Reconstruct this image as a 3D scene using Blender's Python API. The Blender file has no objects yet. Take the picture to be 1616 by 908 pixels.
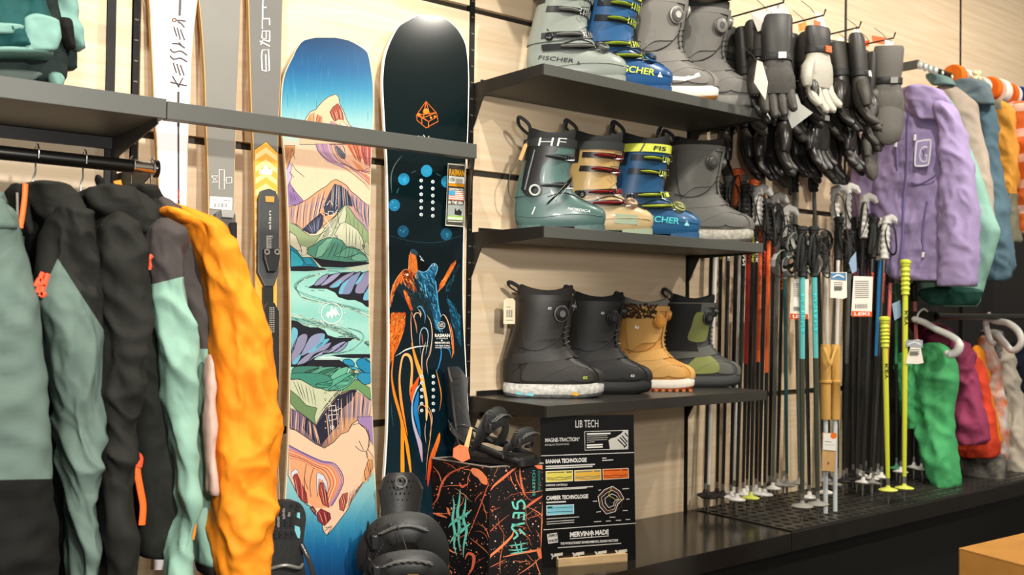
import bpy, bmesh, math, random
import numpy as np
from mathutils import Vector, Matrix, noise
from mathutils.geometry import tessellate_polygon
SC = bpy.context.scene
COL = SC.collection
PI = math.pi
random.seed(7)

# ---------------------------------------------------------------- camera
FPX = 1534.54
YAW, PITCH, ROLL = [math.radians(a) for a in (38.390, 1.0475, 0.7153)]
CAM = Vector((0, -2.4, 1.2))
_f = Vector((math.sin(YAW)*math.cos(PITCH), math.cos(YAW)*math.cos(PITCH), math.sin(PITCH)))
_r = Vector((math.cos(YAW), -math.sin(YAW), 0)); _u = _r.cross(_f)
CR = math.cos(ROLL)*_r + math.sin(ROLL)*_u
CU = -math.sin(ROLL)*_r + math.cos(ROLL)*_u
cam = bpy.data.cameras.new('camera'); co = bpy.data.objects.new('camera', cam); COL.objects.link(co)
mw = Matrix((( CR.x, CU.x, -_f.x, CAM.x), (CR.y, CU.y, -_f.y, CAM.y), (CR.z, CU.z, -_f.z, CAM.z), (0, 0, 0, 1)))
co.matrix_world = mw
cam.sensor_width = 36; cam.lens = FPX/1616*36; cam.clip_start = .05
cam.dof.use_dof = True; cam.dof.focus_distance = 2.45; cam.dof.aperture_fstop = 4.0
SC.camera = co
# ---------------------------------------------------------------- light
w = bpy.data.worlds.new('world'); SC.world = w; w.use_nodes = True
w.node_tree.nodes['Background'].inputs[0].default_value = (1, .90, .78, 1)
w.node_tree.nodes['Background'].inputs[1].default_value = .23
def lamp(name, kind, loc, power, size, col=(1, .93, .82), target=None, cone=None):
    l = bpy.data.lights.new(name, kind); l.energy = power; l.color = col
    o = bpy.data.objects.new(name, l); COL.objects.link(o); o.location = loc
    if kind == 'AREA': l.size = size
    else: l.shadow_soft_size = size
    if cone: l.spot_size = math.radians(cone); l.spot_blend = .6
    if target is not None:
        o.rotation_euler = (Vector(target)-Vector(loc)).to_track_quat('-Z', 'Y').to_euler()
    return o
for k, (x, y, p, tx) in enumerate(((.16, -1.25, 70, .9), (1.27, -1.25, 66, 1.6), (2.6, -1.35, 74, 2.8), (3.9, -1.5, 70, 4.0), (5.3, -1.6, 50, 5.2))):
    lamp('ceiling_spot_light', 'SPOT', (x, y, 3.05), p, .035, target=(tx, 0, 1.2), cone=115)
lamp('track_spot_light', 'SPOT', (.45, -3.1, 2.0), 235, .05, col=(1, .95, .87), target=(.92, -.1, 1.25), cone=46)
lamp('added_pole_fill_light', 'SPOT', (2.7, -3.2, 2.85), 150, .05, target=(3.35, -.2, 1.15), cone=40)  # added fill spot, brightens pole grips and lower shafts; not a known shop lamp
lamp('camera_flash_light', 'AREA', (.22, -2.5, 1.48), 17, .12, col=(1, .97, .93), target=(2.2, 0, 1.2))
SC.view_settings.view_transform = 'Standard'; SC.view_settings.look = 'None'
SC.view_settings.exposure = 0.35; SC.view_settings.gamma = 1; SC.view_settings.use_curve_mapping = False

# ---------------------------------------------------------------- pixel rays to points on real planes
def ray(x, y): return _f + CR*((x-808)/FPX) - CU*((y-454)/FPX)
def on_y(x, y, Y=0.):
    d = ray(x, y); return CAM + d*((Y-CAM.y)/d.y)
def on_z(x, y, Z):
    d = ray(x, y); return CAM + d*((Z-CAM.z)/d.z)
def on_x(x, y, X):
    d = ray(x, y); return CAM + d*((X-CAM.x)/d.x)
def on_plane(x, y, p, n):
    d = ray(x, y); return CAM + d*((Vector(p)-CAM).dot(n)/d.dot(n))

def proj(p):
    v = Vector(p)-CAM; d = v.dot(_f); return 808+FPX*v.dot(CR)/d, 454-FPX*v.dot(CU)/d

# ---------------------------------------------------------------- colour, materials
def lin(h):
    if isinstance(h, str):
        h = h.lstrip('#'); h = [int(h[i:i+2], 16)/255 for i in (0, 2, 4)]
    return tuple((c/12.92 if c <= .04045 else ((c+.055)/1.055)**2.4) for c in h[:3])
_M = {}
def M(key, col='#808080', rough=.5, metal=0., bump=0., bs=120., var=.0, vs=6., coat=0., sheen=0., stretch=None, alpha=None, spec=None, col2=None, trans=0.):
    if key in _M: return _M[key]
    m = bpy.data.materials.new(key); m.use_nodes = True
    nt = m.node_tree; N = nt.nodes; L = nt.links; b = N['Principled BSDF']
    c = lin(col); b.inputs['Base Color'].default_value = (*c, 1)
    b.inputs['Roughness'].default_value = rough; b.inputs['Metallic'].default_value = metal
    if coat: b.inputs['Coat Weight'].default_value = coat; b.inputs['Coat Roughness'].default_value = .08
    if sheen: b.inputs['Sheen Weight'].default_value = sheen
    if spec is not None: b.inputs['Specular IOR Level'].default_value = spec
    if trans: b.inputs['Transmission Weight'].default_value = trans
    tc = N.new('ShaderNodeTexCoord'); mp = N.new('ShaderNodeMapping'); L.new(tc.outputs['Object'], mp.inputs[0])
    if stretch: mp.inputs['Scale'].default_value = stretch
    nz = N.new('ShaderNodeTexNoise'); nz.inputs['Scale'].default_value = vs; nz.inputs['Detail'].default_value = 4
    L.new(mp.outputs[0], nz.inputs['Vector'])
    c2 = lin(col2) if col2 else tuple(v*(1-var) for v in c); c1 = c if col2 else tuple(min(1, v*(1+var*.6)) for v in c)
    rp = N.new('ShaderNodeValToRGB'); rp.color_ramp.elements[0].position = .35; rp.color_ramp.elements[1].position = .65
    rp.color_ramp.elements[0].color = (*c2, 1); rp.color_ramp.elements[1].color = (*c1, 1)
    L.new(nz.outputs['Fac'], rp.inputs[0]); L.new(rp.outputs[0], b.inputs['Base Color'])
    if bump:
        n2 = N.new('ShaderNodeTexNoise'); n2.inputs['Scale'].default_value = bs; n2.inputs['Detail'].default_value = 3
        L.new(mp.outputs[0], n2.inputs['Vector'])
        bp = N.new('ShaderNodeBump'); bp.inputs['Strength'].default_value = bump; bp.inputs['Distance'].default_value = .002
        L.new(n2.outputs['Fac'], bp.inputs['Height']); L.new(bp.outputs[0], b.inputs['Normal'])
    _M[key] = m; return m
def cloth(key, col='#808080', rough=.8, crease=.5, **k):
    """woven shell fabric: soft creases and a fine weave"""
    if key in _M: return _M[key]
    m = M(key, col, rough, bump=.25, bs=900, var=.10, vs=9, spec=.22, **k)
    nt = m.node_tree; N = nt.nodes; L = nt.links; b = N['Principled BSDF']
    mp = [n for n in N if n.type == 'MAPPING'][0]; old = [n for n in N if n.type == 'BUMP'][0]
    wv = N.new('ShaderNodeTexNoise'); wv.inputs['Scale'].default_value = 11; wv.inputs['Detail'].default_value = 3; wv.inputs['Distortion'].default_value = .8
    try: wv.noise_type = 'RIDGED_MULTIFRACTAL'
    except Exception: pass
    m2 = N.new('ShaderNodeMapping'); m2.inputs['Scale'].default_value = (1, 1, .6)
    tc = [n for n in N if n.type == 'TEX_COORD'][0]; L.new(tc.outputs['Object'], m2.inputs[0]); L.new(m2.outputs[0], wv.inputs['Vector'])
    bp = N.new('ShaderNodeBump'); bp.inputs['Strength'].default_value = crease; bp.inputs['Distance'].default_value = .012
    L.new(wv.outputs['Fac'], bp.inputs['Height']); L.new(old.outputs[0], bp.inputs['Normal']); L.new(bp.outputs[0], b.inputs['Normal'])
    return m
def print_mat(key='printed_ink', rough=.35, coat=0., grain=0., gain=1.):
    if key in _M: return _M[key]
    m = bpy.data.materials.new(key); m.use_nodes = True; N = m.node_tree.nodes; L = m.node_tree.links; b = N['Principled BSDF']
    a = N.new('ShaderNodeVertexColor'); a.layer_name = 'Col'
    b.inputs['Roughness'].default_value = rough; b.inputs['Specular IOR Level'].default_value = .32
    if coat: b.inputs['Coat Weight'].default_value = coat; b.inputs['Coat Roughness'].default_value = .12
    tc = N.new('ShaderNodeTexCoord'); mp = N.new('ShaderNodeMapping'); mp.inputs['Scale'].default_value = (160, 160, 2.5)
    nz = N.new('ShaderNodeTexNoise'); nz.inputs['Scale'].default_value = 1.5
    L.new(tc.outputs['Object'], mp.inputs[0]); L.new(mp.outputs[0], nz.inputs['Vector'])
    hs = N.new('ShaderNodeMapRange'); hs.inputs[3].default_value = gain-grain; hs.inputs[4].default_value = gain+grain
    mx = N.new('ShaderNodeVectorMath'); mx.operation = 'SCALE'
    L.new(nz.outputs['Fac'], hs.inputs[0]); L.new(a.outputs['Color'], mx.inputs[0]); L.new(hs.outputs[0], mx.inputs['Scale'])
    L.new(mx.outputs[0], b.inputs['Base Color'])
    _M[key] = m; return m

# ---------------------------------------------------------------- mesh building
class MB:
    def __init__(s): s.v = []; s.f = []; s.c = []
    def add(s, vs, fs, mat=None):
        k = len(s.v)
        s.v += [tuple(mat @ Vector(p)) if mat is not None else tuple(p) for p in vs]
        s.f += [tuple(i+k for i in f) for f in fs]; return s
    def box(s, c, d, rz=0., mat=None):
        x, y, z = [t/2 for t in d]; R = Matrix.Translation(c) @ Matrix.Rotation(rz, 4, 'Z')
        if mat is not None: R = mat @ R
        vs = [(i, j, k) for i in (-x, x) for j in (-y, y) for k in (-z, z)]
        return s.add(vs, [(0, 1, 3, 2), (4, 6, 7, 5), (0, 4, 5, 1), (2, 3, 7, 6), (0, 2, 6, 4), (1, 5, 7, 3)], R)
    def bb(s, a, b): return s.box([(a[i]+b[i])/2 for i in range(3)], [abs(a[i]-b[i]) for i in range(3)])
    def rings(s, rs, cap=True, close=False):
        n = len(rs[0]); vs = [p for r in rs for p in r]; fs = []
        for i in range(len(rs)-1+(1 if close else 0)):
            i2 = (i+1) % len(rs)
            for j in range(n):
                j2 = (j+1) % n; fs.append((i*n+j, i*n+j2, i2*n+j2, i2*n+j))
        if cap and not close: fs.append(tuple(range(n-1, -1, -1))); fs.append(tuple((len(rs)-1)*n+j for j in range(n)))
        return s.add(vs, fs)
    def tube(s, pts, r, n=8, cap=True, flat=1., up=None, close=False):
        pts = [Vector(p) for p in pts]; m = len(pts); rr = r if isinstance(r, (list, tuple)) else [r]*m
        rs = []; pu = None
        for i, p in enumerate(pts):
            t = (pts[(i+1) % m]-pts[i-1]) if close else (pts[min(i+1, m-1)]-pts[max(i-1, 0)])
            if t.length < 1e-9: t = Vector((0, 0, 1))
            t.normalize()
            a = Vector(up) if up is not None else (pu if pu is not None else (Vector((0, 0, 1)) if abs(t.z) < .9 else Vector((0, -1, 0))))
            sd = t.cross(a)
            if sd.length < 1e-6: sd = t.cross(Vector((1, 0, 0)))
            sd.normalize(); a = sd.cross(t).normalized(); pu = a
            rs.append([p + sd*(math.cos(2*PI*k/n)*rr[i]) + a*(math.sin(2*PI*k/n)*rr[i]*flat) for k in range(n)])
        return s.rings(rs, cap, close)
    def cyl(s, a, b, r, n=12, r2=None): return s.tube([a, b], [r, r if r2 is None else r2], n)
    def lathe(s, prof, c=(0, 0, 0), ax=(0, 0, 1), n=16, cap=True):
        ax = Vector(ax).normalized(); q = ax.to_track_quat('Z', 'Y').to_matrix().to_4x4(); T = Matrix.Translation(c) @ q
        return s.rings([[T @ Vector((r*math.cos(2*PI*k/n), r*math.sin(2*PI*k/n), z)) for k in range(n)] for r, z in prof], cap)
    def ell(s, c, d, n=12, m=8, mat=None):
        prof = [(max(1e-4, math.sin(PI*i/m)), -math.cos(PI*i/m)) for i in range(m+1)]
        T = Matrix.Translation(c) if mat is None else mat @ Matrix.Translation(c)
        return s.rings([[T @ Vector((r*math.cos(2*PI*k/n)*d[0], r*math.sin(2*PI*k/n)*d[1], z*d[2])) for k in range(n)] for r, z in prof], True)
    def prism(s, poly, o, u, v, dep):
        """poly in (u,v), extruded along u x v by dep"""
        o, u, v = Vector(o), Vector(u), Vector(v); w_ = u.cross(v).normalized()*dep
        a = [o+u*p[0]+v*p[1] for p in poly]; n = len(a)
        vs = a+[p+w_ for p in a]
        fs = [(i, (i+1) % n, (i+1) % n+n, i+n) for i in range(n)]
        tr = tessellate_polygon([a]); fs += [tuple(t) for t in tr]+[tuple(i+n for i in t[::-1]) for t in tr]
        return s.add(vs, fs)
    def torus(s, c, R, r, ax=(0, 0, 1), n=20, m=8, a0=0, a1=2*PI):
        q = Vector(ax).normalized().to_track_quat('Z', 'Y').to_matrix().to_4x4(); T = Matrix.Translation(c) @ q
        full = abs(a1-a0-2*PI) < 1e-6; k = n if full else n+1
        pts = [T @ Vector((R*math.cos(a0+(a1-a0)*i/n), R*math.sin(a0+(a1-a0)*i/n), 0)) for i in range(k)]
        return s.tube(pts, r, m, close=full)
def build(name, mb, mat, parent=None, smooth=False, bevel=0., sub=0, world=True, angle=40):
    me = bpy.data.meshes.new(name)
    off = Vector((0, 0, 0))
    if parent is not None and world:
        p = parent; off = Vector(p.location)
        while p.parent: p = p.parent; off = off + Vector(p.location)
    me.from_pydata([(x-off.x, y-off.y, z-off.z) for x, y, z in mb.v], [], mb.f)
    me.validate(clean_customdata=False)
    b = bmesh.new(); b.from_mesh(me); bmesh.ops.recalc_face_normals(b, faces=b.faces); b.to_mesh(me); b.free()
    if isinstance(mat, (list, tuple)):
        for q in mat: me.materials.append(q)
    else: me.materials.append(mat)
    if smooth:
        me.polygons.foreach_set('use_smooth', [True]*len(me.polygons))
        if angle: me.set_sharp_from_angle(angle=math.radians(angle))
    o = bpy.data.objects.new(name, me); COL.objects.link(o)
    if parent is not None: o.parent = parent
    if bevel:
        md = o.modifiers.new('bevel', 'BEVEL'); md.width = bevel; md.segments = 2; md.limit_method = 'ANGLE'; md.angle_limit = math.radians(35)
    if sub:
        md = o.modifiers.new('sub', 'SUBSURF'); md.levels = sub; md.render_levels = sub
    return o
def thing(name, label, cat, loc=(0, 0, 0), group=None, rz=0.):
    o = bpy.data.objects.new(name, None); COL.objects.link(o); o.location = loc; o.rotation_euler = (0, 0, rz)
    o.empty_display_size = .05; o['label'] = label; o['category'] = cat
    if group: o['group'] = group
    return o
def tag(o, label, cat, group=None):
    o['label'] = label; o['category'] = cat
    if group: o['group'] = group
    return o
def kind(o, k='structure'): o['kind'] = k; return o
def dup(root, loc, label=None, rz=None, scale=None):
    r = root.copy(); COL.objects.link(r); r.location = loc
    if rz is not None: r.rotation_euler = (r.rotation_euler[0], r.rotation_euler[1], rz)
    if scale: r.scale = scale
    if label: r['label'] = label
    for ch in list(root.children):
        c = ch.copy(); COL.objects.link(c); c.parent = r
        for g in ch.children:
            d = g.copy(); COL.objects.link(d); d.parent = c
    return r
def spline(pts, k=6, closed=False):
    n = len(pts); out = []
    P = [tuple(p) for p in pts]; d = len(P[0])
    rng = range(n if closed else n-1)
    for i in rng:
        if closed: a, b, c, e = P[i-1], P[i], P[(i+1) % n], P[(i+2) % n]
        else: a, b, c, e = P[max(i-1, 0)], P[i], P[i+1], P[min(i+2, n-1)]
        for j in range(k):
            t = j/k; t2 = t*t; t3 = t2*t
            out.append(tuple(.5*((2*b[q])+(-a[q]+c[q])*t+(2*a[q]-5*b[q]+4*c[q]-e[q])*t2+(-a[q]+3*b[q]-3*c[q]+e[q])*t3) for q in range(d)))
    if not closed: out.append(P[-1])
    return out
def interp(tab, x):
    if x <= tab[0][0]: return tab[0][1]
    for (a, b), (c, d) in zip(tab, tab[1:]):
        if x <= c: return b+(d-b)*(x-a)/(c-a) if c > a else d
    return tab[-1][1]

# ---------------------------------------------------------------- flat print on a surface
_T = {}
def text_tris(s, bold=0., res=3):
    key = (s, bold, res)
    if key in _T: return _T[key]
    cu = bpy.data.curves.new('t', 'FONT'); cu.body = s; cu.size = 1; cu.resolution_u = res; cu.offset = bold; cu.fill_mode = 'FRONT'
    o = bpy.data.objects.new('t', cu); me = o.to_mesh()
    me.calc_loop_triangles()
    vs = [(v.co.x, v.co.y) for v in me.vertices]; ts = [tuple(t.vertices) for t in me.loop_triangles]
    x0 = min(v[0] for v in vs); x1 = max(v[0] for v in vs); y0 = min(v[1] for v in vs); y1 = max(v[1] for v in vs)
    vs = [((x-x0)/(x1-x0), (y-y0)/(y1-y0)) for x, y in vs]
    o.to_mesh_clear(); bpy.data.objects.remove(o); bpy.data.curves.remove(cu)
    _T[key] = (vs, ts); return _T[key]
class Ink:
    """coloured flat shapes; fn(x, y) -> point on the printed surface, nrm the way out of it"""
    def __init__(s, fn, nrm, base=.0004, step=.00005, clip=None):
        s.fn, s.n, s.base, s.step, s.clip = fn, Vector(nrm).normalized(), base, step, clip; s.v = []; s.f = []; s.c = []; s.L = 0
    def _p(s, x, y, layer):
        if s.clip: x, y = s.clip(x, y)
        return s.fn(x, y) + s.n*(s.base+s.step*(s.L if layer is None else layer))
    def _c(s, col, x, y): return lin(col(x, y)) if callable(col) else col
    def tris(s, pts, ts, col, layer=None):
        k = len(s.v); cc = None if callable(col) else lin(col)
        for x, y in pts: s.v.append(s._p(x, y, layer)); s.c.append(cc if cc else lin(col(x, y)))
        s.f += [tuple(i+k for i in t) for t in ts]
    def poly(s, pts, col, sm=0, layer=None):
        if sm: pts = spline(pts, sm, True)
        if s.clip:
            q = []
            for a, b in zip(pts, pts[1:]+pts[:1]):
                m = max(1, int(math.hypot(a[0]-b[0], a[1]-b[1])/12)); q += [(a[0]+(b[0]-a[0])*i/m, a[1]+(b[1]-a[1])*i/m) for i in range(m)]
            pts = [s.clip(*p) for p in q]
        ts = tessellate_polygon([[Vector((p[0], p[1], 0)) for p in pts]])
        s.tris(pts, ts, col, layer)
    def line(s, pts, wd, col, sm=0, layer=None, taper=False):
        if sm: pts = spline(pts, sm)
        n = len(pts); vs = []
        for i, p in enumerate(pts):
            a = pts[max(i-1, 0)]; b = pts[min(i+1, n-1)]; dx, dy = b[0]-a[0], b[1]-a[1]; l = math.hypot(dx, dy) or 1
            h = wd/2*(1 if not taper else max(.15, math.sin(PI*(i+.4)/(n-.2)))); vs += [(p[0]-dy/l*h, p[1]+dx/l*h), (p[0]+dy/l*h, p[1]-dx/l*h)]
        s.tris(vs, [(2*i, 2*i+1, 2*i+3, 2*i+2) for i in range(n-1)], col, layer)
    def strip(s, rows, col, nx=1, layer=None):
        """rows of (y, x0, x1)"""
        vs = [(r[1]+(r[2]-r[1])*i/nx, r[0]) for r in rows for i in range(nx+1)]; m = nx+1
        s.tris(vs, [(a*m+i, a*m+i+1, (a+1)*m+i+1, (a+1)*m+i) for a in range(len(rows)-1) for i in range(nx)], col, layer)
    def disc(s, x, y, r, col, ry=None, n=18, layer=None, ring=0., slant=0.):
        ry = ry or r; pt = lambda a, q: (x+r*q*math.cos(a)+slant*r*q*math.sin(a), y+ry*q*math.sin(a))
        if ring:
            vs = []; q = 1-ring/r
            for i in range(n): a = 2*PI*i/n; vs += [pt(a, 1), pt(a, q)]
            s.tris(vs, [(2*i, 2*i+1, (2*i+3) % (2*n), (2*i+2) % (2*n)) for i in range(n)], col, layer)
        else: s.tris([pt(2*PI*i/n, 1) for i in range(n)], [tuple(range(n))], col, layer)
    def text(s, body, o, u, v, col, bold=0., layer=None):
        """lower left corner o; u spans the whole text's width, v its height"""
        vs, ts = text_tris(body, bold)
        s.tris([(o[0]+u[0]*a+v[0]*b, o[1]+u[1]*a+v[1]*b) for a, b in vs], ts, col, layer)
    def out(s, name, parent, mat=None, label=None):
        me = bpy.data.meshes.new(name); p = parent; off = Vector((0, 0, 0))
        while p is not None: off = off + Vector(p.location); p = p.parent
        me.from_pydata([tuple(q-off) for q in s.v], [], s.f)
        at = me.color_attributes.new('Col', 'FLOAT_COLOR', 'POINT')
        at.data.foreach_set('color', [x for c in s.c for x in (*c, 1.)])
        me.materials.append(mat or print_mat())
        o = bpy.data.objects.new(name, me); COL.objects.link(o)
        if parent is not None: o.parent = parent
        if label: o['label'] = label
        return o
def mix(a, b, t):
    h = lambda c: [int(c.lstrip('#')[i:i+2], 16)/255 for i in (0, 2, 4)] if isinstance(c, str) else list(c)
    a, b = h(a), h(b); t = max(0, min(1, t)); return tuple(a[i]+(b[i]-a[i])*t for i in range(3))
def ramp(tab, x):
    if x <= tab[0][0]: return mix(tab[0][1], tab[0][1], 0)
    for (p, a), (q, b) in zip(tab, tab[1:]):
        if x <= q: return mix(a, b, (x-p)/(q-p))
    return mix(tab[-1][1], tab[-1][1], 0)

# shared looks
black_metal = M('black_powder_coat', '#1a1a17', .42, .0, bump=.08, bs=1500, var=.08)
grey_lam = M('grey_laminate', '#4b4c47', .5, bump=.05, bs=900, var=.05)
dark_lam = M('dark_laminate', '#211f1c', .16, bump=.05, bs=300, var=.12, vs=14)
black_plastic = M('black_plastic', '#131414', .42, bump=.05, bs=700, var=.1)
black_rubber = M('black_rubber', '#191919', .7, bump=.1, bs=500)
steel = M('polished_steel', '#c9c9c6', .25, 1.)
white_plastic = M('white_plastic', '#ecebe6', .45)
tag_paper = M('tag_paper', '#efe9dc', .8, var=.04)
kraft = M('kraft_paper', '#c39a63', .85, var=.08, vs=20)
orange_cord = M('orange_zip', '#ff6a1f', .55)
# ================================================================ the setting
PZ = .456                     # top of the podium
def wood(key, tint=(1, 1, 1)):
    m = bpy.data.materials.new(key); m.use_nodes = True; N = m.node_tree.nodes; L = m.node_tree.links; b = N['Principled BSDF']
    tc = N.new('ShaderNodeTexCoord')
    mp = N.new('ShaderNodeMapping'); mp.inputs['Scale'].default_value = (1.1, 1, 26); L.new(tc.outputs['Object'], mp.inputs[0])
    g = N.new('ShaderNodeTexNoise'); g.inputs['Scale'].default_value = 2.2; g.inputs['Detail'].default_value = 6; g.inputs['Distortion'].default_value = .5; L.new(mp.outputs[0], g.inputs['Vector'])
    rp = N.new('ShaderNodeValToRGB'); e = rp.color_ramp.elements; e[0].position = .3; e[1].position = .72
    e[0].color = (*[a*t for a, t in zip(lin('#dcc19b'), tint)], 1); e[1].color = (*[a*t for a, t in zip(lin('#ead6b8'), tint)], 1)
    L.new(g.outputs['Fac'], rp.inputs[0])
    m2 = N.new('ShaderNodeMapping'); m2.inputs['Scale'].default_value = (2.6, 1, 5.4); L.new(tc.outputs['Object'], m2.inputs[0])
    v = N.new('ShaderNodeTexVoronoi'); v.inputs['Scale'].default_value = 1.25; v.inputs['Randomness'].default_value = 1; L.new(m2.outputs[0], v.inputs['Vector'])
    kr = N.new('ShaderNodeValToRGB'); k = kr.color_ramp.elements; k[0].position = .012; k[1].position = .075; k[0].color = (.75, .75, .75, 1); k[1].color = (0, 0, 0, 1)
    L.new(v.outputs['Distance'], kr.inputs[0])
    mx = N.new('ShaderNodeMix'); mx.data_type = 'RGBA'; L.new(kr.outputs[0], mx.inputs[0]); L.new(rp.outputs[0], mx.inputs[6]); mx.inputs[7].default_value = (*lin('#a57a4c'), 1)
    L.new(mx.outputs[2], b.inputs['Base Color']); b.inputs['Roughness'].default_value = .55
    bp = N.new('ShaderNodeBump'); bp.inputs['Strength'].default_value = .12; bp.inputs['Distance'].default_value = .002; L.new(g.outputs['Fac'], bp.inputs['Height']); L.new(bp.outputs[0], b.inputs['Normal'])
    return m
ply = wood('spruce_plywood'); ply_d = wood('spruce_plywood_darker', (.82, .80, .78))
wb = MB(); wb.bb((-1.6, .018, 0), (6.6, .10, 3.3)); wall_back = kind(build('wall_back', wb, M('wall_backing', '#3b372f', .6)))
cols = [(-1.0, -.335), (-.325, .645), (.745, 1.723), (1.743, 2.713), (2.733, 3.722), (3.738, 4.722), (4.738, 5.50), (5.515, 6.5)]
rows = [(0, .345), (.365, .849), (.871, 1.594), (1.614, 2.094), (2.114, 2.59), (2.61, 3.3)]
for i, (a, b) in enumerate(cols):
    for j, (c, d) in enumerate(rows):
        if i >= 4 and j == 4: d = 3.3
        if i >= 4 and j == 5: continue
        m = MB(); m.bb((a, 0, c), (b, .018, d)); build('wall_panel', m, ply_d if i == 7 else ply, wall_back)
m = MB(); m.bb((.686, -.004, .0), (.722, .016, 3.3)); build('wall_batten', m, ply, wall_back)
m = MB(); m.bb((.646, .004, .0), (.666, .018, 3.3)); build('wall_batten', m, ply_d, wall_back)
# slotted uprights let into the joints
def upright(X, slots=True, wd=.016):
    u = thing('slotted_upright', 'x', 'x', (X, 0, 0)); del u['label']; del u['category']; kind(u)
    m = MB(); m.bb((X-wd/2, -.003, PZ), (X+wd/2, .017, 3.0)); build('upright_rail', m, M('upright_black', '#141412', .4, .3), u)
    if slots:
        m = MB(); z = PZ+.02
        while z < 2.9: m.bb((X-.0045, -.0045, z), (X+.0045, -.0028, z+.004)); z += .05
        build('upright_slot_bridge', m, M('slot_edge', '#8d8a80', .3, .8), u)
for X, sl, wd in ((-.33, 0, .016), (.676, 0, .018), (.7335, 1, .014), (1.733, 1, .017), (2.723, 0, .016), (3.73, 0, .012), (4.73, 0, .012)): upright(X, sl, wd)
# podium: deck boards on a plinth
fl = MB(); fl.bb((-3, -6, -.05), (8, .1, 0)); kind(build('floor', fl, M('dark_floor', '#1d1a17', .35, var=.3, vs=3)))
pd = thing('podium', 'x', 'x', (0, 0, 0)); del pd['label']; del pd['category']; kind(pd)
for a, b in ((-1.5, .60), (.604, 1.72), (1.724, 2.744), (2.748, 4.75)):
    m = MB(); m.bb((a, -.445, PZ-.062), (b, -.0005, PZ)); build('deck_board', m, dark_lam, pd, bevel=.0015)
m = MB(); m.bb((-1.5, -.36, 0), (4.7, -.02, PZ-.063)); build('plinth', m, M('plinth_black', '#14130f', .6), pd)
# steel tray with round holes under the ski poles
from math import cos, sin
tr = thing('pole_tray', 'perforated dark steel tray on the podium under the ski poles', 'tray', (3.5, -.22, PZ))
m = MB(); ny, nx = 9, 40; X0, X1, Y0, Y1 = 2.762, 4.72, -.432, -.012; Z0, Z1 = PZ+.0002, PZ+.0035
dx, dy = (X1-X0)/nx, (Y1-Y0)/ny
for i in range(nx):
    for j in range(ny):
        cx, cy = X0+(i+.5)*dx, Y0+(j+.5)*dy; r = .0155; K = 8
        sq = []; ci = []
        for k in range(K):
            a = 2*PI*(k+.5)/K; s_ = max(abs(cos(a)), abs(sin(a))); sq.append((cx+cos(a)/s_*dx/2, cy+sin(a)/s_*dy/2)); ci.append((cx+r*cos(a), cy+r*sin(a)))
        sq = []
        for k in range(K):
            a = 2*PI*k/K+PI/8; 
        ca = [(cx+dx/2, cy), (cx+dx/2, cy+dy/2), (cx, cy+dy/2), (cx-dx/2, cy+dy/2), (cx-dx/2, cy), (cx-dx/2, cy-dy/2), (cx, cy-dy/2), (cx+dx/2, cy-dy/2)]
        ci = [(cx+r*cos(PI*k/4), cy+r*sin(PI*k/4)) for k in range(8)]
        vs = [(x, y, Z1) for x, y in ca]+[(x, y, Z1) for x, y in ci]+[(x, y, Z0) for x, y in ci]
        fs = [(k, (k+1) % 8, 8+(k+1) % 8, 8+k) for k in range(8)]+[(8+k, 8+(k+1) % 8, 16+(k+1) % 8, 16+k) for k in range(8)]
        m.add(vs, fs)
m.bb((X0, Y0-.002, Z0), (X1, Y0, Z1+.002))
build('tray_plate', m, M('tray_steel', '#4a4842', .38, .55, var=.25, vs=8), tr)

# ---------------------------------------------------------------- shelves
def shelf(X0, X1, z, dep, label, th=.032, loc_x=None, lam=grey_lam):
    t = thing('wall_shelf', label, 'shelf', ((X0+X1)/2, -dep/2, z-th), group=None)
    m = MB(); m.bb((X0, -dep, z-th), (X1, -.004, z)); build('shelf_board', m, lam, t, bevel=.001)
    m = MB(); m.bb((X0+.02, -.004-.004, z-.01), (X1-.02, -.0005-.003, z+.014)); build('back_rail', m, black_metal, t)
    for x in (X0-.0035, X1+.0035):
        m = MB(); q = [(-.003, z-.001), (-dep+.002, z-.001), (-dep+.002, z-th), (-dep*.72, z-th-.006), (-.055, z-th-.012), (-.003, z-.135)]
        m.prism(q, (x-.0015, 0, 0), (0, 1, 0), (0, 0, 1), .003); build('bracket', m, M('bracket_black', '#1b1a17', .45), t)
    return t
S1, S2, S3 = 1.878, 1.422, .923
shelf(1.745, 2.72, S1, .330, 'top grey shelf board carrying ski boots beside the gloves')
shelf(1.745, 2.72, S2, .340, 'middle grey shelf board carrying ski boots, between the other two')
shelf(1.745, 2.72, S3, .358, 'lowest dark shelf board carrying the four snowboard boots', lam=M('dark_shelf', '#33312c', .33, bump=.05, bs=200, var=.1))
shelf(1.745, 2.72, 2.33, .330, 'empty black shelf board at the very top above the ski boots')
LZ = 1.586
t = thing('wall_shelf', 'deep grey shelf over the jacket rail, folded clothes lying on it', 'shelf', (0, -.17, LZ))
m = MB(); m.bb((-.32, -.335, LZ), (.697, -.004, LZ+.042)); build('shelf_board', m, grey_lam, t, bevel=.001)
m = MB(); m.bb((-.30, -.012, LZ-.028), (.69, -.004, LZ-.001)); build('back_rail', m, black_metal, t)
m = MB(); m.prism([(-.003, LZ-.001), (-.33, LZ-.001), (-.33, LZ-.012), (-.06, LZ-.05), (-.003, LZ-.16)], (.680, 0, 0), (0, 1, 0), (0, 0, 1), .003); build('bracket', m, M('bracket_black'), t)
t = thing('display_bar', 'long grey horizontal bar running in front of the skis and snowboards', 'bar', (1.1, -.33, LZ))
m = MB(); m.bb((.699, -.335, LZ), (1.512, -.305, LZ+.038)); build('bar_profile', m, grey_lam, t, bevel=.001)
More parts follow.
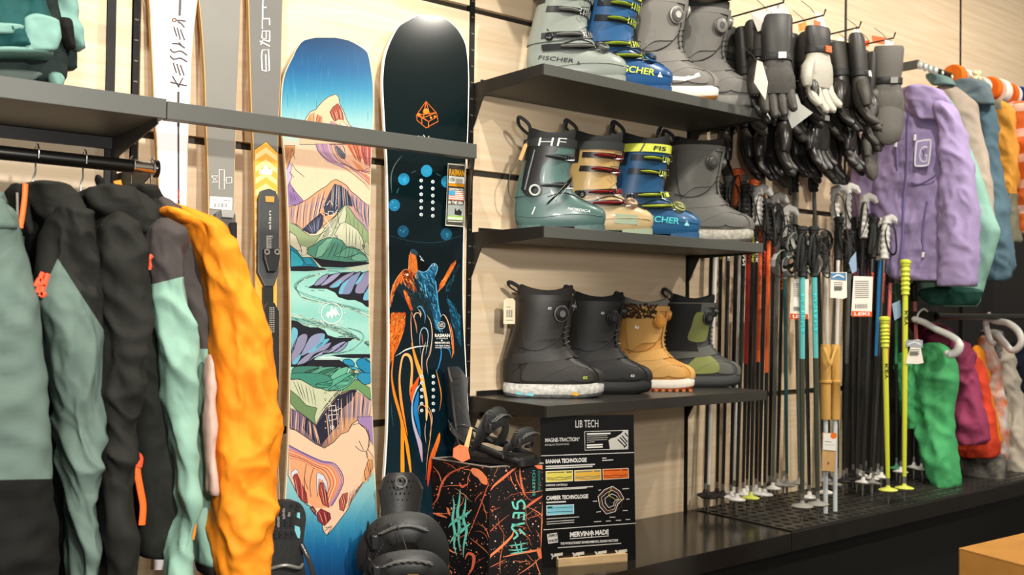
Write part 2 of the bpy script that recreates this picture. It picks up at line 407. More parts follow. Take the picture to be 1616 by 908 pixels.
dv = Vector((-.215, -.325, 0)).normalized(); m = MB(); m.prism([(0, LZ-.16), (.39, LZ+.0), (.385, LZ+.030), (0, LZ+.030)], (1.727, -.002, 0), dv, (0, 0, 1), .003); build('bracket', m, M('bracket_black'), t)
# ================================================================ boards and skis leaning on the wall
LP = Vector((0, -.25, PZ)); LN = Vector((0, -1.584, .21)).normalized()      # the leaning plane
lean = lambda x, y: on_plane(x, y, LP, LN)
def plank(name, rows, th, mat, parent, off=0., fn=lean, n=LN):
    rows = spline(rows, 5); m = MB(); k = len(rows)
    F = [fn(r[1], r[0])+n*off for r in rows]; G = [fn(r[2], r[0])+n*off for r in rows]
    vs = []
    for a, b in zip(F, G): vs += [a, b, b-n*th, a-n*th]
    fs = []
    for i in range(k-1):
        a = 4*i; b = a+4
        fs += [(a, a+1, b+1, b), (a+1, a+2, b+2, b+1), (a+2, a+3, b+3, b+2), (a+3, a, b, b+3)]
    fs += [(0, 1, 2, 3), (4*k-4, 4*k-3, 4*k-2, 4*k-1)]
    m.add(vs, fs)
    return build(name, m, mat, parent), rows
def clipper(rows, e=1.3):
    def f(x, y):
        y = max(rows[0][0]+1, min(rows[-1][0], y)); a = interp([(r[0], r[1]) for r in rows], y)+e; b = interp([(r[0], r[2]) for r in rows], y)-e
        return (min(max(x, a), b), y) if a < b else ((a+b)/2, y)
    return f
def Z(x0, y0, s):    # reading frame of an enlarged crop -> photo pixels
    return lambda pts: [(x0+a/s, y0+b/s) for a, b in pts]
INKB = '#1b1c24'
def inkpoly(K, T, pts, col, ow=.9, sm=0, oc=INKB, layer=2):
    q = T(pts); K.poly(q, col, sm, layer)
    if ow: K.line((spline(q, sm, True) if sm else q)+[(spline(q, sm, True) if sm else q)[0]], ow, oc, 0, layer+1)
def hatch(K, T, a, b, n, col, w=.7, jit=2., layer=4, seed=1, bow=0.):
    """lines running from edge a to edge b (both polylines)"""
    rr = random.Random(seed); a = T(a); b = T(b)
    def at(p, t):
        t *= len(p)-1; i = min(int(t), len(p)-2); u = t-i; return (p[i][0]+(p[i+1][0]-p[i][0])*u, p[i][1]+(p[i+1][1]-p[i][1])*u)
    for i in range(n):
        t = (i+.5)/n; p = at(a, min(1, max(0, t+rr.uniform(-.2, .2)/n))); q = at(b, min(1, max(0, t+rr.uniform(-.2, .2)/n)))
        c = col[i % len(col)] if isinstance(col, (list, tuple)) else col
        mx = ((p[0]+q[0])/2+bow+rr.uniform(-jit, jit)*.4, (p[1]+q[1])/2); K.line([p, mx, q], w*rr.uniform(.7, 1.3), c, 4, layer, taper=True)

# ---- the snowboard with mountains
b1 = thing('snowboard', 'snowboard with blue sky, orange mountains and turquoise river print', 'snowboard', tuple(lean(515, 905)*1.0))
R1 = [(58.5, 505, 522), (61, 487, 540), (66, 475.6, 556), (79, 466, 577), (89, 461.7, 582.5), (114, 449.8, 587), (139, 444.6, 589.6), (173, 443, 590), (197, 443.6, 589.5), (234, 447.5, 586.8), (300, 452.5, 584.6), (424, 456.5, 583), (500, 458, 583), (560, 457.5, 585), (640, 456, 587.5), (713, 453.7, 590.3), (786, 449.8, 594), (850, 447, 598), (930, 443, 603), (962, 447, 600), (975, 460, 588)]
_, rw = plank('deck', R1, .009, M('board_sidewall', '#d9c6a4', .5), b1)
k = Ink(lean, LN, .0006, clip=clipper(rw))
sky = [(58, '#0b3d66'), (80, '#0f4f80'), (110, '#15659b'), (140, '#2f8cb4'), (165, '#62b2c6'), (190, '#9bd0d2'), (215, '#bcdcd4'), (235, '#f3cdab'), (330, '#f5d2b0'), (430, '#c9d9bf'), (436, '#86cabd'), (480, '#8fd2c6'), (520, '#a3dccf'), (560, '#86cdc2'), (590, '#9fd0c0'), (640, '#f0cba8'), (735, '#f1cba8'), (745, '#a5d0cc'), (790, '#7fbfc8'), (830, '#3a93b5'), (865, '#15649a'), (900, '#0d4779'), (940, '#0a3a68')]
fr = [r for r in rw]; st = []
y = 59.5
while y < 972: st.append((y, interp([(r[0], r[1]) for r in fr], y)+1.3, interp([(r[0], r[2]) for r in fr], y)-1.3)); y += 4
k.clip = None; k.strip(st, lambda x, y: ramp(sky, y), 1, 0); k.clip = clipper(rw)
# brushed streaks in the sky
rr = random.Random(5)
for i in range(60):
    x = rr.uniform(450, 586); y0 = rr.uniform(70, 180); L_ = rr.uniform(15, 50); y1 = min(208, y0+L_)
    k.line([(x, y0), (x, (y0+y1)/2), (x+rr.uniform(-1, 1), y1)], rr.uniform(.6, 1.5), (lambda f: (lambda x, y: mix(ramp(sky, y), '#ffffff', f)))(rr.uniform(.03, .12)), 0, 1)
for i in range(40):
    x = rr.uniform(452, 594); y0 = rr.uniform(790, 870); k.line([(x, y0), (x, y0+rr.uniform(20, 60))], rr.uniform(.6, 1.5), (lambda f: (lambda x, y: mix(ramp(sky, y), '#ffffff', f)))(rr.uniform(.03, .12)), 0, 1)
T = Z(380, 0, 3.2425)
inkpoly(k, T, [(315, 645), (335, 600), (355, 573), (385, 560), (400, 540), (420, 518), (450, 495), (485, 483), (500, 497), (505, 530), (525, 570), (540, 610), (555, 640), (575, 655), (598, 680), (605, 740), (300, 740)], '#f3c8a3')
inkpoly(k, T, [(455, 575), (470, 550), (495, 530), (507, 545), (520, 580), (526, 615), (500, 610), (480, 622), (465, 600)], '#a9503f', layer=4)
hatch(k, T, [(460, 575), (515, 555)], [(475, 615), (522, 612)], 7, ['#e8a080', '#5a2030', '#f2c0a0'], .9, layer=6)
for q, c in (([(335, 645), (352, 590), (375, 577), (372, 650)], '#e3a06c'), ([(380, 655), (390, 585), (412, 600), (408, 660)], '#cf8358'), ([(455, 665), (462, 620), (495, 640), (530, 668), (520, 700), (460, 700)], '#c596a8'), ([(505, 640), (520, 620), (550, 650), (560, 690), (530, 690)], '#f6dcc4'), ([(540, 650), (560, 655), (590, 690), (560, 700)], '#d98f6a')):
    inkpoly(k, T, q, c, .7, 0, layer=4)
hatch(k, T, [(340, 600), (420, 585)], [(330, 680), (425, 690)], 8, '#4a2430', .6, layer=6)
hatch(k, T, [(455, 620), (540, 640)], [(450, 700), (570, 700)], 10, ['#3a2740', '#7c4c6c'], .6, layer=6)
T = Z(440, 220, 4.125)
# below the bar: swirling cloud upper right, cliffs at the left
pe = '#f4cfad'
inkpoly(k, T, [(238, 30), (620, 30), (620, 335), (560, 290), (500, 240), (440, 195), (380, 170), (320, 145), (280, 110), (250, 70)], '#f0b796', .8, layer=2)
k.poly(T([(238, 30), (330, 30), (345, 90), (400, 150), (440, 195), (380, 170), (320, 145), (280, 110), (250, 70)]), '#b493b4', 0, 4)
for i in range(9):
    t = i/8; k.line(T([(245+t*150, 30), (262+t*145, 85), (330+t*110, 140+t*10), (450+t*70, 175+t*30), (600, 300-t*120)]), 1.0-.3*t, ['#6b5288', '#e9a27e', '#8a6a9c', '#d97f55', '#f7d9c2', '#5a3f5e'][i % 6], 5, 5)
k.poly(T([(370, 40), (400, 60), (430, 100), (425, 130), (400, 110), (380, 80)]), '#5b6070', 5, 6)
k.line(T([(365, 40), (375, 80), (405, 120), (430, 120), (425, 60), (410, 40)]), .9, INKB, 5, 7)
for q, c in (([(440, 30), (520, 30), (545, 100), (530, 150), (490, 120), (460, 70)], '#d4724e'), ([(530, 30), (600, 40), (600, 180), (560, 160), (540, 110)], '#c75f5f'), ([(470, 130), (530, 170), (600, 260), (600, 300), (540, 230)], '#e58a5a')): k.poly(T(q), c, 0, 4)
hatch(k, T, [(440, 30), (600, 30)], [(500, 140), (600, 200)], 9, ['#7a2d34', '#f4c9a9', '#4a2a3a'], .9, layer=6)
inkpoly(k, T, [(30, 40), (105, 40), (100, 90), (75, 130), (60, 180), (45, 200), (30, 160)], '#dd9a62', .7)
hatch(k, T, [(40, 40), (100, 45)], [(35, 160), (75, 130)], 7, ['#3a2430', '#8a4a3a'], .8, layer=4)
inkpoly(k, T, [(40, 195), (70, 140), (85, 175), (75, 215), (85, 250), (60, 300), (45, 330)], '#c8b4d4', .7)
inkpoly(k, T, [(50, 320), (70, 275), (85, 310), (115, 350), (160, 400), (120, 425), (60, 432)], '#9a7bb0', .8)
hatch(k, T, [(60, 330), (110, 360)], [(70, 425), (140, 410)], 5, INKB, .7, layer=4)
for q in ([(85, 160), (110, 200), (165, 245)], [(90, 60), (95, 100), (105, 130)], [(70, 215), (98, 248)], [(88, 310), (97, 345)]): k.line(T(q), .8, INKB, 0, 4)
# the orange mountain
mt = [(55, 440), (110, 430), (160, 405), (200, 380), (245, 345), (275, 325), (310, 305), (340, 275), (370, 260), (400, 275), (440, 300), (470, 340), (510, 370), (540, 400), (570, 425), (598, 425), (600, 620), (520, 560), (440, 440), (400, 470), (250, 600), (200, 615), (120, 560), (60, 530)]
inkpoly(k, T, mt, lambda x, y: ramp([(455, '#c79a8a'), (505, '#e6a873'), (535, '#e7a571'), (560, '#c79a9a'), (585, '#a98fa6')], x), 1., layer=6)
hatch(k, T, [(80, 440), (200, 385), (310, 310)], [(70, 530), (180, 600), (240, 600)], 16, ['#33304a', '#7d84ab', '#f4cfa4'], 1.3, layer=8, bow=-1)
k.poly(T([(330, 345), (360, 290), (400, 300), (440, 330), (470, 380), (480, 440), (440, 430), (420, 440), (380, 480), (300, 500), (290, 440), (310, 390)]), '#3c3f52', 0, 8)
hatch(k, T, [(345, 300), (395, 285), (450, 320)], [(330, 440), (395, 470), (470, 440)], 11, ['#e7a571', '#8ea0b8', '#1b1c24', '#b4b9c9'], 1.4, layer=9)
hatch(k, T, [(470, 350), (590, 430)], [(500, 470), (595, 600)], 13, ['#2c2f45', '#6f7fa6', '#edb888'], 1.5, layer=8, bow=-2)
k.poly(T([(150, 590), (200, 540), (270, 480), (290, 500), (285, 560), (240, 615), (200, 615)]), '#34364a', 0, 9)
hatch(k, T, [(170, 570), (280, 490)], [(210, 615), (260, 600)], 7, ['#6f7290', '#8a92a8'], 1.3, layer=10)
# green hills
inkpoly(k, T, [(62, 540), (110, 560), (160, 600), (200, 630), (250, 628), (300, 600), (330, 560), (340, 640), (300, 700), (180, 720), (120, 690), (70, 640)], '#9fb184', .9, layer=10)
inkpoly(k, T, [(380, 480), (430, 425), (460, 450), (500, 510), (550, 560), (600, 620), (600, 700), (480, 640), (400, 620)], '#93a87b', .9, layer=10)
inkpoly(k, T, [(215, 700), (260, 640), (300, 580), (350, 520), (400, 470), (432, 430), (440, 480), (430, 560), (400, 640), (330, 700)], '#c9cfae', .8, layer=11)
inkpoly(k, T, [(360, 620), (400, 550), (430, 540), (470, 560), (510, 590), (540, 640), (560, 700), (540, 720), (430, 700)], '#d2d3b4', .8, layer=12)
inkpoly(k, T, [(540, 690), (570, 665), (600, 690), (600, 760), (560, 740)], '#c5c9a4', .7, layer=12)
inkpoly(k, T, [(70, 600), (110, 630), (135, 690), (150, 730), (100, 720), (70, 690)], '#d9d3b8', .8, layer=12)
inkpoly(k, T, [(140, 690), (180, 700), (180, 750), (150, 760)], '#e0d8c0', .6, layer=12)
hatch(k, T, [(350, 520), (430, 440)], [(240, 690), (330, 690)], 7, INKB, .6, layer=13)
hatch(k, T, [(430, 545), (530, 620)], [(420, 690), (540, 715)], 5, INKB, .8, layer=13)
hatch(k, T, [(440, 460), (590, 600)], [(450, 560), (590, 690)], 5, '#5e7a52', .9, layer=11)
# bright bushes
inkpoly(k, T, [(185, 745), (190, 705), (230, 690), (265, 660), (320, 640), (360, 640), (410, 660), (440, 700), (480, 700), (520, 720), (560, 750), (585, 790), (560, 800), (400, 800), (300, 785), (240, 780)], '#5c9b82', 1., layer=14)
inkpoly(k, T, [(235, 775), (255, 700), (310, 650), (350, 645), (330, 700), (280, 760)], '#86c4a4', .7, layer=16)
inkpoly(k, T, [(360, 760), (440, 705), (500, 715), (520, 745), (440, 770)], '#6fae92', .7, layer=16)
inkpoly(k, T, [(460, 775), (520, 740), (560, 760), (585, 790), (500, 795)], '#7fbfa0', .7, layer=16)
hatch(k, T, [(330, 650), (420, 680), (500, 720)], [(250, 780), (390, 790), (480, 795)], 7, INKB, .8, layer=17)
inkpoly(k, T, [(72, 690), (110, 720), (150, 770), (210, 770), (240, 810), (270, 850), (180, 830), (75, 835)], '#1d84a0', 1., layer=16)
inkpoly(k, T, [(75, 720), (120, 750), (160, 800), (150, 825), (76, 828)], '#38aebf', .7, layer=18)
inkpoly(k, T, [(150, 770), (200, 770), (225, 815), (175, 815)], '#2a97b0', .7, layer=18)
k.poly(T([(215, 770), (300, 785), (460, 800), (590, 800), (590, 812), (480, 830), (400, 838), (280, 834)]), INKB, 0, 15)
k.poly(T([(75, 832), (200, 825), (300, 840), (310, 850), (180, 860), (76, 858)]), INKB, 0, 19)
# the river
Tr = Z(440, 430, 5.344)
k.poly([(455, 428), (590, 428), (590, 600), (455, 600)], lambda x, y: mix('#8fd0c3', '#a6dccf', .5+.5*math.sin(y/9)), 0, 14)
k.poly(T([(276, 832), (470, 838), (440, 850), (370, 866), (300, 862), (320, 850)]), '#8fd0c3', 0, 16)
k.line(T([(310, 845), (430, 842)]), .6, INKB, 0, 17); k.line(T([(320, 858), (390, 860)]), .6, INKB, 0, 17)
for i in range(17):
    t = i/16; yy = 80+t*330
    k.line(Tr([(90, 340+t*110), (230, 380+t*75), (420, 430+t*50), (600, 500+t*60), (760, 640-t*60)]), rr.uniform(.8, 3.2), rr.choice(['#a9ddd2', '#74b9ac', '#c5e6d4', '#7fc3b8', '#b9dcc0']), 5, 17)
for i in range(8):
    t = i/7; k.line(Tr([(380-t*120, 10+t*10), (220-t*60, 60+t*15), (150-t*20, 130), (210, 230-t*50), (400, 270-t*30), (600, 310-t*20), (770, 400-t*60)]), rr.uniform(.8, 2.6), rr.choice(['#6fb6a8', '#b7e3d6', '#7cc2b4', '#c9e5cf']), 6, 18)
for i in range(5):
    t = i/4; k.line(Tr([(560+t*40, 470), (680+t*25, 510), (690+t*40, 570), (600+t*40, 650), (480, 690)]), 1.3, rr.choice(['#6fb6a8', '#a5dccd']), 6, 18)
# ridges on both banks
def leaf(pts, c, hl=None, lay=20): inkpoly(k, Tr, pts, c, 1.0, 4, layer=lay)
k.poly(Tr([(240, 130), (290, 105), (420, 20), (540, 0), (780, 0), (780, 295), (735, 290), (700, 260), (640, 235), (580, 235), (500, 210), (470, 170), (400, 140), (300, 138)]), INKB, 0, 19)
for q, c in (([(295, 108), (330, 60), (380, 25), (420, 18), (380, 80), (330, 112)], '#8f8fae'), ([(350, 112), (400, 60), (450, 20), (520, 5), (470, 60), (400, 105)], '#9a98b8'), ([(420, 125), (470, 80), (560, 20), (640, 0), (560, 70), (470, 130)], '#8e8aa6'), ([(500, 180), (520, 110), (580, 50), (660, 5), (690, 0), (640, 100), (600, 180), (540, 188)], '#7e8cb0'), ([(640, 170), (660, 90), (700, 20), (760, -10), (770, 60), (740, 150), (700, 180)], '#8a85a4'), ([(705, 225), (730, 150), (770, 100), (775, 220), (730, 240)], '#7da9c6')): leaf(q, c)
for q in ([(440, 128), (480, 90), (530, 60), (500, 120)], [(505, 178), (530, 110), (590, 60), (550, 130), (530, 180)], [(640, 100), (690, 30), (720, 0), (680, 80)], [(712, 220), (735, 160), (765, 130), (740, 220)]): k.poly(Tr(q), '#6cb7cf', 4, 22)
k.poly(Tr([(100, 405), (160, 415), (200, 445), (260, 465), (330, 465), (385, 490), (410, 530), (480, 552), (640, 552), (600, 580), (560, 590), (470, 680), (340, 700), (220, 790), (100, 800)]), INKB, 0, 19)
for q, c in (([(105, 480), (150, 475), (160, 520), (140, 600), (105, 680)], '#6fb9cf'), ([(108, 660), (150, 560), (200, 520), (240, 535), (220, 620), (170, 700), (110, 780)], '#8d8aa6'), ([(185, 700), (230, 600), (270, 540), (330, 515), (380, 520), (360, 590), (300, 640), (230, 690)], '#8f97b8'), ([(150, 780), (200, 720), (290, 660), (360, 620), (440, 590), (400, 650), (300, 690), (230, 760)], '#8f8fae'), ([(215, 775), (300, 705), (380, 660), (450, 640), (380, 690), (300, 720)], '#a09fc0'), ([(365, 690), (430, 640), (520, 590), (560, 590), (480, 660)], '#9a9aba'), ([(450, 680), (520, 620), (580, 585), (560, 630), (510, 670)], '#8d95b8')): leaf(q, c)
for q in ([(110, 770), (150, 720), (190, 690), (150, 770)], [(240, 680), (330, 600), (370, 530), (385, 525), (370, 600), (310, 660)], [(300, 640), (380, 570), (425, 565), (370, 620)]): k.poly(Tr(q), '#69b4cc', 4, 22)
k.poly(Tr([(290, 735), (500, 735), (560, 770), (620, 810), (400, 800), (280, 790), (180, 795)]), INKB, 0, 19)
k.poly(Tr([(430, 700), (600, 690), (780, 690), (780, 720), (620, 725), (500, 715)]), INKB, 0, 20)
k.line(Tr([(290, 712), (500, 708)]), .8, '#eef6f0', 0, 20); k.line(Tr([(350, 722), (520, 722)]), 1.6, '#eef6f0', 0, 20); k.line(Tr([(300, 735), (500, 735)]), .8, '#eef6f0', 0, 20)
for q in ([(500, 545), (560, 538)], [(590, 542), (650, 535)], [(220, 118), (240, 120)], [(270, 152), (300, 155)], [(330, 150), (380, 155)]): k.line(Tr(q), .8, INKB, 0, 20)
for q, c in (([(540, 740), (600, 735), (640, 780), (600, 800), (550, 770)], '#2a8fb4'), ([(650, 760), (700, 725), (770, 760), (775, 880), (700, 840)], '#1e86b0'), ([(560, 780), (640, 800), (720, 840), (700, 850), (600, 810)], '#3fb0c6'), ([(730, 730), (775, 725), (775, 760), (745, 750)], '#7ec6cc')): leaf(q, c, lay=22)
for q, c in (([(108, 830), (150, 795), (340, 797), (250, 850), (160, 860), (120, 855)], '#3f7d6a'), ([(180, 880), (250, 830), (380, 800), (480, 800), (440, 830), (300, 880)], '#58a082'), ([(270, 900), (330, 850), (420, 815), (500, 810), (450, 860), (400, 908)], '#4b8f76'), ([(400, 908), (440, 850), (520, 810), (580, 800), (560, 860), (500, 908)], '#6cb796'), ([(590, 870), (600, 825), (635, 830), (620, 880)], '#7fae7f'), ([(610, 840), (660, 820), (690, 870), (640, 908)], '#e0d8c0')): leaf(q, c, lay=22)
# the second, upside-down mountain
T6 = Z(440, 590, 3.494)
inkpoly(k, T6, [(55, 0), (520, 0), (520, 150), (430, 100), (380, 90), (340, 110), (250, 200), (200, 280), (150, 230), (60, 190)], '#c9cfab', .8, layer=14)
for q, c in (([(60, 0), (230, 0), (290, 30), (280, 70), (210, 80), (150, 50), (110, 30), (70, 30)], '#3f8a74'), ([(200, 60), (280, 40), (370, 0), (420, 0), (380, 60), (290, 95), (240, 85)], '#55a98a'), ([(270, 90), (330, 50), (390, 10), (440, 0), (390, 60), (340, 90)], '#6fc0a2'), ([(400, 0), (520, 0), (520, 40), (470, 60), (430, 25)], '#2a8fb4')): inkpoly(k, T6, q, c, .9, 4, layer=24)
inkpoly(k, T6, [(62, 90), (110, 130), (150, 175), (210, 190), (195, 240), (205, 285), (150, 240), (100, 205), (62, 160)], '#6f8c5e', .9, layer=16)
inkpoly(k, T6, [(340, 110), (380, 40), (410, 25), (450, 45), (500, 80), (520, 150), (460, 110), (430, 85), (380, 95)], '#6f9a66', .9, layer=16)
hatch(k, T6, [(65, 30), (200, 80)], [(110, 130), (210, 190)], 6, INKB, .9, layer=18)
hatch(k, T6, [(320, 90), (390, 40)], [(210, 230), (320, 120)], 7, INKB, .6, layer=18)
m2 = [(60, 165), (100, 205), (150, 240), (205, 285), (250, 200), (330, 115), (380, 90), (430, 85), (470, 110), (520, 160), (500, 235), (440, 250), (400, 280), (380, 320), (340, 335), (300, 380), (250, 412), (200, 390), (140, 345), (90, 310), (60, 300)]
inkpoly(k, T6, m2, lambda x, y: ramp([(455, '#8a6c84'), (500, '#5a5468'), (530, '#c98f68'), (560, '#e0a877'), (590, '#a98fa6')], x), 1., layer=13)
k.poly(T6([(150, 240), (205, 285), (250, 215), (330, 120), (400, 90), (430, 90), (400, 150), (340, 200), (330, 280), (260, 360), (230, 400), (190, 370), (130, 300)]), '#26263a', 0, 15)
hatch(k, T6, [(62, 180), (150, 245), (205, 290)], [(62, 300), (140, 345), (245, 405)], 18, ['#d9a27c', '#2b2b40', '#6f7398', '#efc39a'], 1.5, layer=16)
hatch(k, T6, [(240, 230), (330, 140), (430, 90), (510, 150)], [(260, 400), (340, 330), (420, 250), (500, 230)], 20, ['#2b2b40', '#e9b17f', '#7d86a8', '#f3c79c'], 1.5, layer=17)
inkpoly(k, T6, [(430, 240), (520, 235), (520, 400), (495, 350), (480, 300), (440, 275)], '#a585b4', .8, layer=16)
# light lower slope with swirl
low = [(55, 305), (90, 312), (140, 345), (200, 388), (250, 412), (300, 380), (340, 335), (380, 320), (400, 285), (440, 275), (480, 310), (495, 350), (490, 420), (520, 460), (525, 520), (490, 590), (460, 600), (430, 640), (400, 690), (385, 740), (340, 800), (310, 840), (265, 892), (245, 870), (235, 820), (205, 780), (190, 740), (150, 720), (110, 680), (75, 610), (50, 560)]
inkpoly(k, T6, low, '#f3cba9', .9, layer=18)
k.poly(T6([(55, 400), (140, 440), (230, 480), (300, 500), (345, 540), (358, 590), (345, 640), (310, 690), (280, 740), (230, 740), (190, 740), (150, 700), (110, 640), (60, 530)]), '#f0a878', 0, 20)
for i in range(11):
    t = i/10; c = ['#6d5590', '#8b74a8', '#b48aa8', '#d98f7c', '#e8794e', '#f5c9a4', '#c9583f', '#f0a070', '#8c3f3a', '#f3b48c', '#d97a52'][i]
    k.line(T6([(55, 395+t*70), (130-t*10, 435+t*45), (230-t*40, 480+t*40), (310-t*70, 500+t*50), (355-t*90, 580+t*30), (330-t*80, 660), (290-t*50, 730)]), 1.6-.5*t, c, 6, 21)
for q, c in (([(75, 560), (100, 555), (120, 600), (150, 660), (158, 720), (125, 700), (95, 650)], '#a33b3a'), ([(225, 600), (250, 605), (265, 670), (275, 740), (240, 720), (220, 660)], '#a8453f'), ([(208, 770), (230, 745), (280, 770), (285, 800), (250, 840), (215, 810)], '#8f2f35'), ([(335, 750), (330, 700), (350, 665), (378, 655), (375, 700), (355, 760)], '#b4574a'), ([(475, 590), (470, 540), (490, 480), (512, 475), (515, 520), (490, 575)], '#dd9a62'), ([(170, 740), (185, 730), (205, 760), (200, 780)], '#7a2c34')):
    inkpoly(k, T6, q, c, .9, layer=23)
    xs = [p[0] for p in q]; ys = [p[1] for p in q]; hatch(k, T6, [(min(xs)+5, min(ys)+15), (max(xs)-15, min(ys)+15)], [(min(xs)+25, max(ys)-15), (max(xs)-5, max(ys)-20)], 4, ['#f3b48c', '#3a1420'], .9, layer=25)
for q in ([(205, 560), (215, 545), (245, 560), (265, 600), (270, 660), (255, 640), (240, 590), (220, 580), (215, 640), (210, 680)], [(65, 545), (90, 525), (110, 545), (85, 555), (70, 580)]): inkpoly(k, T6, q, '#dcdce6', .7, 0, layer=24)
hatch(k, T6, [(390, 650), (480, 590)], [(370, 760), (440, 640)], 8, ['#3a1420', '#c97a5a'], 1.1, layer=22)
for q in ([(420, 400), (450, 425), (480, 430), (490, 460)], [(440, 370), (465, 420)], [(490, 310), (500, 380), (480, 440), (495, 480)], [(250, 870), (290, 840), (265, 890)], [(255, 850), (285, 845)], [(150, 500), (140, 580), (160, 640)], [(190, 520), (170, 600), (175, 680)]): k.line(T6(q), .9, INKB, 4, 23)
inkpoly(k, T6, [(452, 594), (500, 450), (520, 440), (525, 540), (480, 600)], '#e9b98c', .0, layer=19)
# round emblem, white outlines over the insert holes
k.disc(*Tr([(443, 347)])[0], 17.2, '#e9f5ee', ring=1.3, layer=28)
k.poly(Tr([(385, 375), (410, 330), (425, 340), (440, 280), (460, 320), (475, 295), (515, 375), (490, 350), (475, 380), (460, 350), (445, 400), (430, 360), (410, 395), (402, 365)]), '#e9f5ee', 0, 28)
cx, cy = Tr([(443, 347)])[0]
for i, ch in enumerate('JONES SNOWBOARDS'):
    if ch == ' ': continue
    a = PI*.98-(i/15)*PI*.96
    ux, uy = math.sin(a), math.cos(a); k.text(ch, (cx+19.3*math.cos(a)-ux*1.1, cy-19.3*math.sin(a)-uy*1.1), (ux*2.2, uy*2.2), (math.cos(a)*2.8, -math.sin(a)*2.8), '#e9f5ee', .01, 28)
for i, ch in enumerate('BORN TO EXPLORE'):
    if ch == ' ': continue
    a = -PI*.80+(i/14)*PI*.6
    ux, uy = -math.sin(a), -math.cos(a); k.text(ch, (cx+22*math.cos(a)-ux*1.1, cy-22*math.sin(a)-uy*1.1), (ux*2.2, uy*2.2), (-math.cos(a)*2.8, math.sin(a)*2.8), '#e9f5ee', .01, 28)
wl = '#f3efe4'
T = Z(440, 220, 4.125)
for x in (293, 374):
    for y in (385, 432, 480, 528, 575, 630): k.disc(*T([(x, y)])[0], 1.5, '#3a3c44', layer=29, ring=.6); k.disc(*T([(x, y)])[0], .8, wl, layer=29)
for q in ([(320, 470), (350, 470), (355, 500), (320, 500), (320, 470)], [(300, 520), (330, 560), (330, 620)], [(350, 500), (380, 460)], [(310, 430), (330, 400), (350, 430)], [(325, 560), (345, 600), (325, 630), (350, 640)], [(300, 480), (320, 490)]): k.line(T(q), .9, wl, 0, 29)
for x in (255, 325):
    for y in (105, 143, 185, 225, 265, 300): k.disc(*T6([(x, y)])[0], 1.6, '#3a3c44', layer=29, ring=.6); k.disc(*T6([(x, y)])[0], .8, wl, layer=29)
for q in ([(275, 180), (310, 175), (312, 200), (275, 205), (275, 180)], [(270, 230), (320, 225), (315, 250), (275, 262), (270, 230)], [(285, 110), (300, 130), (285, 150)], [(300, 210), (340, 190)], [(260, 150), (290, 180)]): k.line(T6(q), .9, wl, 0, 29)
k.disc(*T6([(292, 297)])[0], 3.4, wl, ring=.8, layer=29); k.line(T6([(285, 297), (299, 297)]), .8, wl, 0, 29); k.line(T6([(292, 290), (292, 304)]), .8, wl, 0, 29)
k.out('board_print', b1, print_mat('board_ink', .38, .1, .05, .72))

# ---- the black board with the howling animal
b2 = thing('snowboard', 'glossy black snowboard with howling bear in orange and blue flames', 'snowboard', tuple(lean(672, 905)))
R2 = [(24, 664, 682), (25.5, 655, 690), (31, 645, 706), (40, 630, 717), (49, 623, 725), (68, 613.5, 735), (89, 606.5, 738.6), (110, 603.6, 740), (139, 602.7, 740.3), (210, 606.3, 738.8), (250, 609, 736.5), (330, 611, 733.5), (430, 612, 731.5), (500, 612.5, 732), (560, 612.5, 735), (640, 611, 739), (700, 609, 742), (800, 602.5, 748), (900, 597, 753), (950, 600, 750), (966, 625, 730)]
_, rw2 = plank('deck', R2, .009, M('board_edge_white', '#e9e4da', .45), b2)
k = Ink(lean, LN, .0006, clip=None); st = []; y = 25.5
while y < 960: st.append((y, interp([(r[0], r[1]) for r in rw2], y)+2.0, interp([(r[0], r[2]) for r in rw2], y)-1.6)); y += 4
k.strip(st, lambda x, y: ramp([(24, '#0b1717'), (240, '#091a1c'), (400, '#07151a'), (640, '#081c24'), (900, '#0a2833')], y), 1, 0)
k.clip = clipper(rw2, 2.)
for x, y, c in ((673, 270, '#2ea3d2'), (637, 283, '#2389b4'), (705, 287, '#2389b4'), (622, 324, '#1c6f97'), (636, 365.5, '#144c69'), (704, 370, '#15506c')):
    k.disc(x, y, 9, c, 9.6, layer=2); 
    for i in range(7): a = rr.uniform(0, 6.3); q = rr.uniform(0, 6); k.disc(x+q*math.cos(a), y+q*math.sin(a), rr.uniform(.6, 1.6), mix(c, '#6fd0f0', rr.uniform(.2, .5)), layer=3)
for q in ([(649, 273), (656, 270)], [(688, 274), (695, 278)], [(629, 297), (626, 305)]): k.line(q, 1.2, '#35606c', 0, 2)
k.line([(618, 305), (617, 280), (622, 262), (634, 246)], 1.2, '#6f8a8c', 5, 2, taper=True)
k.line([(614, 372), (650, 381), (690, 383), (728, 372)], .8, '#1d3c44', 6, 2)
# neck badge on the nose
o_ = '#e8702c'
for q in ([(657, 182), (672, 160), (688, 178)], [(657, 182), (665, 186), (676, 192), (690, 184), (688, 178)], [(657, 182), (658, 190), (672, 202), (691, 192), (690, 184)], [(672, 160), (668, 186)], [(672, 160), (680, 188)], [(665, 186), (666, 198)], [(676, 192), (676, 202)], [(657, 182), (688, 178)], [(660, 181), (676, 192)], [(688, 178), (668, 186)]): k.line(q, 1.1, o_, 0, 3)
k.disc(672, 176, 4.6, '#f08a2c', layer=4); k.disc(661, 181, 2.2, '#f08a2c', layer=4); k.disc(680, 186, 1.8, '#f08a2c', layer=4); k.disc(686, 184, 1.8, '#f08a2c', layer=4)
k.text('GAS', (658.5, 219), (10, 1.6), (-.5, -5), '#dfe6e2', .02, 3); k.text('MAN', (678, 222), (10, 1.6), (-.5, -5), '#dfe6e2', .02, 3)
k.line([(668, 213), (678, 227)], 1, '#dfe6e2', 0, 3); k.line([(677, 215), (668, 226)], 1, '#dfe6e2', 0, 3)
Tw = Z(600, 380, 5.047)
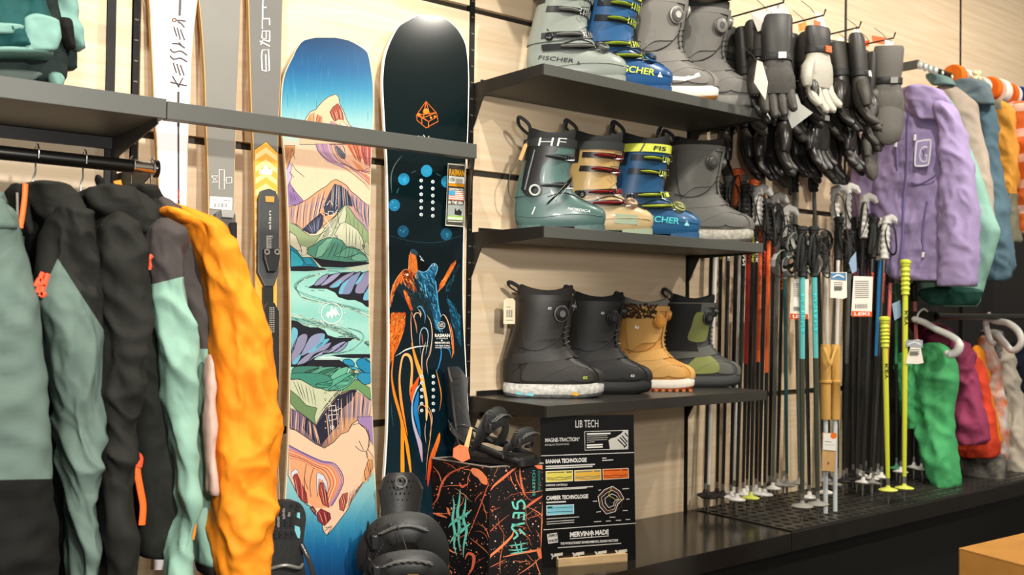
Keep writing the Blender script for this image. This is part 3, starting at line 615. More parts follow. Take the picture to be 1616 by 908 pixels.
def fur(reg, dirf, cols, n, wd=(.5, 1.3), ln=(3, 9), layer=6, seed=3):
    rr = random.Random(seed); P = Tw(reg); xs = [p[0] for p in P]; ys = [p[1] for p in P]
    def inside(x, y):
        c = False
        for (x1, y1), (x2, y2) in zip(P, P[1:]+P[:1]):
            if (y1 > y) != (y2 > y) and x < (x2-x1)*(y-y1)/(y2-y1)+x1: c = not c
        return c
    i = 0; tries = 0
    while i < n and tries < n*20:
        tries += 1; x = rr.uniform(min(xs), max(xs)); y = rr.uniform(min(ys), max(ys))
        if not inside(x, y): continue
        a = dirf+rr.uniform(-.35, .35); l = rr.uniform(*ln); i += 1
        k.line([(x-l/2*math.cos(a), y-l/2*math.sin(a)), (x+rr.uniform(-.5, .5), y), (x+l/2*math.cos(a), y+l/2*math.sin(a))], rr.uniform(*wd), rr.choice(cols), 0, layer+i % 3, taper=True)
O_, B_ = ['#e8742a', '#c9551f', '#f09a4a', '#7c2f1a', '#3a1a18'], ['#2f86b0', '#1b5a7e', '#63b4d8', '#123a50', '#0d2833']
head = [(245, 95), (290, 120), (300, 235), (345, 250), (400, 200), (440, 190), (450, 230), (430, 310), (445, 400), (460, 520), (480, 620), (420, 650), (300, 560), (245, 560), (200, 480), (120, 380), (80, 520), (80, 440), (100, 350), (140, 280), (190, 232), (220, 228), (228, 140)]
k.poly(Tw(head), '#11242a', 0, 4)
gy_ = lambda stops: (lambda x, y: ramp(stops, y))
for q_, c_ in (([(228, 120), (248, 90), (280, 100), (292, 170), (300, 245), (280, 262), (245, 250), (222, 232)], gy_([(398, '#b8531c'), (412, '#ec8a35'), (430, '#c25a20')])), ([(190, 234), (222, 228), (245, 250), (262, 300), (250, 350), (215, 345), (180, 300)], '#6b2a18'), ([(95, 360), (140, 285), (190, 234), (185, 300), (140, 350), (105, 430), (80, 525), (78, 440)], gy_([(425, '#d0642a'), (450, '#a8481e'), (480, '#4a2118')])), ([(300, 236), (345, 252), (372, 242), (400, 205), (430, 185), (453, 212), (440, 270), (430, 330), (400, 350), (340, 320), (305, 280)], gy_([(415, '#3f86ab'), (432, '#1a5474'), (448, '#103a50')])), ([(340, 320), (430, 330), (445, 400), (460, 520), (482, 610), (470, 720), (440, 700), (410, 560), (350, 420)], gy_([(445, '#134258'), (480, '#0d2c3d'), (520, '#226c96')])), ([(180, 400), (205, 405), (235, 470), (258, 545), (240, 560), (205, 480)], '#a8461c'), ([(88, 576), (200, 574), (196, 680), (160, 780), (110, 908), (62, 1010), (64, 700)], gy_([(494, '#b5521c'), (530, '#d9701f'), (580, '#8f3a14')])), ([(605, 155), (562, 190), (518, 272), (478, 350), (466, 404), (498, 372), (536, 305), (575, 235)], gy_([(410, '#7c3018'), (435, '#e8882c'), (460, '#a8481c')])), ([(535, 450), (585, 540), (635, 640), (645, 860), (600, 760), (560, 620)], '#0f3346')): k.poly(Tw(q_), c_, 0, 5)
for reg, d, c, n in (([(232, 110), (278, 105), (292, 180), (296, 250), (285, 300), (240, 290), (222, 230)], 1.5, O_[:3], 60), ([(190, 235), (240, 280), (280, 320), (285, 400), (240, 400), (180, 330), (150, 300)], 1.0, O_, 90), ([(95, 360), (140, 285), (190, 238), (180, 330), (120, 370), (85, 520), (78, 440)], 1.9, O_[:4], 70), ([(185, 400), (215, 410), (255, 540), (240, 560), (205, 480)], 1.2, O_[:3], 40), ([(300, 235), (345, 255), (400, 205), (440, 190), (450, 235), (432, 320), (440, 420), (380, 380), (320, 330), (285, 280)], 1.0, B_[:4], 130), ([(290, 300), (400, 390), (445, 420), (465, 560), (440, 600), (400, 500), (330, 420)], 1.25, B_, 110), ([(180, 340), (290, 320), (400, 480), (420, 600), (300, 560), (230, 470)], 1.2, ['#16303a', '#0e2028', '#1f4a5c', '#3a2a28'], 90), ([(90, 575), (200, 575), (195, 680), (160, 780), (110, 908), (62, 1000), (62, 650)], 1.8, O_[:3]+['#8c3a14', '#2a1412'], 190), ([(440, 560), (470, 600), (500, 720), (470, 720), (430, 640)], 1.3, B_[:3], 30), ([(605, 155), (560, 190), (515, 275), (475, 350), (465, 405), (500, 370), (540, 300), (580, 230)], 2.1, O_[:3], 60), ([(640, 170), (600, 280), (560, 370), (535, 440), (520, 390), (560, 300), (595, 215)], 1.9, ['#16404c', '#1f5a6c', '#0e2a33'], 50), ([(530, 440), (590, 520), (640, 620), (645, 860), (600, 760), (560, 620)], 1.2, ['#123c52', '#1b5f80', '#0d2833', '#2a7ea4'], 120)):
    fur(reg, d, c, n, layer=6, seed=n)
k.poly(Tw([(305, 150), (325, 130), (352, 175), (395, 205), (370, 240), (340, 245), (310, 225)]), '#06090b', 0, 10)
for q in ([(312, 120), (345, 165)], [(318, 150), (338, 158)], [(405, 205), (412, 185)], [(430, 205), (432, 185)]): k.line(Tw(q), 1.1, '#d9ecf2', 0, 11)
k.poly(Tw([(235, 95), (250, 65), (282, 75), (300, 100), (292, 118), (262, 108)]), '#2b4653', 3, 11); k.disc(*Tw([(215, 272)])[0], 1.7, '#f4efe6', layer=12); k.disc(*Tw([(200, 266)])[0], 1.0, '#f0a050', layer=12)
k.line(Tw([(80, 530), (85, 430), (110, 345), (145, 280), (190, 232), (222, 226), (228, 140), (242, 90)]), 1.2, '#e98a55', 5, 12)
k.line(Tw([(300, 240), (340, 252), (372, 240), (398, 205), (430, 182), (455, 215), (438, 275)]), 1.1, '#7fc4e4', 5, 12)
k.line(Tw([(438, 320), (450, 420), (462, 530), (482, 610)]), 1.6, '#4a9fd0', 5, 12)
T2 = Z(600, 540, 3.493); wo, bl, lo = '#f07a1e', '#3f9ad0', '#f2c9a6'
for q, wd, c in (([(245, 560), (243, 660), (250, 780), (270, 908)], 1.3, '#e9a585'), ([(250, 570), (280, 660), (292, 740)], 1.6, '#d9876a'), ([(320, 615), (310, 580), (280, 580), (268, 610), (275, 650)], 1.3, lo), ([(295, 545), (300, 528), (325, 530), (355, 590), (352, 660)], 1.6, '#5f9fd0'), ([(300, 545), (322, 580), (318, 612)], 1.2, lo), ([(370, 595), (400, 650), (412, 740), (405, 830), (385, 908)], 1.2, lo), ([(320, 900), (312, 790), (322, 720), (345, 695), (370, 710), (380, 760), (368, 860), (360, 908)], 1.3, '#a9c9dc'), ([(480, 600), (505, 592), (535, 640), (560, 740), (580, 908)], 1.5, '#f0b58c'), ([(555, 660), (575, 760), (585, 908)], 1.8, '#e9733a'), ([(190, 700), (155, 800), (110, 908)], 1.5, '#e9733a'), ([(150, 908), (200, 870), (290, 845), (385, 838)], 1.5, '#e8e4dc'), ([(330, 740), (338, 830)], 1.4, '#c95a4a')): k.line(Tw(q), wd, c, 6, 14, taper=True)
def flame(pts, c, lay=14): k.poly(T2(pts), c, 4, lay)
gr = lambda a, b, y0, y1: (lambda x, y: mix(a, b, (y-y0)/(y1-y0)))
flame([(60, 10), (75, 60), (66, 180), (80, 270), (110, 380), (140, 500), (160, 600), (172, 730), (165, 730), (145, 620), (130, 540), (132, 730), (112, 730), (112, 520), (108, 430), (72, 300), (58, 190), (66, 90)], gr('#e8701c', '#f49a1f', 540, 750))
flame([(175, 10), (205, 100), (235, 180), (250, 260), (262, 340), (258, 420), (250, 430), (246, 330), (226, 230), (190, 110), (172, 20)], gr('#f08a1f', '#f3d28a', 545, 670))
flame([(100, 200), (115, 90), (140, 62), (170, 80), (180, 150), (170, 300), (160, 270), (168, 150), (160, 95), (140, 76), (122, 100), (110, 200), (118, 300), (132, 400), (150, 520), (125, 420), (106, 320)], gr('#f4b06a', '#ef7d1c', 560, 680))
flame([(165, 260), (185, 230), (212, 190), (205, 240), (185, 300), (178, 340), (166, 320)], '#e8571c')
flame([(218, 235), (195, 280), (178, 340), (182, 420), (205, 500), (228, 560), (232, 640), (228, 660), (205, 560), (178, 460), (170, 380), (176, 320), (195, 260)], gr('#8fd0e8', '#c9a0b8', 610, 720), 15)
flame([(210, 270), (190, 320), (182, 380), (200, 460), (222, 530), (215, 440), (205, 380), (210, 330)], '#1b78b8', 16)
flame([(325, 500), (300, 560), (270, 640), (258, 740), (262, 800), (280, 700), (310, 600), (328, 540)], gr('#f0842a', '#d0361c', 690, 760), 15)
for q, wd, c in (([(250, 0), (232, 60), (228, 120), (235, 200)], 1.5, lo), ([(215, 400), (208, 370), (222, 348), (250, 360), (278, 420), (275, 520), (258, 640), (250, 760)], 1.5, '#f0a060'), ([(262, 350), (285, 420), (270, 520)], 1.3, '#d9b48c'), ([(285, 0), (275, 60), (255, 110), (262, 180)], 1.3, '#c9a08c'), ([(325, 0), (335, 60), (325, 120), (308, 170)], 1.8, '#2f86c8'), ([(390, 0), (400, 50), (392, 90)], 1.8, '#e8801f'), ([(305, 150), (322, 220), (335, 300), (325, 380)], 1.6, '#e98a3a'), ([(350, 30), (380, 45), (388, 80)], 1.6, '#2f7fc0'), ([(80, 80), (140, 45), (200, 28), (260, 22)], 1.4, '#d9ddd6'), ([(250, 440), (245, 500), (252, 560)], 1.2, '#c9a08c'), ([(60, 330), (62, 400), (72, 470)], 1., '#1f5a6c')): k.line(T2(q), wd, c, 6, 17, taper=True)
for y0 in (285.2, 296, 307, 317.4, 328.2, 339):
    for x0, dy in ((664.2, 0), (682.5, 2)): k.disc(x0, y0+dy, 2.7, '#e4e9e8', layer=20); k.disc(x0+.4, y0+dy+.2, 1.2, '#7c8788', layer=21)
for y0 in (594.4, 604.7, 615.6, 626.5, 637.3, 648.2):
    for x0, dy in ((665, 0), (683.3, 0)): k.disc(x0, y0+dy, 2.6, '#e4e9e8', layer=20); k.disc(x0+.4, y0+dy+.2, 1.2, '#7c8788', layer=21)
wt = '#e6e3da'
k.disc(*Tw([(485, 675)])[0], 5.9, wt, ring=.7, layer=20); k.disc(*Tw([(485, 675)])[0], 5, '#0a1216', layer=20); k.text('LIB', Tw([(470, 672)])[0], (6, 0), (0, -2.4), wt, .02, 21); k.text('TECH', Tw([(466, 688)])[0], (7.6, 0), (0, -2.4), wt, .03, 21)
k.text('RASMAN', Tw([(433, 770)])[0], (23.5, 0), (0, -5.4), wt, .03, 21); k.text('LIB TECH BOARDS', Tw([(445, 785)])[0], (18, 0), (0, -1.8), wt, .01, 21)
k.text('MERVIN MFG USA', Tw([(433, 822)])[0], (23.5, 0), (0, -3), wt, .03, 21); k.text('WE TAKE TURNS', Tw([(435, 843)])[0], (23, 0), (0, -2.2), wt, .02, 21); k.text('HANDBUILT WITH CARE', Tw([(435, 858)])[0], (24, 0), (0, -2), wt, .01, 21)
k.disc(*Tw([(488, 797)])[0], 1.3, wt, layer=21)
k.out('board_print', b2, print_mat('glossy_board_ink', .13, .0, .03, .85))
# product card clipped over the board's right edge
C0 = Vector(lean(720, 300)) + LN*.012
cardf = lambda x, y: on_plane(x, y, C0, LN)
cd = thing('product_card', 'tall product card with yellow heading hung on the black snowboard', 'card', tuple(cardf(719, 357)))
plank('card_stock', [(258, 706.5, 734), (290, 705.6, 733.6), (325, 704.6, 732.8), (357, 703.5, 732)], .0012, M('card_dark', '#3d3a33', .6), cd, fn=cardf)
k = Ink(cardf, LN, .0004); Tc = Z(560, 180, 5.675); Td = Z(680, 220, 4.54)
k.poly(Td([(122, 172), (246, 186), (230, 628), (104, 618)]), '#d8d3c4', 0, 0); k.poly(Td([(124, 178), (244, 190), (229, 622), (107, 612)]), '#3d3a33', 0, 1)
k.text('RASMAN', Td([(130, 258)])[0], (24.5, 2.4), (.6, -10.5), '#e9a51c', .03, 3)
k.poly(Td([(128, 262), (240, 272), (238, 320), (126, 312)]), '#e9e6da', 0, 2); k.poly(Td([(126, 314), (238, 322), (237, 342), (125, 334)]), '#d08a1e', 0, 2)
k.text('163W', Td([(134, 306)])[0], (8, .8), (.2, -7), '#3d3a33', .02, 3)
for i in range(5): k.line(Td([(178, 284+i*7), (228, 288+i*7)]), .7, '#3d3a33', 0, 3)
k.poly(Td([(128, 366), (236, 374), (233, 440), (126, 432)]), '#f0ece0', 0, 2)
for i in range(5): k.line(Td([(128+1, 374+i*14), (234, 382+i*14)]), 1.4, '#c8582c', 0, 3)
k.poly(Td([(128, 368), (174, 372), (173, 402), (127, 398)]), '#3fa2cf', 0, 4)
k.text('HANDCRAFTED', Td([(128, 362)])[0], (23, 1.6), (.2, -3.2), '#f0ece0', .03, 3); k.text('IN THE USA', Td([(124, 462)])[0], (23, 1.4), (.3, -5), '#f0ece0', .03, 3)
k.poly(Td([(122, 468), (234, 474), (230, 560), (119, 552)]), '#9aa09a', 0, 2); k.poly(Td([(168, 540), (172, 490), (185, 515), (200, 500), (222, 520), (215, 548)]), '#22241f', 0, 3); k.poly(Td([(119, 545), (230, 552), (229, 582), (117, 574)]), '#7fb23a', 0, 3)
k.text('MERVIN MADE', Td([(120, 574)])[0], (23, 1.4), (.3, -4.4), '#f0ece0', .03, 4); k.line(Td([(120, 586), (226, 592)]), 1.2, '#d9d4c4', 0, 3)
k.out('card_print', cd)

# ---- skis
def ski(name, label, rows, mat, side):
    t = thing('ski', label, 'ski', tuple(lean((rows[-1][1]+rows[-1][2])/2, rows[-1][0])))
    _, r = plank('ski_core', rows, .013, side, t); plank('top_sheet', [(a, b+1.6, c-1.0) for a, b, c in rows], .0006, mat, t, off=.0008)
    return t, r
white_ski = M('white_top_sheet', '#e9e3e6', .35, var=.02)
s1, _ = ski('ski', 'white wide ski with black slanted lettering along it, next to the jackets', [(-35, 226, 320), (0, 234.6, 312), (79, 239, 303.5), (165, 242.8, 300.6), (193, 244.4, 298.5), (250, 248, 296.3), (300, 250, 295.5), (420, 253, 293), (640, 252, 296), (900, 240, 312)], white_ski, M('ski_edge_tan', '#c49a62', .5))
k = Ink(lean, LN, .0022); T = Z(120, 0, 5.043); dk = '#4d4547'
for q in ([(748, 655), (800, 668), (880, 685)], [(765, 608), (790, 650), (818, 698)], [(850, 622), (830, 655), (812, 695)], [(770, 500), (797, 583)], [(800, 510), (828, 603)], [(828, 518), (858, 603)], [(745, 445), (775, 473), (830, 465), (882, 495)], [(745, 390), (775, 418), (830, 408), (882, 443)], [(762, 348), (812, 352), (865, 385)], [(815, 338), (838, 362)], [(775, 212), (800, 292)], [(803, 222), (828, 318)], [(828, 235), (862, 322)], [(800, 165), (835, 165), (872, 172)], [(808, 175), (835, 190), (862, 222)]): k.line(T(q), 2.1, dk, 4, 1)
k.disc(*T([(780, 162)])[0], 4, dk, 3.4, ring=1.6, layer=1); k.disc(*T([(779, 164)])[0], 2.2, '#c9803c', 2, ring=1, layer=2)
k.line([(285.5, -30), (284, 0), (283, 25)], 4, '#4d484a', 0, 1); k.line([(281, 145), (281, 170), (281, 200)], 3.8, '#4d484a', 0, 1); k.line([(281, 195), (281.3, 300), (281, 420)], 2.6, '#3d383a', 0, 1)
k.text('THE PHANTOM', (283.2, 420), (0, -120), (-3.6, 0), '#b8432c', .02, 2)
k.out('ski_print', s1)
s2, _ = ski('ski', 'plain grey ski with outlined logo and white price sticker', [(-35, 309, 386), (0, 313.5, 380.8), (60, 319, 378.4), (119, 322.5, 375.6), (176, 324.3, 373), (206, 325.2, 372.3), (250, 327, 371), (300, 328, 370), (420, 329, 368), (640, 328, 371), (900, 318, 384)], M('grey_top_sheet', '#7d7b74', .45, bump=.1, bs=900, var=.05), M('ski_edge_tan'))
k = Ink(lean, LN, .0022); T = Z(0, 0, 3.027); ow = '#efeae0'
def outl(T, q, w=1., c=ow): k.line(T(q+[q[0]]), w, c, 0, 1)
outl(T, [(1045, 812), (1070, 812), (1070, 905), (1045, 905)]); outl(T, [(1078, 850), (1105, 848), (1106, 875), (1080, 878)]); outl(T, [(1008, 842), (1040, 842), (1025, 858), (1040, 870), (1012, 872), (1022, 858)])
T = Z(0, 250, 2.752)
k.poly(T([(910, 166), (1008, 172), (1006, 226), (908, 218)]), '#f1ede4', 0, 2)
for i in range(14): k.line(T([(924+i*5.2, 196), (924+i*5.2, 214)]), .5+(i*7 % 3)*.35, '#2a2a2a', 0, 3)
k.text('* 499,95', T([(962, 188)])[0], (13, .6), (0, -3), '#2a2a2a', .03, 3); k.line(T([(918, 180), (955, 183)]), .8, '#6a6a6a', 0, 3)
k.out('ski_print', s2)
def pl(T, pts, th, mat, name, parent, off=.001, bev=.001, sm=0):
    q = T(pts); q = spline(q, sm, True) if sm else q
    m = MB(); P = [lean(*p)+LN*off for p in q]; n = len(P); vs = P+[p+LN*th for p in P]
    fs = [(i, (i+1) % n, (i+1) % n+n, i+n) for i in range(n)]; tr = tessellate_polygon([[Vector((a[0], a[1], 0)) for a in q]])
    fs += [tuple(t) for t in tr]+[tuple(i+n for i in t) for t in tr]; m.add(vs, fs); return build(name, m, mat, parent, bevel=bev)
gp = M('grey_binding_plastic', '#5a5a58', .4)
pl(T, [(925, 245), (950, 228), (990, 230), (1010, 250), (1012, 480), (920, 480)], .018, gp, 'toe_plate', s2, sm=0)
pl(T, [(940, 232), (1000, 236), (992, 270), (945, 266)], .030, M('light_binding', '#9a9a96', .35), 'toe_piece', s2)
pl(T, [(978, 290), (1005, 290), (1005, 360), (985, 360), (978, 330)], .034, black_plastic, 'binding_lever', s2)
s3, _ = ski('ski', 'grey and yellow chevron ski with long black binding rail', [(-35, 388, 449), (0, 391.5, 446.3), (60, 393, 444.6), (123, 394.6, 443.2), (191, 397, 439.6), (216, 398.6, 439.4), (300, 400.8, 438), (430, 402, 436.8), (560, 402, 436), (700, 400, 438), (900, 394, 448)], M('dark_grey_top', '#6a6964', .5, bump=.1, bs=700, var=.06), M('ski_edge_tan'))
k = Ink(lean, LN, .0022); T = Z(380, 0, 3.2425); wh = '#f3f0ea'
for q in ([(128, 365), (108, 362), (104, 290), (108, 258), (140, 255), (144, 362), (128, 368), (126, 280)], [(95, 212), (146, 238)], [(100, 230), (112, 205), (146, 214)], [(146, 212), (146, 160), (108, 160), (106, 196), (128, 200), (128, 165)], [(108, 150), (108, 98), (146, 96)], [(110, 98), (110, 40), (112, 0)], [(144, 96), (146, 130)], [(112, 40), (130, 40)]): k.line(T(q), 2.0, wh, 0, 1)
T = Z(220, 150, 6.054)
ch = [(1095, 525), (1208, 447), (1316, 555)]
k.poly([*T(ch), (437.2, 300), (435.6, 560), (403.6, 560), (401.8, 300)], '#d9a441', 0, 1); k.line(T(ch), 1., '#5a4a2a', 0, 3)
for i in range(10):
    y0 = 235+i*19; k.poly([(402.5, y0+9), (419, y0-2), (436.5, y0+12), (436.5, y0+20), (419, y0+7), (402.5, y0+18)], '#ecc98a', 0, 2)
k.poly(T([(1140, 755), (1145, 710), (1170, 715), (1208, 660), (1235, 710), (1270, 712), (1262, 765)]), '#f1ebdc', 0, 4)
for q in ([(1150, 745), (1208, 675), (1260, 750)], [(1170, 715), (1195, 745), (1240, 712)], [(1145, 712), (1160, 750)]): k.line(T(q), .7, '#7a7060', 0, 5)
k.out('ski_print', s3)
T = Z(0, 250, 2.752)
pl(T, [(1112, 180), (1125, 145), (1160, 136), (1188, 148), (1202, 185), (1200, 500), (1180, 560), (1140, 560), (1110, 500)], .014, M('anthracite_plate', '#3d3f40', .42), 'binding_plate', s3, bev=.002)
pl(T, [(1140, 170), (1180, 172), (1178, 198), (1142, 196)], .0165, M('amber_insert', '#c98a3a', .5), 'plate_insert', s3)
pl(T, [(1128, 400), (1195, 400), (1195, 440), (1180, 500), (1145, 500), (1128, 440)], .028, black_plastic, 'toe_piece', s3, bev=.002)
pl(T, [(1135, 560), (1178, 560), (1178, 800), (1135, 800)], .012, black_plastic, 'binding_rail', s3)
pl(T, [(1120, 665), (1140, 632), (1172, 632), (1192, 670), (1192, 900), (1185, 1300), (1120, 1300), (1112, 900)], .026, black_plastic, 'heel_piece', s3, bev=.002)
m = MB()
for x in (1138, 1182):
    c = lean(*T([(x, 415)])[0])+LN*.029; m.torus(c, .006, .0022, LN, 12, 6)
build('screw_ring', m, M('pale_screw', '#b9b6ae', .3, .7), s3, True)
k = Ink(lean, LN, .0150)
for i in range(22): y0 = 345+i*7; k.line(T([(1150, y0), (1168, y0)]), .8, '#c9c5ba', 0, 1)
k.L = 0; k.text('elan', T([(1166, 315)])[0], (0, -30), (-4, 0), '#c9c5ba', .0, 1); k.line(T([(1172, 350), (1172, 342), (1148, 340), (1148, 500)]), .7, '#c9c5ba', 0, 1)
k.base = .0274
for i in range(14):
    y0 = 655+i*8
    for x in (1150, 1158, 1166): k.line(T([(x, y0), (x+5, y0)]), 1.2, '#b9b5aa', 0, 1)
k.out('plate_print', s3)
# ================================================================ boots
class Last:
    """side profile of a boot: rows (z, x back, x front, half width back, half width front); toe at +x, outer side at -y"""
    def __init__(s, rows, e0=.72, e1=.95):
        z = [r[0] for r in rows]; s.z0, s.z1 = z[0], z[-1]
        sp = spline(rows, 4); s.t = [[(r[0], r[i]) for r in sp] for i in range(1, 5)]; s.e0, s.e1 = e0, e1
    def sec(s, z): return [interp(t, z) for t in s.t]
    def pt(s, z, a, off=0.):
        xb, xf, wb, wf = s.sec(z); e = s.e0+(s.e1-s.e0)*min(1, max(0, (z-s.z0)/.16))
        c, n = math.cos(a), math.sin(a); h = (xf-xb)/2; X = math.copysign(abs(c)**e, c)
        x = (xb+xf)/2+(h+off)*X; t = (X+1)/2; y = (wb+(wf-wb)*t+off)*math.copysign(abs(n)**e, n)
        return Vector((x, y, z))
    def side(s, x, z, off=.001):
        xb, xf, wb, wf = s.sec(z); e = s.e0+(s.e1-s.e0)*min(1, max(0, (z-s.z0)/.16)); h = (xf-xb)/2
        X = max(-.995, min(.995, (x-(xb+xf)/2)/h)); t = (X+1)/2; y = (wb+(wf-wb)*t)*(1-abs(X)**(2/e))**(e/2)
        return Vector((x, -y-off, z))
    def nrm(s, z, a):
        p = s.pt(z, a); q = s.pt(z, a+.05)-p; r = s.pt(min(z+.004, s.z1), a)-s.pt(max(z-.004, s.z0), a); n = q.cross(r)
        n.normalize(); return n if n.dot(Vector((math.cos(a), math.sin(a), .2))) > 0 else -n
    def shell(s, za, zb, off=0., n=30, k=24, cap=True):
        m = MB(); m.rings([[s.pt(za+(zb-za)*i/k, 2*PI*j/n, off) for j in range(n)] for i in range(k+1)], cap); return m
    def patch(s, za, zb, a0, a1, off=.003, n=18, k=8, dz=0., th=.003, ztop=None):
        """raised skin over part of the surface; dz tilts it"""
        m = MB(); F = []; 
        for i in range(k+1):
            for j in range(n+1):
                a = a0+(a1-a0)*j/n; t = j/n; z = za+(zb-za)*i/k+dz*(t-.5); z = min(max(z, s.z0), s.z1)
                F.append((z, a))
        f = [s.pt(z, a, off) for z, a in F]; b = [s.pt(z, a, off-th) for z, a in F]; w = n+1; N = len(f); fs = []
        for i in range(k):
            for j in range(n): q = i*w+j; fs += [(q, q+1, q+w+1, q+w), (N+q, N+q+w, N+q+w+1, N+q+1)]
        for j in range(n): fs += [(j, N+j, N+j+1, j+1), (k*w+j, k*w+j+1, N+k*w+j+1, N+k*w+j)]
        for i in range(k): fs += [(i*w, (i+1)*w, N+(i+1)*w, N+i*w), (i*w+n, N+i*w+n, N+(i+1)*w+n, (i+1)*w+n)]
        m.add(f+b, fs); return m
    def band(s, za, zb, off=.004, n=30, k=3, dz=None):
        m = MB(); R = []
        for q in ((za, off-.004), (za, off), (zb, off), (zb, off-.004)):
            R.append([s.pt(min(s.z1, max(s.z0, q[0]+(dz(2*PI*j/n) if dz else 0))), 2*PI*j/n, q[1]) for j in range(n)])
        m.rings(R, False, True); return m
    def side_poly(s, pts, th=.004, off=.0005, step=.006):
        """panel with outline (x, z) laid on the outer side"""
        pts = spline(pts, 4, True); c = (sum(p[0] for p in pts)/len(pts), sum(p[1] for p in pts)/len(pts)); m = MB(); n = len(pts); R = []
        for q in (1, .86, .7, .5, .3, .12): R.append([s.side(c[0]+(p[0]-c[0])*q, c[1]+(p[1]-c[1])*q, off+th*(0 if q == 1 else 1)) for p in pts])
        R.insert(1, [s.side(c[0]+(p[0]-c[0])*.99, c[1]+(p[1]-c[1])*.99, off+th) for p in pts]); m.rings(R, True); return m
    def side_line(s, pts, r=.0012, off=.001, k=5):
        return MB().tube([s.side(x, z, off) for x, z in spline(pts, k)], r, 5)
def boot(name, label, cat, heel, toe, sz, L0=.31, group=None, zs=1.):
    """heel and toe: (photo column, distance from the wall)"""
    a = on_y(heel[0], 454-(sz-1.2)*500, heel[1]); b = on_y(toe[0], 454-(sz-1.2)*500, toe[1]); a.z = b.z = sz
    d = b-a; s = d.length/L0
    t = thing(name, label, cat, tuple(a), group, math.atan2(d.y, d.x)); t.scale = (s, s, s*zs); return t
P = lambda name, m, mat, t, **k: build(name, m, mat, t, world=False, **{**dict(smooth=True), **k})
def dial(t, L, z, a, r, mat, rim, tilt=0., off=.0, name='lacing_dial', h=.012):
    p = L.pt(z, a, off); n = L.nrm(z, a)
    o = P(name, MB().lathe([(r*1.15, -.006), (r*1.15, h*.35), (r, h*.4), (r, h*.9), (r*.86, h), (.001, h)], p, n, 20), mat, t)
    P('dial_rim', MB().torus(p+n*h*.4, r*1.08, r*.13, n, 20, 6), rim, o); P('dial_face', MB().lathe([(r*.5, h), (r*.45, h+.0015), (.001, h+.0015)], p, n, 14), rim, o)
def loop(t, p, d, w, mat, name='pull_loop', h=.05, lean=.02):
    p = Vector(p); m = MB()
    pts = spline([p, p+Vector((-lean*.2, 0, h*.6)), p+Vector((-lean, 0, h)), p+Vector((-lean*1.4, 0, h*1.02)), p+Vector((-lean*1.2, d, h*.6)), p+Vector((0, d, 0))], 4)
    m.tube(pts, w, 6, flat=.3); P(name, m, mat, t)
def hangtag(t, p, wd, h, mat, tilt=0., name='price_tag', drop=.02, text=True):
    p = Vector(p); R = Matrix.Translation(p) @ Matrix.Rotation(tilt, 4, 'Y'); m = MB()
    q = [(-wd/2, -drop-h), (wd/2, -drop-h), (wd/2, -drop-.008), (wd/2-.006, -drop), (-wd/2+.006, -drop), (-wd/2, -drop-.008)]
    m.prism([(a, b) for a, b in q], (0, 0, 0), (1, 0, 0), (0, 0, 1), .0012); m.v = [tuple(R @ Vector(v)) for v in m.v]
    o = P(name, m, mat, t, smooth=False)
    P('tag_string', MB().tube([R @ Vector((0, 0, -drop-.006)), R @ Vector((.002, 0, -drop*.5)), p+Vector((0, .004, .004))], .0007, 5), steel, o)
    if text:
        f = lambda x, y: R @ Vector((x, -.0012, y)); k = Ink(f, (0, -1, 0), .0003)
        for i in range(10): k.line([(-wd*.28+i*wd*.06, -drop-h*.75), (-wd*.28+i*wd*.06, -drop-h*.45)], wd*(.02+(i*7 % 3)*.012), '#33302c')
        k.line([(-wd*.3, -drop-h*.85), (wd*.3, -drop-h*.85)], .002, '#33302c'); k.line([(-wd*.3, -drop-h*.34), (wd*.1, -drop-h*.34)], .002, '#55504a')
        ink_local(k, 'tag_print', o)
    return o
def ink_local(k, name, parent, mat=None):
    me = bpy.data.meshes.new(name); me.from_pydata([tuple(q) for q in k.v], [], k.f)
    at = me.color_attributes.new('Col', 'FLOAT_COLOR', 'POINT'); at.data.foreach_set('color', [x for c in k.c for x in (*c, 1.)])
    me.materials.append(mat or print_mat()); o = bpy.data.objects.new(name, me); COL.objects.link(o); o.parent = parent; return o
SKI = [(.014, .012, .292, .034, .044), (.03, .002, .300, .038, .050), (.055, -.002, .303, .040, .052), (.074, -.002, .292, .040, .050), (.088, -.001, .268, .040, .047), (.10, 0, .238, .041, .045), (.12, .004, .206, .042, .044), (.145, .010, .186, .043, .044), (.18, .018, .176, .046, .046), (.22, .028, .182, .050, .048), (.26, .034, .192, .053, .050), (.29, .034, .198, .055, .050), (.30, .036, .198, .053, .048)]
def opening(t, L, z, liner, h=.03, back=.02, dark=None, name='liner'):
    """liner collar rising out of the shell, higher at the tongue and at the back"""
    m = MB(); n = 28; xb, xf, wb, wf = L.sec(z); cx = (xb+xf)/2
    def R(off, dz, fl=1.):
        o = []
        for j in range(n):
            a = 2*PI*j/n; q = L.pt(z, a, off); c = math.cos(a); q.z = z+dz*(.55+.25*max(0, c)**2*fl*2+back/h*max(0, -c)**2*.6) if dz > 0 else z+dz; q.x += dz*.15; o.append(q)
        return o
    m.rings([R(-.004, -.02), R(-.002, h*.5), R(-.004, h*.92), R(-.010, h), R(-.016, h*.9), R(-.020, -.02), R(-.022, -.06)], True); P(name, m, liner, t)
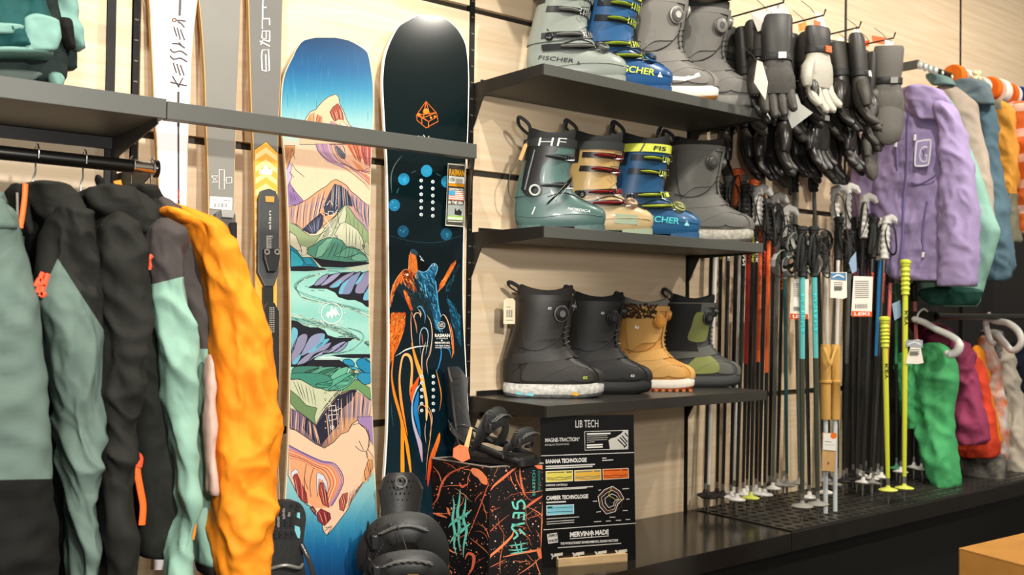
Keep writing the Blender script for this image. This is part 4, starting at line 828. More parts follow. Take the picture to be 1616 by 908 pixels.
def lug_sole(t, L, mat, z1=.018, mid=True, name='sole'):
    m = MB(); n = 30
    m.rings([[L.pt(.014, 2*PI*j/n, -.002)*1 - Vector((0, 0, d)) for j in range(n)] for d in (.002, -.002)], True)
    o = P(name, m, mat, t)
    for nm, x0, x1 in (('heel_lug', .006, .085), ('toe_lug', .195, .308)):
        b = MB(); b.rings([[Vector((max(x0, min(x1, p.x*1.01+(.0 if nm == 'heel_lug' else .004))), p.y*.98, z)) for p in [L.pt(.016, 2*PI*j/24, .001) for j in range(24)]] for z in (0, .004, .018, .021)], True); P(nm, b, mat, o, smooth=False)
def buckle(t, L, z, mat, lever, dz=.012, a0=-2.2, a1=.9, w=.018, la=-1.15, lz=0.):
    """strap over the front with a catch ladder and lever on the outer side"""
    o = P('buckle_strap', L.patch(z-w/2, z+w/2, a0, a1, .0065, 16, 1, dz, .003), mat, t)
    m = MB()
    for i in range(6):
        a = la+.16*i+.25; p = L.pt(z+dz*((a-a0)/(a1-a0)-.5), a, .0085); n = L.nrm(z, a); q = L.pt(z, a+.1, .0085)-p; q.normalize(); u = n.cross(q).normalized()
        m.tube([p-u*w*.5, p+u*w*.5], .0017, 5)
    P('ladder_tooth', m, lever, o)['kind'] = 'stuff'
    m = MB(); pts = [L.pt(z+dz*((a-a0)/(a1-a0)-.5)+lz*(i/5), a, .012+.004*math.sin(i)) for i, a in enumerate([la-.55+.16*i for i in range(6)])]
    m.tube(pts, [.005, .0085, .009, .008, .0065, .004], 8, flat=.55); P('buckle_lever', m, lever, o)
    m = MB(); p = L.pt(z-dz*.2, la+.2, .010); m.tube([p+Vector((0, 0, w*.55)), p+Vector((.006, -.003, w*.55)), p+Vector((.03, -.001, w*.5)), p+Vector((.03, -.001, -w*.5)), p+Vector((.006, -.003, -w*.55)), p+Vector((0, 0, -w*.55))], .0014, 5); P('buckle_wire', m, steel, o)
def ski_boot(label, heel, toe, sz, c, zs=1., seed=0):
    t = boot('ski_boot', label, 'ski boot', heel, toe, sz, .305, c.get('group'), zs); L = Last(SKI)
    sh = M('shell_'+c['k'], c['shell'], .32, bump=.04, bs=300, var=.04, coat=.15); cf = M('cuff_'+c['k'], c.get('cuff', c['shell']), .38, var=.04, coat=.1)
    ln = M('liner_'+c['k'], c.get('liner', '#161718'), .75, bump=.2, bs=400); bk = M('buckle_'+c['k'], c.get('buckle', '#1d1f20'), .3, c.get('bm', .2)); lv = M('lever_'+c['k'], c.get('lever', '#8b8d8c'), .3, .6)
    P('lower_shell', L.shell(.014, .175, 0, 34, 26), sh, t); lug_sole(t, L, M('sole_'+c['k'], c.get('sole', c['shell']), .5), name='sole')
    C = Last([(max(.10, r[0]), *r[1:]) for r in SKI if r[0] >= .10], .95, .95)
    m = MB(); n = 34; k = 14
    def q(z, a): 
        zz = z; p = L.pt(zz, a, .004); return p
    R = []
    for i in range(k+1):
        r = []
        for j in range(n):
            a = 2*PI*j/n; low = .118+.055*max(0, math.cos(a))-.010*max(0, -math.cos(a)); hi = .290+.010*max(0, -math.cos(a)); z = low+(hi-low)*i/k; r.append(L.pt(min(z, .2999), a, .0045)+Vector((0, 0, max(0, z-.2999))))
        R.append(r)
    m.rings([[p+(Vector((.1, 0, 0))-Vector((p.x, p.y, 0)))*.03 for p in R[0]]]+R+[[p+(Vector((.11, 0, 0))-Vector((p.x, p.y, 0)))*.09 for p in R[-1]]], False); P('cuff', m, cf, t)
    opening(t, L, .297, ln, .040, .035)
    # pivot, overlap lines, mould line
    P('cuff_pivot', MB().lathe([(.013, -.004), (.013, .003), (.009, .005), (.006, .003), (.001, .003)], L.side(.062, .128, .005), (0, -1, 0), 18), bk, t)
    P('overlap_seam', L.side_line([(.105, .108), (.15, .122), (.185, .118), (.23, .098), (.27, .082)], .0016, .0015), M('seam_dark', '#20211f', .6), t)
    P('mould_line', L.side_line([(.01, .045), (.08, .04), (.16, .05), (.24, .052), (.29, .048)], .0012, .001), sh, t)
    for z, dz in c.get('buckles', ((.105, .02), (.14, .02), (.205, -.012), (.25, -.010))): buckle(t, L, z, bk, lv, dz)
    P('power_strap', L.band(.272, .298, .009), M('strap_'+c['k'], c.get('strap', '#1a1b1c'), .6, bump=.2, bs=700), t)
    P('spoiler', L.patch(.23, .2995, 2.35, 3.93, .006, 8, 6), bk, t)
    if c.get('dial'): dial(t, L, .098, -.62, .0185, M('dial_'+c['k'], c['dial'], .35), M('dialrim_'+c['k'], c.get('rim', '#b9b9ae'), .3, .3), h=.016)
    if c.get('eyelets'):
        m = MB()
        for x, z in c['eyelets']:
            e = P('eyelet', MB().lathe([(.0065, -.002), (.0065, .002), (.004, .003), (.001, .0015)], L.side(x, z, .001), (.2, -1, .3), 12), bk, t)
    loop(t, (.05, -.01, .315), .02, .006, ln, h=.055, lean=.03); loop(t, (.155, -.012, .325), .024, .004, ln, 'tongue_loop', h=.035, lean=-.01)
    k_ = Ink(lambda x, y: L.side(x, y, .0016), (0, -1, 0), .0003)
    for tx in c.get('text', ()): k_.text(*tx[:5], bold=tx[5] if len(tx) > 5 else .0)
    for ln_ in c.get('lines', ()): k_.line(*ln_)
    for pl_ in c.get('polys', ()): k_.poly(*pl_)
    if k_.v: ink_local(k_, 'shell_print', t)
    k_ = Ink(lambda x, y: L.side(x, y, .0105 if y > .27 else .0062), (0, -1, 0), .0003)
    for tx in c.get('ctext', ()): k_.text(*tx[:5], bold=tx[5] if len(tx) > 5 else .0)
    for pl_ in c.get('cpolys', ()): k_.poly(*pl_)
    if k_.v: ink_local(k_, 'cuff_print', t)
    return t, L
fe = '#23272a'
G1, G2, G3 = 'ski and winter boots on the top shelf', 'ski and winter boots on the middle shelf', 'snowboard boots on the lowest shelf'
def tri(x, z, s, c): return [[(x, z), (x+s, z), (x+s*.5, z+s)], c]
# top shelf
t, L = ski_boot('pale grey-green ski boot nearest the left on the top shelf', (832, -.12), (990, -.30), S1, dict(k='a', shell='#929b93', cuff='#8f9890', buckle='#222324', lever='#a9aaa6', dial='#6f7570', rim='#3b3f3c', eyelets=((.215, .096), (.06, .15)), strap='#2a2b2b', group=G1, text=(('FISCHER', (.03, .062), (.105, -.012), (.004, .012), fe, .01),), polys=[tri(.145, .046, .011, fe)]))
t, L = ski_boot('blue ski boot with lime strap, second on the top shelf', (905, -.12), (1062, -.29), S1, dict(k='b', shell='#1f5286', cuff='#24588a', buckle='#1b2129', lever='#c3d64b', strap='#d3dc4b', sole='#1d4d80', dial='#1c2a3a', rim='#3f77a8', eyelets=((.20, .10),), group=G1, text=(('FISCHER', (.12, .055), (.115, -.010), (.004, .020), '#d6e04e', .02),), polys=[tri(.245, .042, .017, '#e8f0d0')], ctext=(('FISCHER', (.05, .277), (.10, 0), (.003, .014), '#3b3f2a', .01),)))
# middle shelf
t, L = ski_boot('sea green ski boot with black HF cuff and open buckles on the middle shelf', (812, -.15), (957, -.31), S2, dict(k='c', shell='#4b6763', cuff='#4e6b66', buckle='#1f2224', lever='#5d6262', strap='#1c1e1f', sole='#46605c', group=G2, buckles=((.150, .02), (.235, -.012)), eyelets=((.06, .15),), text=(('NORDICA', (.17, .066), (.075, -.008), (.004, .009), '#dfe8e2', .02),), lines=(([(.055, .05), (.065, .075)], .004, '#cfd8d2'),), ctext=(('HF', (.07, .272), (.09, 0), (.006, .027), '#c9d2cd', -.01), ('HF', (.028, .225), (0, -.06), (.022, .004), '#e4e8e4', -.01))))
P('rear_cuff', L.side_poly([(.022, .13), (.05, .108), (.088, .118), (.078, .17), (.095, .23), (.135, .268), (.05, .278), (.03, .21)], .0045, .004), M('hf_black', '#1f1e1e', .4), t)
P('walk_lever', MB().tube([L.side(.03, .13, .008), L.side(.045, .20, .010), L.side(.06, .26, .010)], [.012, .011, .008], 8, flat=.4), M('buckle_c'), t)
P('cuff_pivot', MB().torus(L.side(.062, .128, .012), .016, .0035, (0, -1, 0), 22, 8), M('pale_ring', '#b9c0ba', .4), t)
m = MB(); A = Vector((.105, -.058, .085))
for i in range(2): m.tube(spline([A+Vector((0, -.004*i, 0)), A+Vector((.035, -.012, .035)), A+Vector((.075, -.01, .075+.008*i))], 5), [.006]*11, 8, flat=.5)
P('open_buckle', m, M('buckle_c'), t); P('buckle_wire', MB().tube([A+Vector((.02, -.018, .02)), A+Vector((.06, -.02, .065)), A+Vector((.07, -.01, .060)), A+Vector((.03, -.008, .012))], .0015, 5), steel, t)
P('rear_cable', MB().tube(spline([(.02, -.03, .24), (-.018, -.03, .18), (-.02, -.02, .12), (.002, -.02, .09)], 6), .0022, 6), steel, t)
hangtag(t, (.035, -.055, .285), .012, .06, kraft, .35, text=False, drop=.004)
t, L = ski_boot('beige and sand ski boot with red buckle, second on the middle shelf', (886, -.14), (1032, -.31), S2, dict(k='d', shell='#c9b183', cuff='#c2a368', buckle='#24221f', lever='#a32a26', strap='#1d2321', sole='#9fae93', dial='#c7a286', rim='#8f7f66', eyelets=((.20, .104), (.235, .090)), group=G2, lines=(([(.17, .05), (.24, .046), (.30, .05)], .03, '#a5b79c'),)))
t, L = ski_boot('blue ski boot with lime and grey strap, third on the middle shelf', (960, -.14), (1105, -.30), S2, dict(k='e', shell='#1f5580', cuff='#1c4f7a', buckle='#18222c', lever='#c3d64b', strap='#d3dc4b', sole='#1d5078', dial='#7c8250', rim='#c9c98a', eyelets=((.20, .104), (.235, .090)), group=G2, text=(('FISCHER', (.10, .052), (.12, -.008), (.004, .020), '#57d0d8', .02),), polys=[tri(.238, .040, .018, '#8fe0e4')], ctext=(('FIS', (.13, .277), (.045, 0), (.003, .014), '#2b3a3a', .02),), cpolys=[([(.04, .272), (.09, .272), (.105, .298), (.04, .298)], '#4a4d44')]))
SB = [(.030, .006, .292, .036, .046), (.045, .000, .300, .041, .052), (.065, -.002, .301, .043, .053), (.083, -.002, .290, .044, .052), (.098, -.002, .262, .045, .049), (.112, .000, .232, .046, .048), (.13, .004, .206, .046, .047), (.155, .012, .188, .047, .048), (.19, .022, .184, .050, .050), (.23, .030, .190, .054, .051), (.27, .034, .198, .058, .051), (.295, .034, .204, .058, .050), (.305, .036, .204, .056, .048)]
def snow_boot(label, heel, toe, sz, c, cat='snowboard boot', zs=1.):
    t = boot('snowboard_boot', label, cat, heel, toe, sz, .305, c.get('group'), zs); L = Last(SB)
    up = M('upper_'+c['k'], c['upper'], c.get('rough', .5), bump=.2, bs=350, var=.1); pn = M('panel_'+c['k'], c.get('panel', c['upper']), c.get('rough', .5)+.08, bump=.25, bs=420, var=.12); ln = M('liner_'+c['k'], c.get('liner', '#17181a'), .85, bump=.3, bs=300)
    P('upper', L.shell(.03, .300, 0, 36, 40), up, t)
    # sole: midsole foam wall and outsole
    m = MB(); n = 36
    wall = lambda z, off: [Vector((p.x, p.y, z+.010*max(0, (p.x-.2)/.1)**2+.004*max(0, (.04-p.x)/.04))) for p in [L.pt(.034, 2*PI*j/n, off) for j in range(n)]]
    m.rings([wall(.004, .001), wall(.010, .006), wall(.026, .0075), wall(.040, .004), wall(.044, -.003)], True); P('midsole', m, M('midsole_'+c['k'], c.get('mid', '#d9d8d2'), .6, var=c.get('mvar', .05), vs=90, bump=.1), t)
    m = MB(); m.rings([wall(.0, -.004), wall(.002, .0015), wall(.011, .0065)], True); P('outsole', m, M('outsole_'+c['k'], c.get('out', '#3b3b39'), .7, var=.3, vs=60), t)
    if c.get('lugs'):
        for i in range(11):
            x = .03+i*.025; m = MB().box((x, -L.sec(.034)[3]*.92*(1-abs((x-.15)/.17)**4*.35), .003), (.012, .014, .008)); P('sole_lug', m, M('lug_'+c['k'], c['lugs'], .7), t, smooth=False)
    P('toe_cap', L.patch(.046, .094, -.62, .62, .003, 18, 8), pn, t); P('heel_counter', L.patch(.046, .115, 2.2, 4.08, .0035, 14, 6), pn, t)
    P('side_panel', L.side_poly(c.get('sp', [(.05, .055), (.12, .05), (.19, .052), (.225, .085), (.18, .115), (.13, .14), (.08, .12)]), .0035), M('panel2_'+c['k'], c.get('panel2', c.get('panel', c['upper'])), .6, bump=.3, bs=260), t)
    P('vamp_panel', L.side_poly(c.get('vp', [(.20, .055), (.26, .052), (.255, .08), (.215, .1), (.185, .095)]), .003), pn, t)
    P('shaft_panel', L.side_poly([(.055, .15), (.10, .17), (.17, .185), (.175, .28), (.10, .292), (.05, .285)], .003), pn, t)
    P('ankle_strap', L.patch(.12, .150, -2.4, .9, .005, 22, 3, .045), pn, t)
    P('seam', L.side_line([(.04, .15), (.09, .14), (.14, .16), (.175, .2)], .0013, .003), M('seam_'+c['k'], c.get('seam', '#0d0d0d'), .6), t)
    P('seam', L.side_line([(.10, .05), (.15, .075), (.20, .095), (.25, .088)], .0013, .003), M('seam_'+c['k']), t)
    P('seam', L.side_line([(.02, .07), (.05, .10), (.06, .14)], .0013, .003), M('seam_'+c['k']), t)
    P('tongue', L.patch(.12, .3049, -.5, .5, .006, 10, 14), M('tongue_'+c['k'], c.get('tongue', c.get('panel', c['upper'])), .75, bump=.3, bs=300), t)
    m = MB()
    for i in range(6):
        z = .128+i*.016; m.tube([L.pt(z, -.62, .005), L.pt(z+.007, -.2, .011), L.pt(z+.009, .2, .011), L.pt(z+.016, .62, .005)], .0014, 5)
    P('lacing_cable', m, M('cable_'+c['k'], c.get('cable', '#3c3c3a'), .4), t)['kind'] = 'stuff'
    P('collar', L.band(.287, .3045, .004), pn, t)
    opening(t, L, .300, ln, c.get('lh', .035), .03)
    for z, a, r in c.get('dials', ((.250, -.95, .021), (.272, .0, .017))): dial(t, L, z, a, r, M('dial_'+c['k'], c.get('dial', '#1b1c1c'), .35), M('dialrim_'+c['k'], c.get('rim', '#4a4b4a'), .4, .2), off=.004)
    loop(t, (.045, -.012, .31), .022, .006, M('loop_'+c['k'], c.get('loop', '#1c1c1c'), .8), h=c.get('hl', .04), lean=.025)
    k_ = Ink(lambda x, y: L.side(x, y, .0085 if y < .045 else .0045), (0, -1, 0), .0004)
    for tx in c.get('text', ()): k_.text(*tx[:5], bold=tx[5] if len(tx) > 5 else .0)
    for pl_ in c.get('polys', ()): k_.poly(*pl_)
    for ln_ in c.get('lines', ()): k_.line(*ln_)
    if k_.v: ink_local(k_, 'boot_print', t)
    return t, L
snow_boot('grey-brown boot with white flash and amber sole, third on the top shelf', (975, -.10), (1135, -.30), S1, dict(k='f', group=G1, upper='#6f6c66', panel='#7d7a74', rough=.6, mid='#e9e4d8', out='#c98a3e', dial='#5c5b58', rim='#c9c7c0', liner='#55534e', lines=(([(.15, .062), (.19, .060), (.235, .075)], .012, '#f1efe8'),)), 'winter boot')
t = _; 
snow_boot('plain grey boot at the right end of the top shelf by the gloves', (1045, -.10), (1201, -.30), S1, dict(k='g', group=G1, upper='#696762', panel='#6e6c67', rough=.65, mid='#7a7873', out='#4c4b48', dial='#7d7b76', rim='#5b5a57', liner='#3d3c3a'), 'winter boot')
snow_boot('large dark grey boot with pale worn sole at the right end of the middle shelf', (1040, -.09), (1190, -.28), S2, dict(k='h', group=G2, upper='#55544f', panel='#5b5a55', rough=.55, mid='#a39f93', mvar=.3, out='#6f6c64', dial='#3a3a38', rim='#55534f', liner='#15120f', dials=((.250, -1.1, .019), (.255, .1, .017))), 'winter boot')
t, L = snow_boot('big black snowboard boot with white speckled sole and price tag', (795, -.07), (955, -.25), S3, dict(k='i', group=G3, upper='#211f1c', panel='#26231f', panel2='#2c2925', rough=.42, mid='#c9c7c0', mvar=.3, out='#6f7170', dial='#1b1b1b', rim='#6b6b69', liner='#2a2623', polys=[([(.035, .010), (.085, .006), (.09, .014), (.04, .020)], '#7fc4cc'), ([(.195, .012), (.215, .008), (.225, .014), (.205, .020)], '#d9a52c')], text=(('K2', (.232, .058), (.012, 0), (.002, .008), '#cfe04a', .03), ('K2', (.125, .262), (.010, 0), (.002, .007), '#e8e8e4', .03)), hl=.03))
hangtag(t, (.012, -.05, .305), .034, .075, M('tag_cream', '#e3d3b4', .8), .0, drop=.012)
t, L = snow_boot('matt black snowboard boot second on the lowest shelf, kraft tag at its heel', (885, -.06), (1030, -.24), S3, dict(k='j', group=G3, upper='#1c1b1a', panel='#201f1d', rough=.5, mid='#232323', out='#161616', rim='#33343a', liner='#0f0f10', text=(('K2', (.225, .058), (.012, 0), (.002, .008), '#e8e8e4', .03), ('K2', (.125, .262), (.010, 0), (.002, .007), '#e8e8e4', .03))))
hangtag(t, (.0, -.045, .25), .018, .075, kraft, .05, text=False)
t, L = snow_boot('tan suede snowboard boot with brown fleece collar and white sole', (965, -.06), (1097, -.23), S3, dict(k='k', group=G3, upper='#c08a42', panel='#c99a55', rough=.8, mid='#e6dfcf', out='#b4602c', lugs='#c9713a', dial='#c9873a', rim='#d99a45', liner='#6b6963', seam='#7c5526', tongue='#c08f4e', cable='#8a6a3a', polys=[([(.075, .225), (.088, .222), (.09, .235), (.084, .228), (.077, .238)], '#f3efe4')]))
m = MB(); rr = random.Random(3)
for i in range(420):
    a = rr.uniform(PI*.55, PI*1.62); z = rr.uniform(.262, .312); p = L.pt(min(z, .3), a, .006)+Vector((0, 0, max(0, z-.3))); m.ell(p, (.0042, .0042, .0042), 5, 3)
P('fleece_collar', m, M('brown_fleece', '#3b2417', .95, var=.4, vs=80), t)['kind'] = 'stuff'
t, L = snow_boot('black and olive green snowboard boot at the right end of the lowest shelf', (1040, -.06), (1168, -.21), S3, dict(k='l', group=G3, upper='#3a3c3b', panel='#55574f', panel2='#7d8446', rough=.7, mid='#3a3b3b', out='#262727', liner='#0e0e0e', tongue='#3c4144', sp=[(.08, .055), (.16, .05), (.205, .06), (.20, .095), (.15, .125), (.11, .10)]))
P('shaft_overlay', L.side_poly([(.09, .17), (.16, .17), (.17, .25), (.12, .27), (.10, .22)], .006), M('olive_fabric', '#6f7540', .8, bump=.2, bs=300), t)
P('rear_shaft', L.patch(.13, .30, 1.7, 4.9, .006, 18, 10), M('very_black', '#0d0d0d', .8), t)
# ================================================================ clothes on the left rail
def fold_noise(p, a, t, amp, seed, diag=1.2):
    """irregular creases: warped ridged noise, slightly slanted, long dents and small crumples"""
    o = Vector((seed*3.17, seed*1.31, seed*2.3)); s_ = diag*.5
    q = Vector((p.x, p.y, p.z*(1-.25*min(1, s_))+(p.x-p.y*.4)*s_*.8))
    w = noise.noise_vector(q*4.5+o)*.055
    f1 = 1-abs(noise.noise((q+w)*Vector((1, 1, 1.0)).x*8.5+o))*3.0
    f2 = 1-abs(noise.noise((q+w*.7)*19+o*2))*3.0
    f3 = noise.noise(q*3.2+o)
    f4 = 1-abs(noise.noise((q+w)*42+o))*3
    return amp*(1.15*max(-.6, f1)*(.5+.5*abs(f1))+.62*max(-.8, f2)+.8*f3+.16*f4-.45)
def sack(name, rows, fn, dirn, mats, parent, dep=.055, amp=.012, seed=1, n=44, k=70, choose=None, cap=True, flat=1., diag=1.2, label=None, cuts=()):
    """padded cloth volume. rows: (photo row, left column, right column[, depth]); fn maps a photo point to the plane it hangs in; dirn: out of that plane"""
    rows = [tuple(r)+((dep,) if len(r) == 3 else ()) for r in rows]
    m = MB(); R = []; meta = []
    y0, y1 = rows[0][0], rows[-1][0]; D = Vector(dirn).normalized()
    for i in range(k+1):
        y = y0+(y1-y0)*i/k
        for (a, b) in zip(rows, rows[1:]):
            if y <= b[0] or b is rows[-1]:
                t = (y-a[0])/(b[0]-a[0]); t = max(0, min(1, t)); s_ = t*t*(3-2*t)*.35+t*.65; xl, xr, d = [a[j]+(b[j]-a[j])*s_ for j in (1, 2, 3)]; break
        L_, R_ = fn(xl, y), fn(xr, y); c = (L_+R_)/2; h = (R_-L_)/2; r = []
        e = 1.
        if i < 4: e = (.35, .68, .86, .95)[i]
        if i > k-2: e = .97 if i == k-1 else .93
        for j in range(n):
            a = 2*PI*j/n; ca, sa = math.cos(a), math.sin(a)
            p = c+h*(math.copysign(abs(ca)**.85, ca)*e)+D*(d*e*math.copysign(abs(sa)**.8, sa)*flat)
            nn = (h.normalized()*ca*d+D*sa*h.length).normalized()
            side = abs(sa)*.8+.2
            p = p+nn*(fold_noise(p, a, i/k*(y1-y0)/90., amp, seed, diag)*side*(.5 if i < 3 else 1)); r.append(p)
            meta.append(((xl+xr)/2+(xr-xl)/2*ca, y, sa))
        R.append(r)
    m.rings(R, cap)
    o = build(name, m, mats, parent, smooth=True, angle=0)
    if choose:
        W = Vector((0, 0, 0)); q = parent
        while q: W = W+q.location; q = q.parent
        b = bmesh.new(); b.from_mesh(o.data)
        for (c1, c2) in cuts:
            r1, r2 = ray(*c1), ray(*c2)
            bmesh.ops.bisect_plane(b, geom=b.verts[:]+b.edges[:]+b.faces[:], plane_co=CAM-W, plane_no=r1.cross(r2).normalized(), dist=1e-5)
        for f in b.faces: f.smooth = True; f.material_index = choose(*proj(f.calc_center_median()+W))
        b.to_mesh(o.data); b.free()
    if label: o['label'] = label
    return o
FY = lambda Y: (lambda x, y: on_y(x, y, Y))
DY = (0, -1, 0)
G = 'ski jackets on the left rail'
sage, sage_d = cloth('sage_shell', '#61736a', .75), cloth('deep_sage_shell', '#55675d', .75)
char, black_c = cloth('charcoal_shell', '#22221e', .8), cloth('black_shell', '#151512', .8)
anth = cloth('anthracite_shell', '#1e1f1b', .78); taupe = cloth('taupe_grey_shell', '#4a4442', .8); mint = cloth('mint_shell', '#89ae9c', .72); orng = cloth('orange_shell', '#f5901f', .7, .8)
# rail under the shelf
t = thing('garment_rail', 'black round garment rail under the left shelf with steel end', 'rail', (.2, -.25, 1.49))
build('rail_tube', MB().cyl((-.32, -.25, 1.4975), (.655, -.25, 1.4895), .0145, 18), M('rail_black', '#161512', .3, .4), t, True)
build('rail_end', MB().cyl((.655, -.25, 1.4895), (.705, -.25, 1.489), .0150, 18), M('rail_steel', '#b5ada0', .22, 1), t, True)
build('end_flange', MB().cyl((.703, -.25, 1.489), (.709, -.25, 1.489), .020, 20), M('rail_black'), t, True)
build('rail_bracket', MB().prism([(-.004, 1.50), (-.25, 1.497), (-.255, 1.472), (-.20, 1.455), (-.004, 1.40)], (.690, 0, 0), (0, 1, 0), (0, 0, 1), .003), M('bracket_black'), t)
build('rail_bracket', MB().prism([(-.004, 1.50), (-.25, 1.505), (-.255, 1.478), (-.20, 1.455), (-.004, 1.40)], (-.30, 0, 0), (0, 1, 0), (0, 0, 1), .003), M('bracket_black'), t)
def hanger(px, label, Y=-.25, zr=None, col=steel, yb=300, arm=True):
    c = on_y(px, 235+px*.12, Y); zr = c.z+.0
    t = thing('clothes_hanger', label, 'hanger', (c.x, Y, zr-.05), 'hangers on the left rail')
    pts = [(c.x, Y-.017, zr-.012)] + [(c.x, Y+.0185*math.cos(a), zr+.0185*math.sin(a)) for a in [PI*.98-.33*i for i in range(9)]] + [(c.x, Y+.006, zr-.035), (c.x-.006, Y, zr-.055), (c.x-.004, Y, zr-.09)]
    build('hook', MB().tube(spline(pts, 3), .0018, 6), col, t, True)
    m = MB(); m.tube([(c.x-.004, Y-.19, zr-.135), (c.x-.004, Y-.10, zr-.10), (c.x-.004, Y, zr-.088), (c.x-.004, Y+.10, zr-.10), (c.x-.004, Y+.19, zr-.135)], .006, 8); build('hanger_arm', m, black_plastic, t, True)
for px, lb in ((58, 'wire hanger hook above the charcoal and sage jacket'), (133, 'wire hanger hook above the all charcoal jacket'), (209, 'wire hanger hook above the grey and mint jacket'), (240, 'wire hanger hook at the steel rail end above the orange jacket')): hanger(px, lb)
def jk(label, px): 
    c = on_y(px, 600, -.4); return thing('ski_jacket', label, 'jacket', (c.x, -.35, .75), G)
def ribbon(name, pts, w, mat, parent, Y, lift=.0, r=None):
    P_ = [on_y(x, y, Y) for x, y in spline(pts, 5)]; return build(name, MB().tube(P_, w, 6, flat=.45, up=(0, -1, 0)), mat, parent, True)
# 1 sage jacket cut by the frame
t = jk('sage green ski jacket with black lower sleeve, leftmost on the rail', 20)
sack('sleeve', [(305, -90, -10), (318, -90, 8), (345, -92, 25), (370, -92, 33), (432, -90, 47), (486, -88, 60), (580, -86, 68), (637, -85, 73), (757, -84, 81), (840, -80, 86), (940, -76, 88)], FY(-.56), DY, [sage, black_c], t, .07, .009, 2, choose=lambda x, y: 1 if y > 757-(x-40)*.02 else 0, cuts=[((0, 757.8), (100, 755.8))], diag=.3)
sack('body', [(300, -60, 4), (340, -60, 22), (500, -60, 50), (940, -60, 70)], FY(-.34), DY, sage, t, .15, .01, 3)
sack('collar', [(308, -60, -4), (322, -60, 8), (345, -60, 20), (362, -60, 28)], FY(-.60), DY, sage, t, .05, .005, 8, k=20)
# 2 charcoal and sage
t = jk('charcoal ski jacket with sage green sleeve and orange neck zip, second from the left', 110)
sack('body', [(296, 20, 108), (315, 24, 125), (345, 26, 140), (420, 34, 150), (500, 50, 152), (600, 66, 150), (940, 84, 150)], FY(-.36), DY, char, t, .13, .012, 4)
def ch2(x, y):
    if y < 408: return 0
    if x < 91: return 1 if y > 408+(91-x)*2.2 else 0
    return 1 if y > 408+(x-91)*1.55 else 0
sack('sleeve', [(322, 86, 122), (335, 74, 138), (370, 60, 151), (432, 54, 157), (482, 58, 160), (533, 70, 160), (598, 78, 156), (675, 92, 158), (750, 98, 156), (830, 106, 150), (940, 108, 147)], FY(-.53), DY, [char, sage], t, .06, .014, 5, n=72, k=150, choose=ch2, cuts=[((91, 408), (61, 474)), ((91, 408), (151, 501))], diag=1.7)
sack('hood', [(287, 40, 82), (295, 24, 100), (312, 30, 118), (335, 48, 132), (352, 62, 128)], FY(-.47), DY, char, t, .075, .012, 6, k=30, diag=2)
sack('collar', [(290, 16, 30), (300, 12, 38), (330, 18, 44), (372, 30, 52)], FY(-.52), DY, black_c, t, .035, .006, 7, k=24)
ribbon('neck_zip', [(40, 290), (39, 310), (36, 335), (32, 360)], .0042, orange_cord, t, -.575)
m = MB()
for i in range(26): p = on_y(27+.1*i*.4, 305+i*2.2, -.566); m.box(p, (.0035, .002, .0012))
build('zip_teeth', m, M('zip_teeth', '#9a8f84', .4), t)['kind'] = 'stuff'
for pts in ([(56, 452), (63, 440), (60, 462)], [(64, 468), (70, 450), (76, 432)], [(70, 452), (64, 440), (68, 430)], [(60, 446), (66, 466), (72, 462)]): ribbon('cord', pts, .004, M('coral_cord', '#ef4f23', .6), t, -.60)
# 3 charcoal
t = jk('all charcoal ski jacket with orange cuff zip, third from the left', 215)
sack('body', [(340, 172, 205), (358, 172, 216), (377, 178, 223), (432, 182, 239), (504, 192, 249), (580, 200, 255), (617, 205, 264), (686, 208, 277), (744, 210, 285), (813, 212, 290), (866, 214, 291), (877, 216, 290)], FY(-.47), DY, anth, t, .05, .007, 11, n=60, k=100, diag=.4)
sack('sleeve', [(335, 172, 194), (345, 160, 204), (362, 152, 213), (396, 151, 225), (432, 152, 231), (504, 155, 232), (560, 157, 222), (675, 157, 214), (790, 160, 210), (940, 162, 208)], FY(-.54), DY, char, t, .055, .014, 12, n=60, k=110, diag=1.6)
sack('hood', [(292, 150, 172), (300, 132, 205), (312, 124, 222), (330, 128, 236), (352, 150, 240), (372, 200, 236)], FY(-.47), DY, char, t, .07, .014, 13, k=36, diag=2)
sack('hood_tip', [(276, 150, 158), (285, 150, 163), (302, 155, 168)], FY(-.42), DY, black_c, t, .012, .003, 14, k=14)
ribbon('cuff_zip', [(219, 728), (217, 745), (222, 775), (226, 800), (224, 829)], .0062, orange_cord, t, -.535)
ribbon('zip_pull', [(214, 722), (217, 718), (222, 724), (220, 738)], .005, M('coral_cord'), t, -.54)
sack('cuff_band', [(845, 250, 290), (874, 251, 291)], FY(-.49), DY, black_c, t, .045, .002, 15, k=8)
ribbon('neck_tape', [(185, 285), (187, 295), (185, 306)], .007, M('amber_tape', '#f08a1d', .6), t, -.50); build('size_disc', MB().prism([(math.cos(a)*.014, math.sin(a)*.012) for a in [PI*i/10 for i in range(11)]], on_y(171, 309, -.52), (1, 0, 0), (0, 0, 1), .002), M('amber_tape'), t)
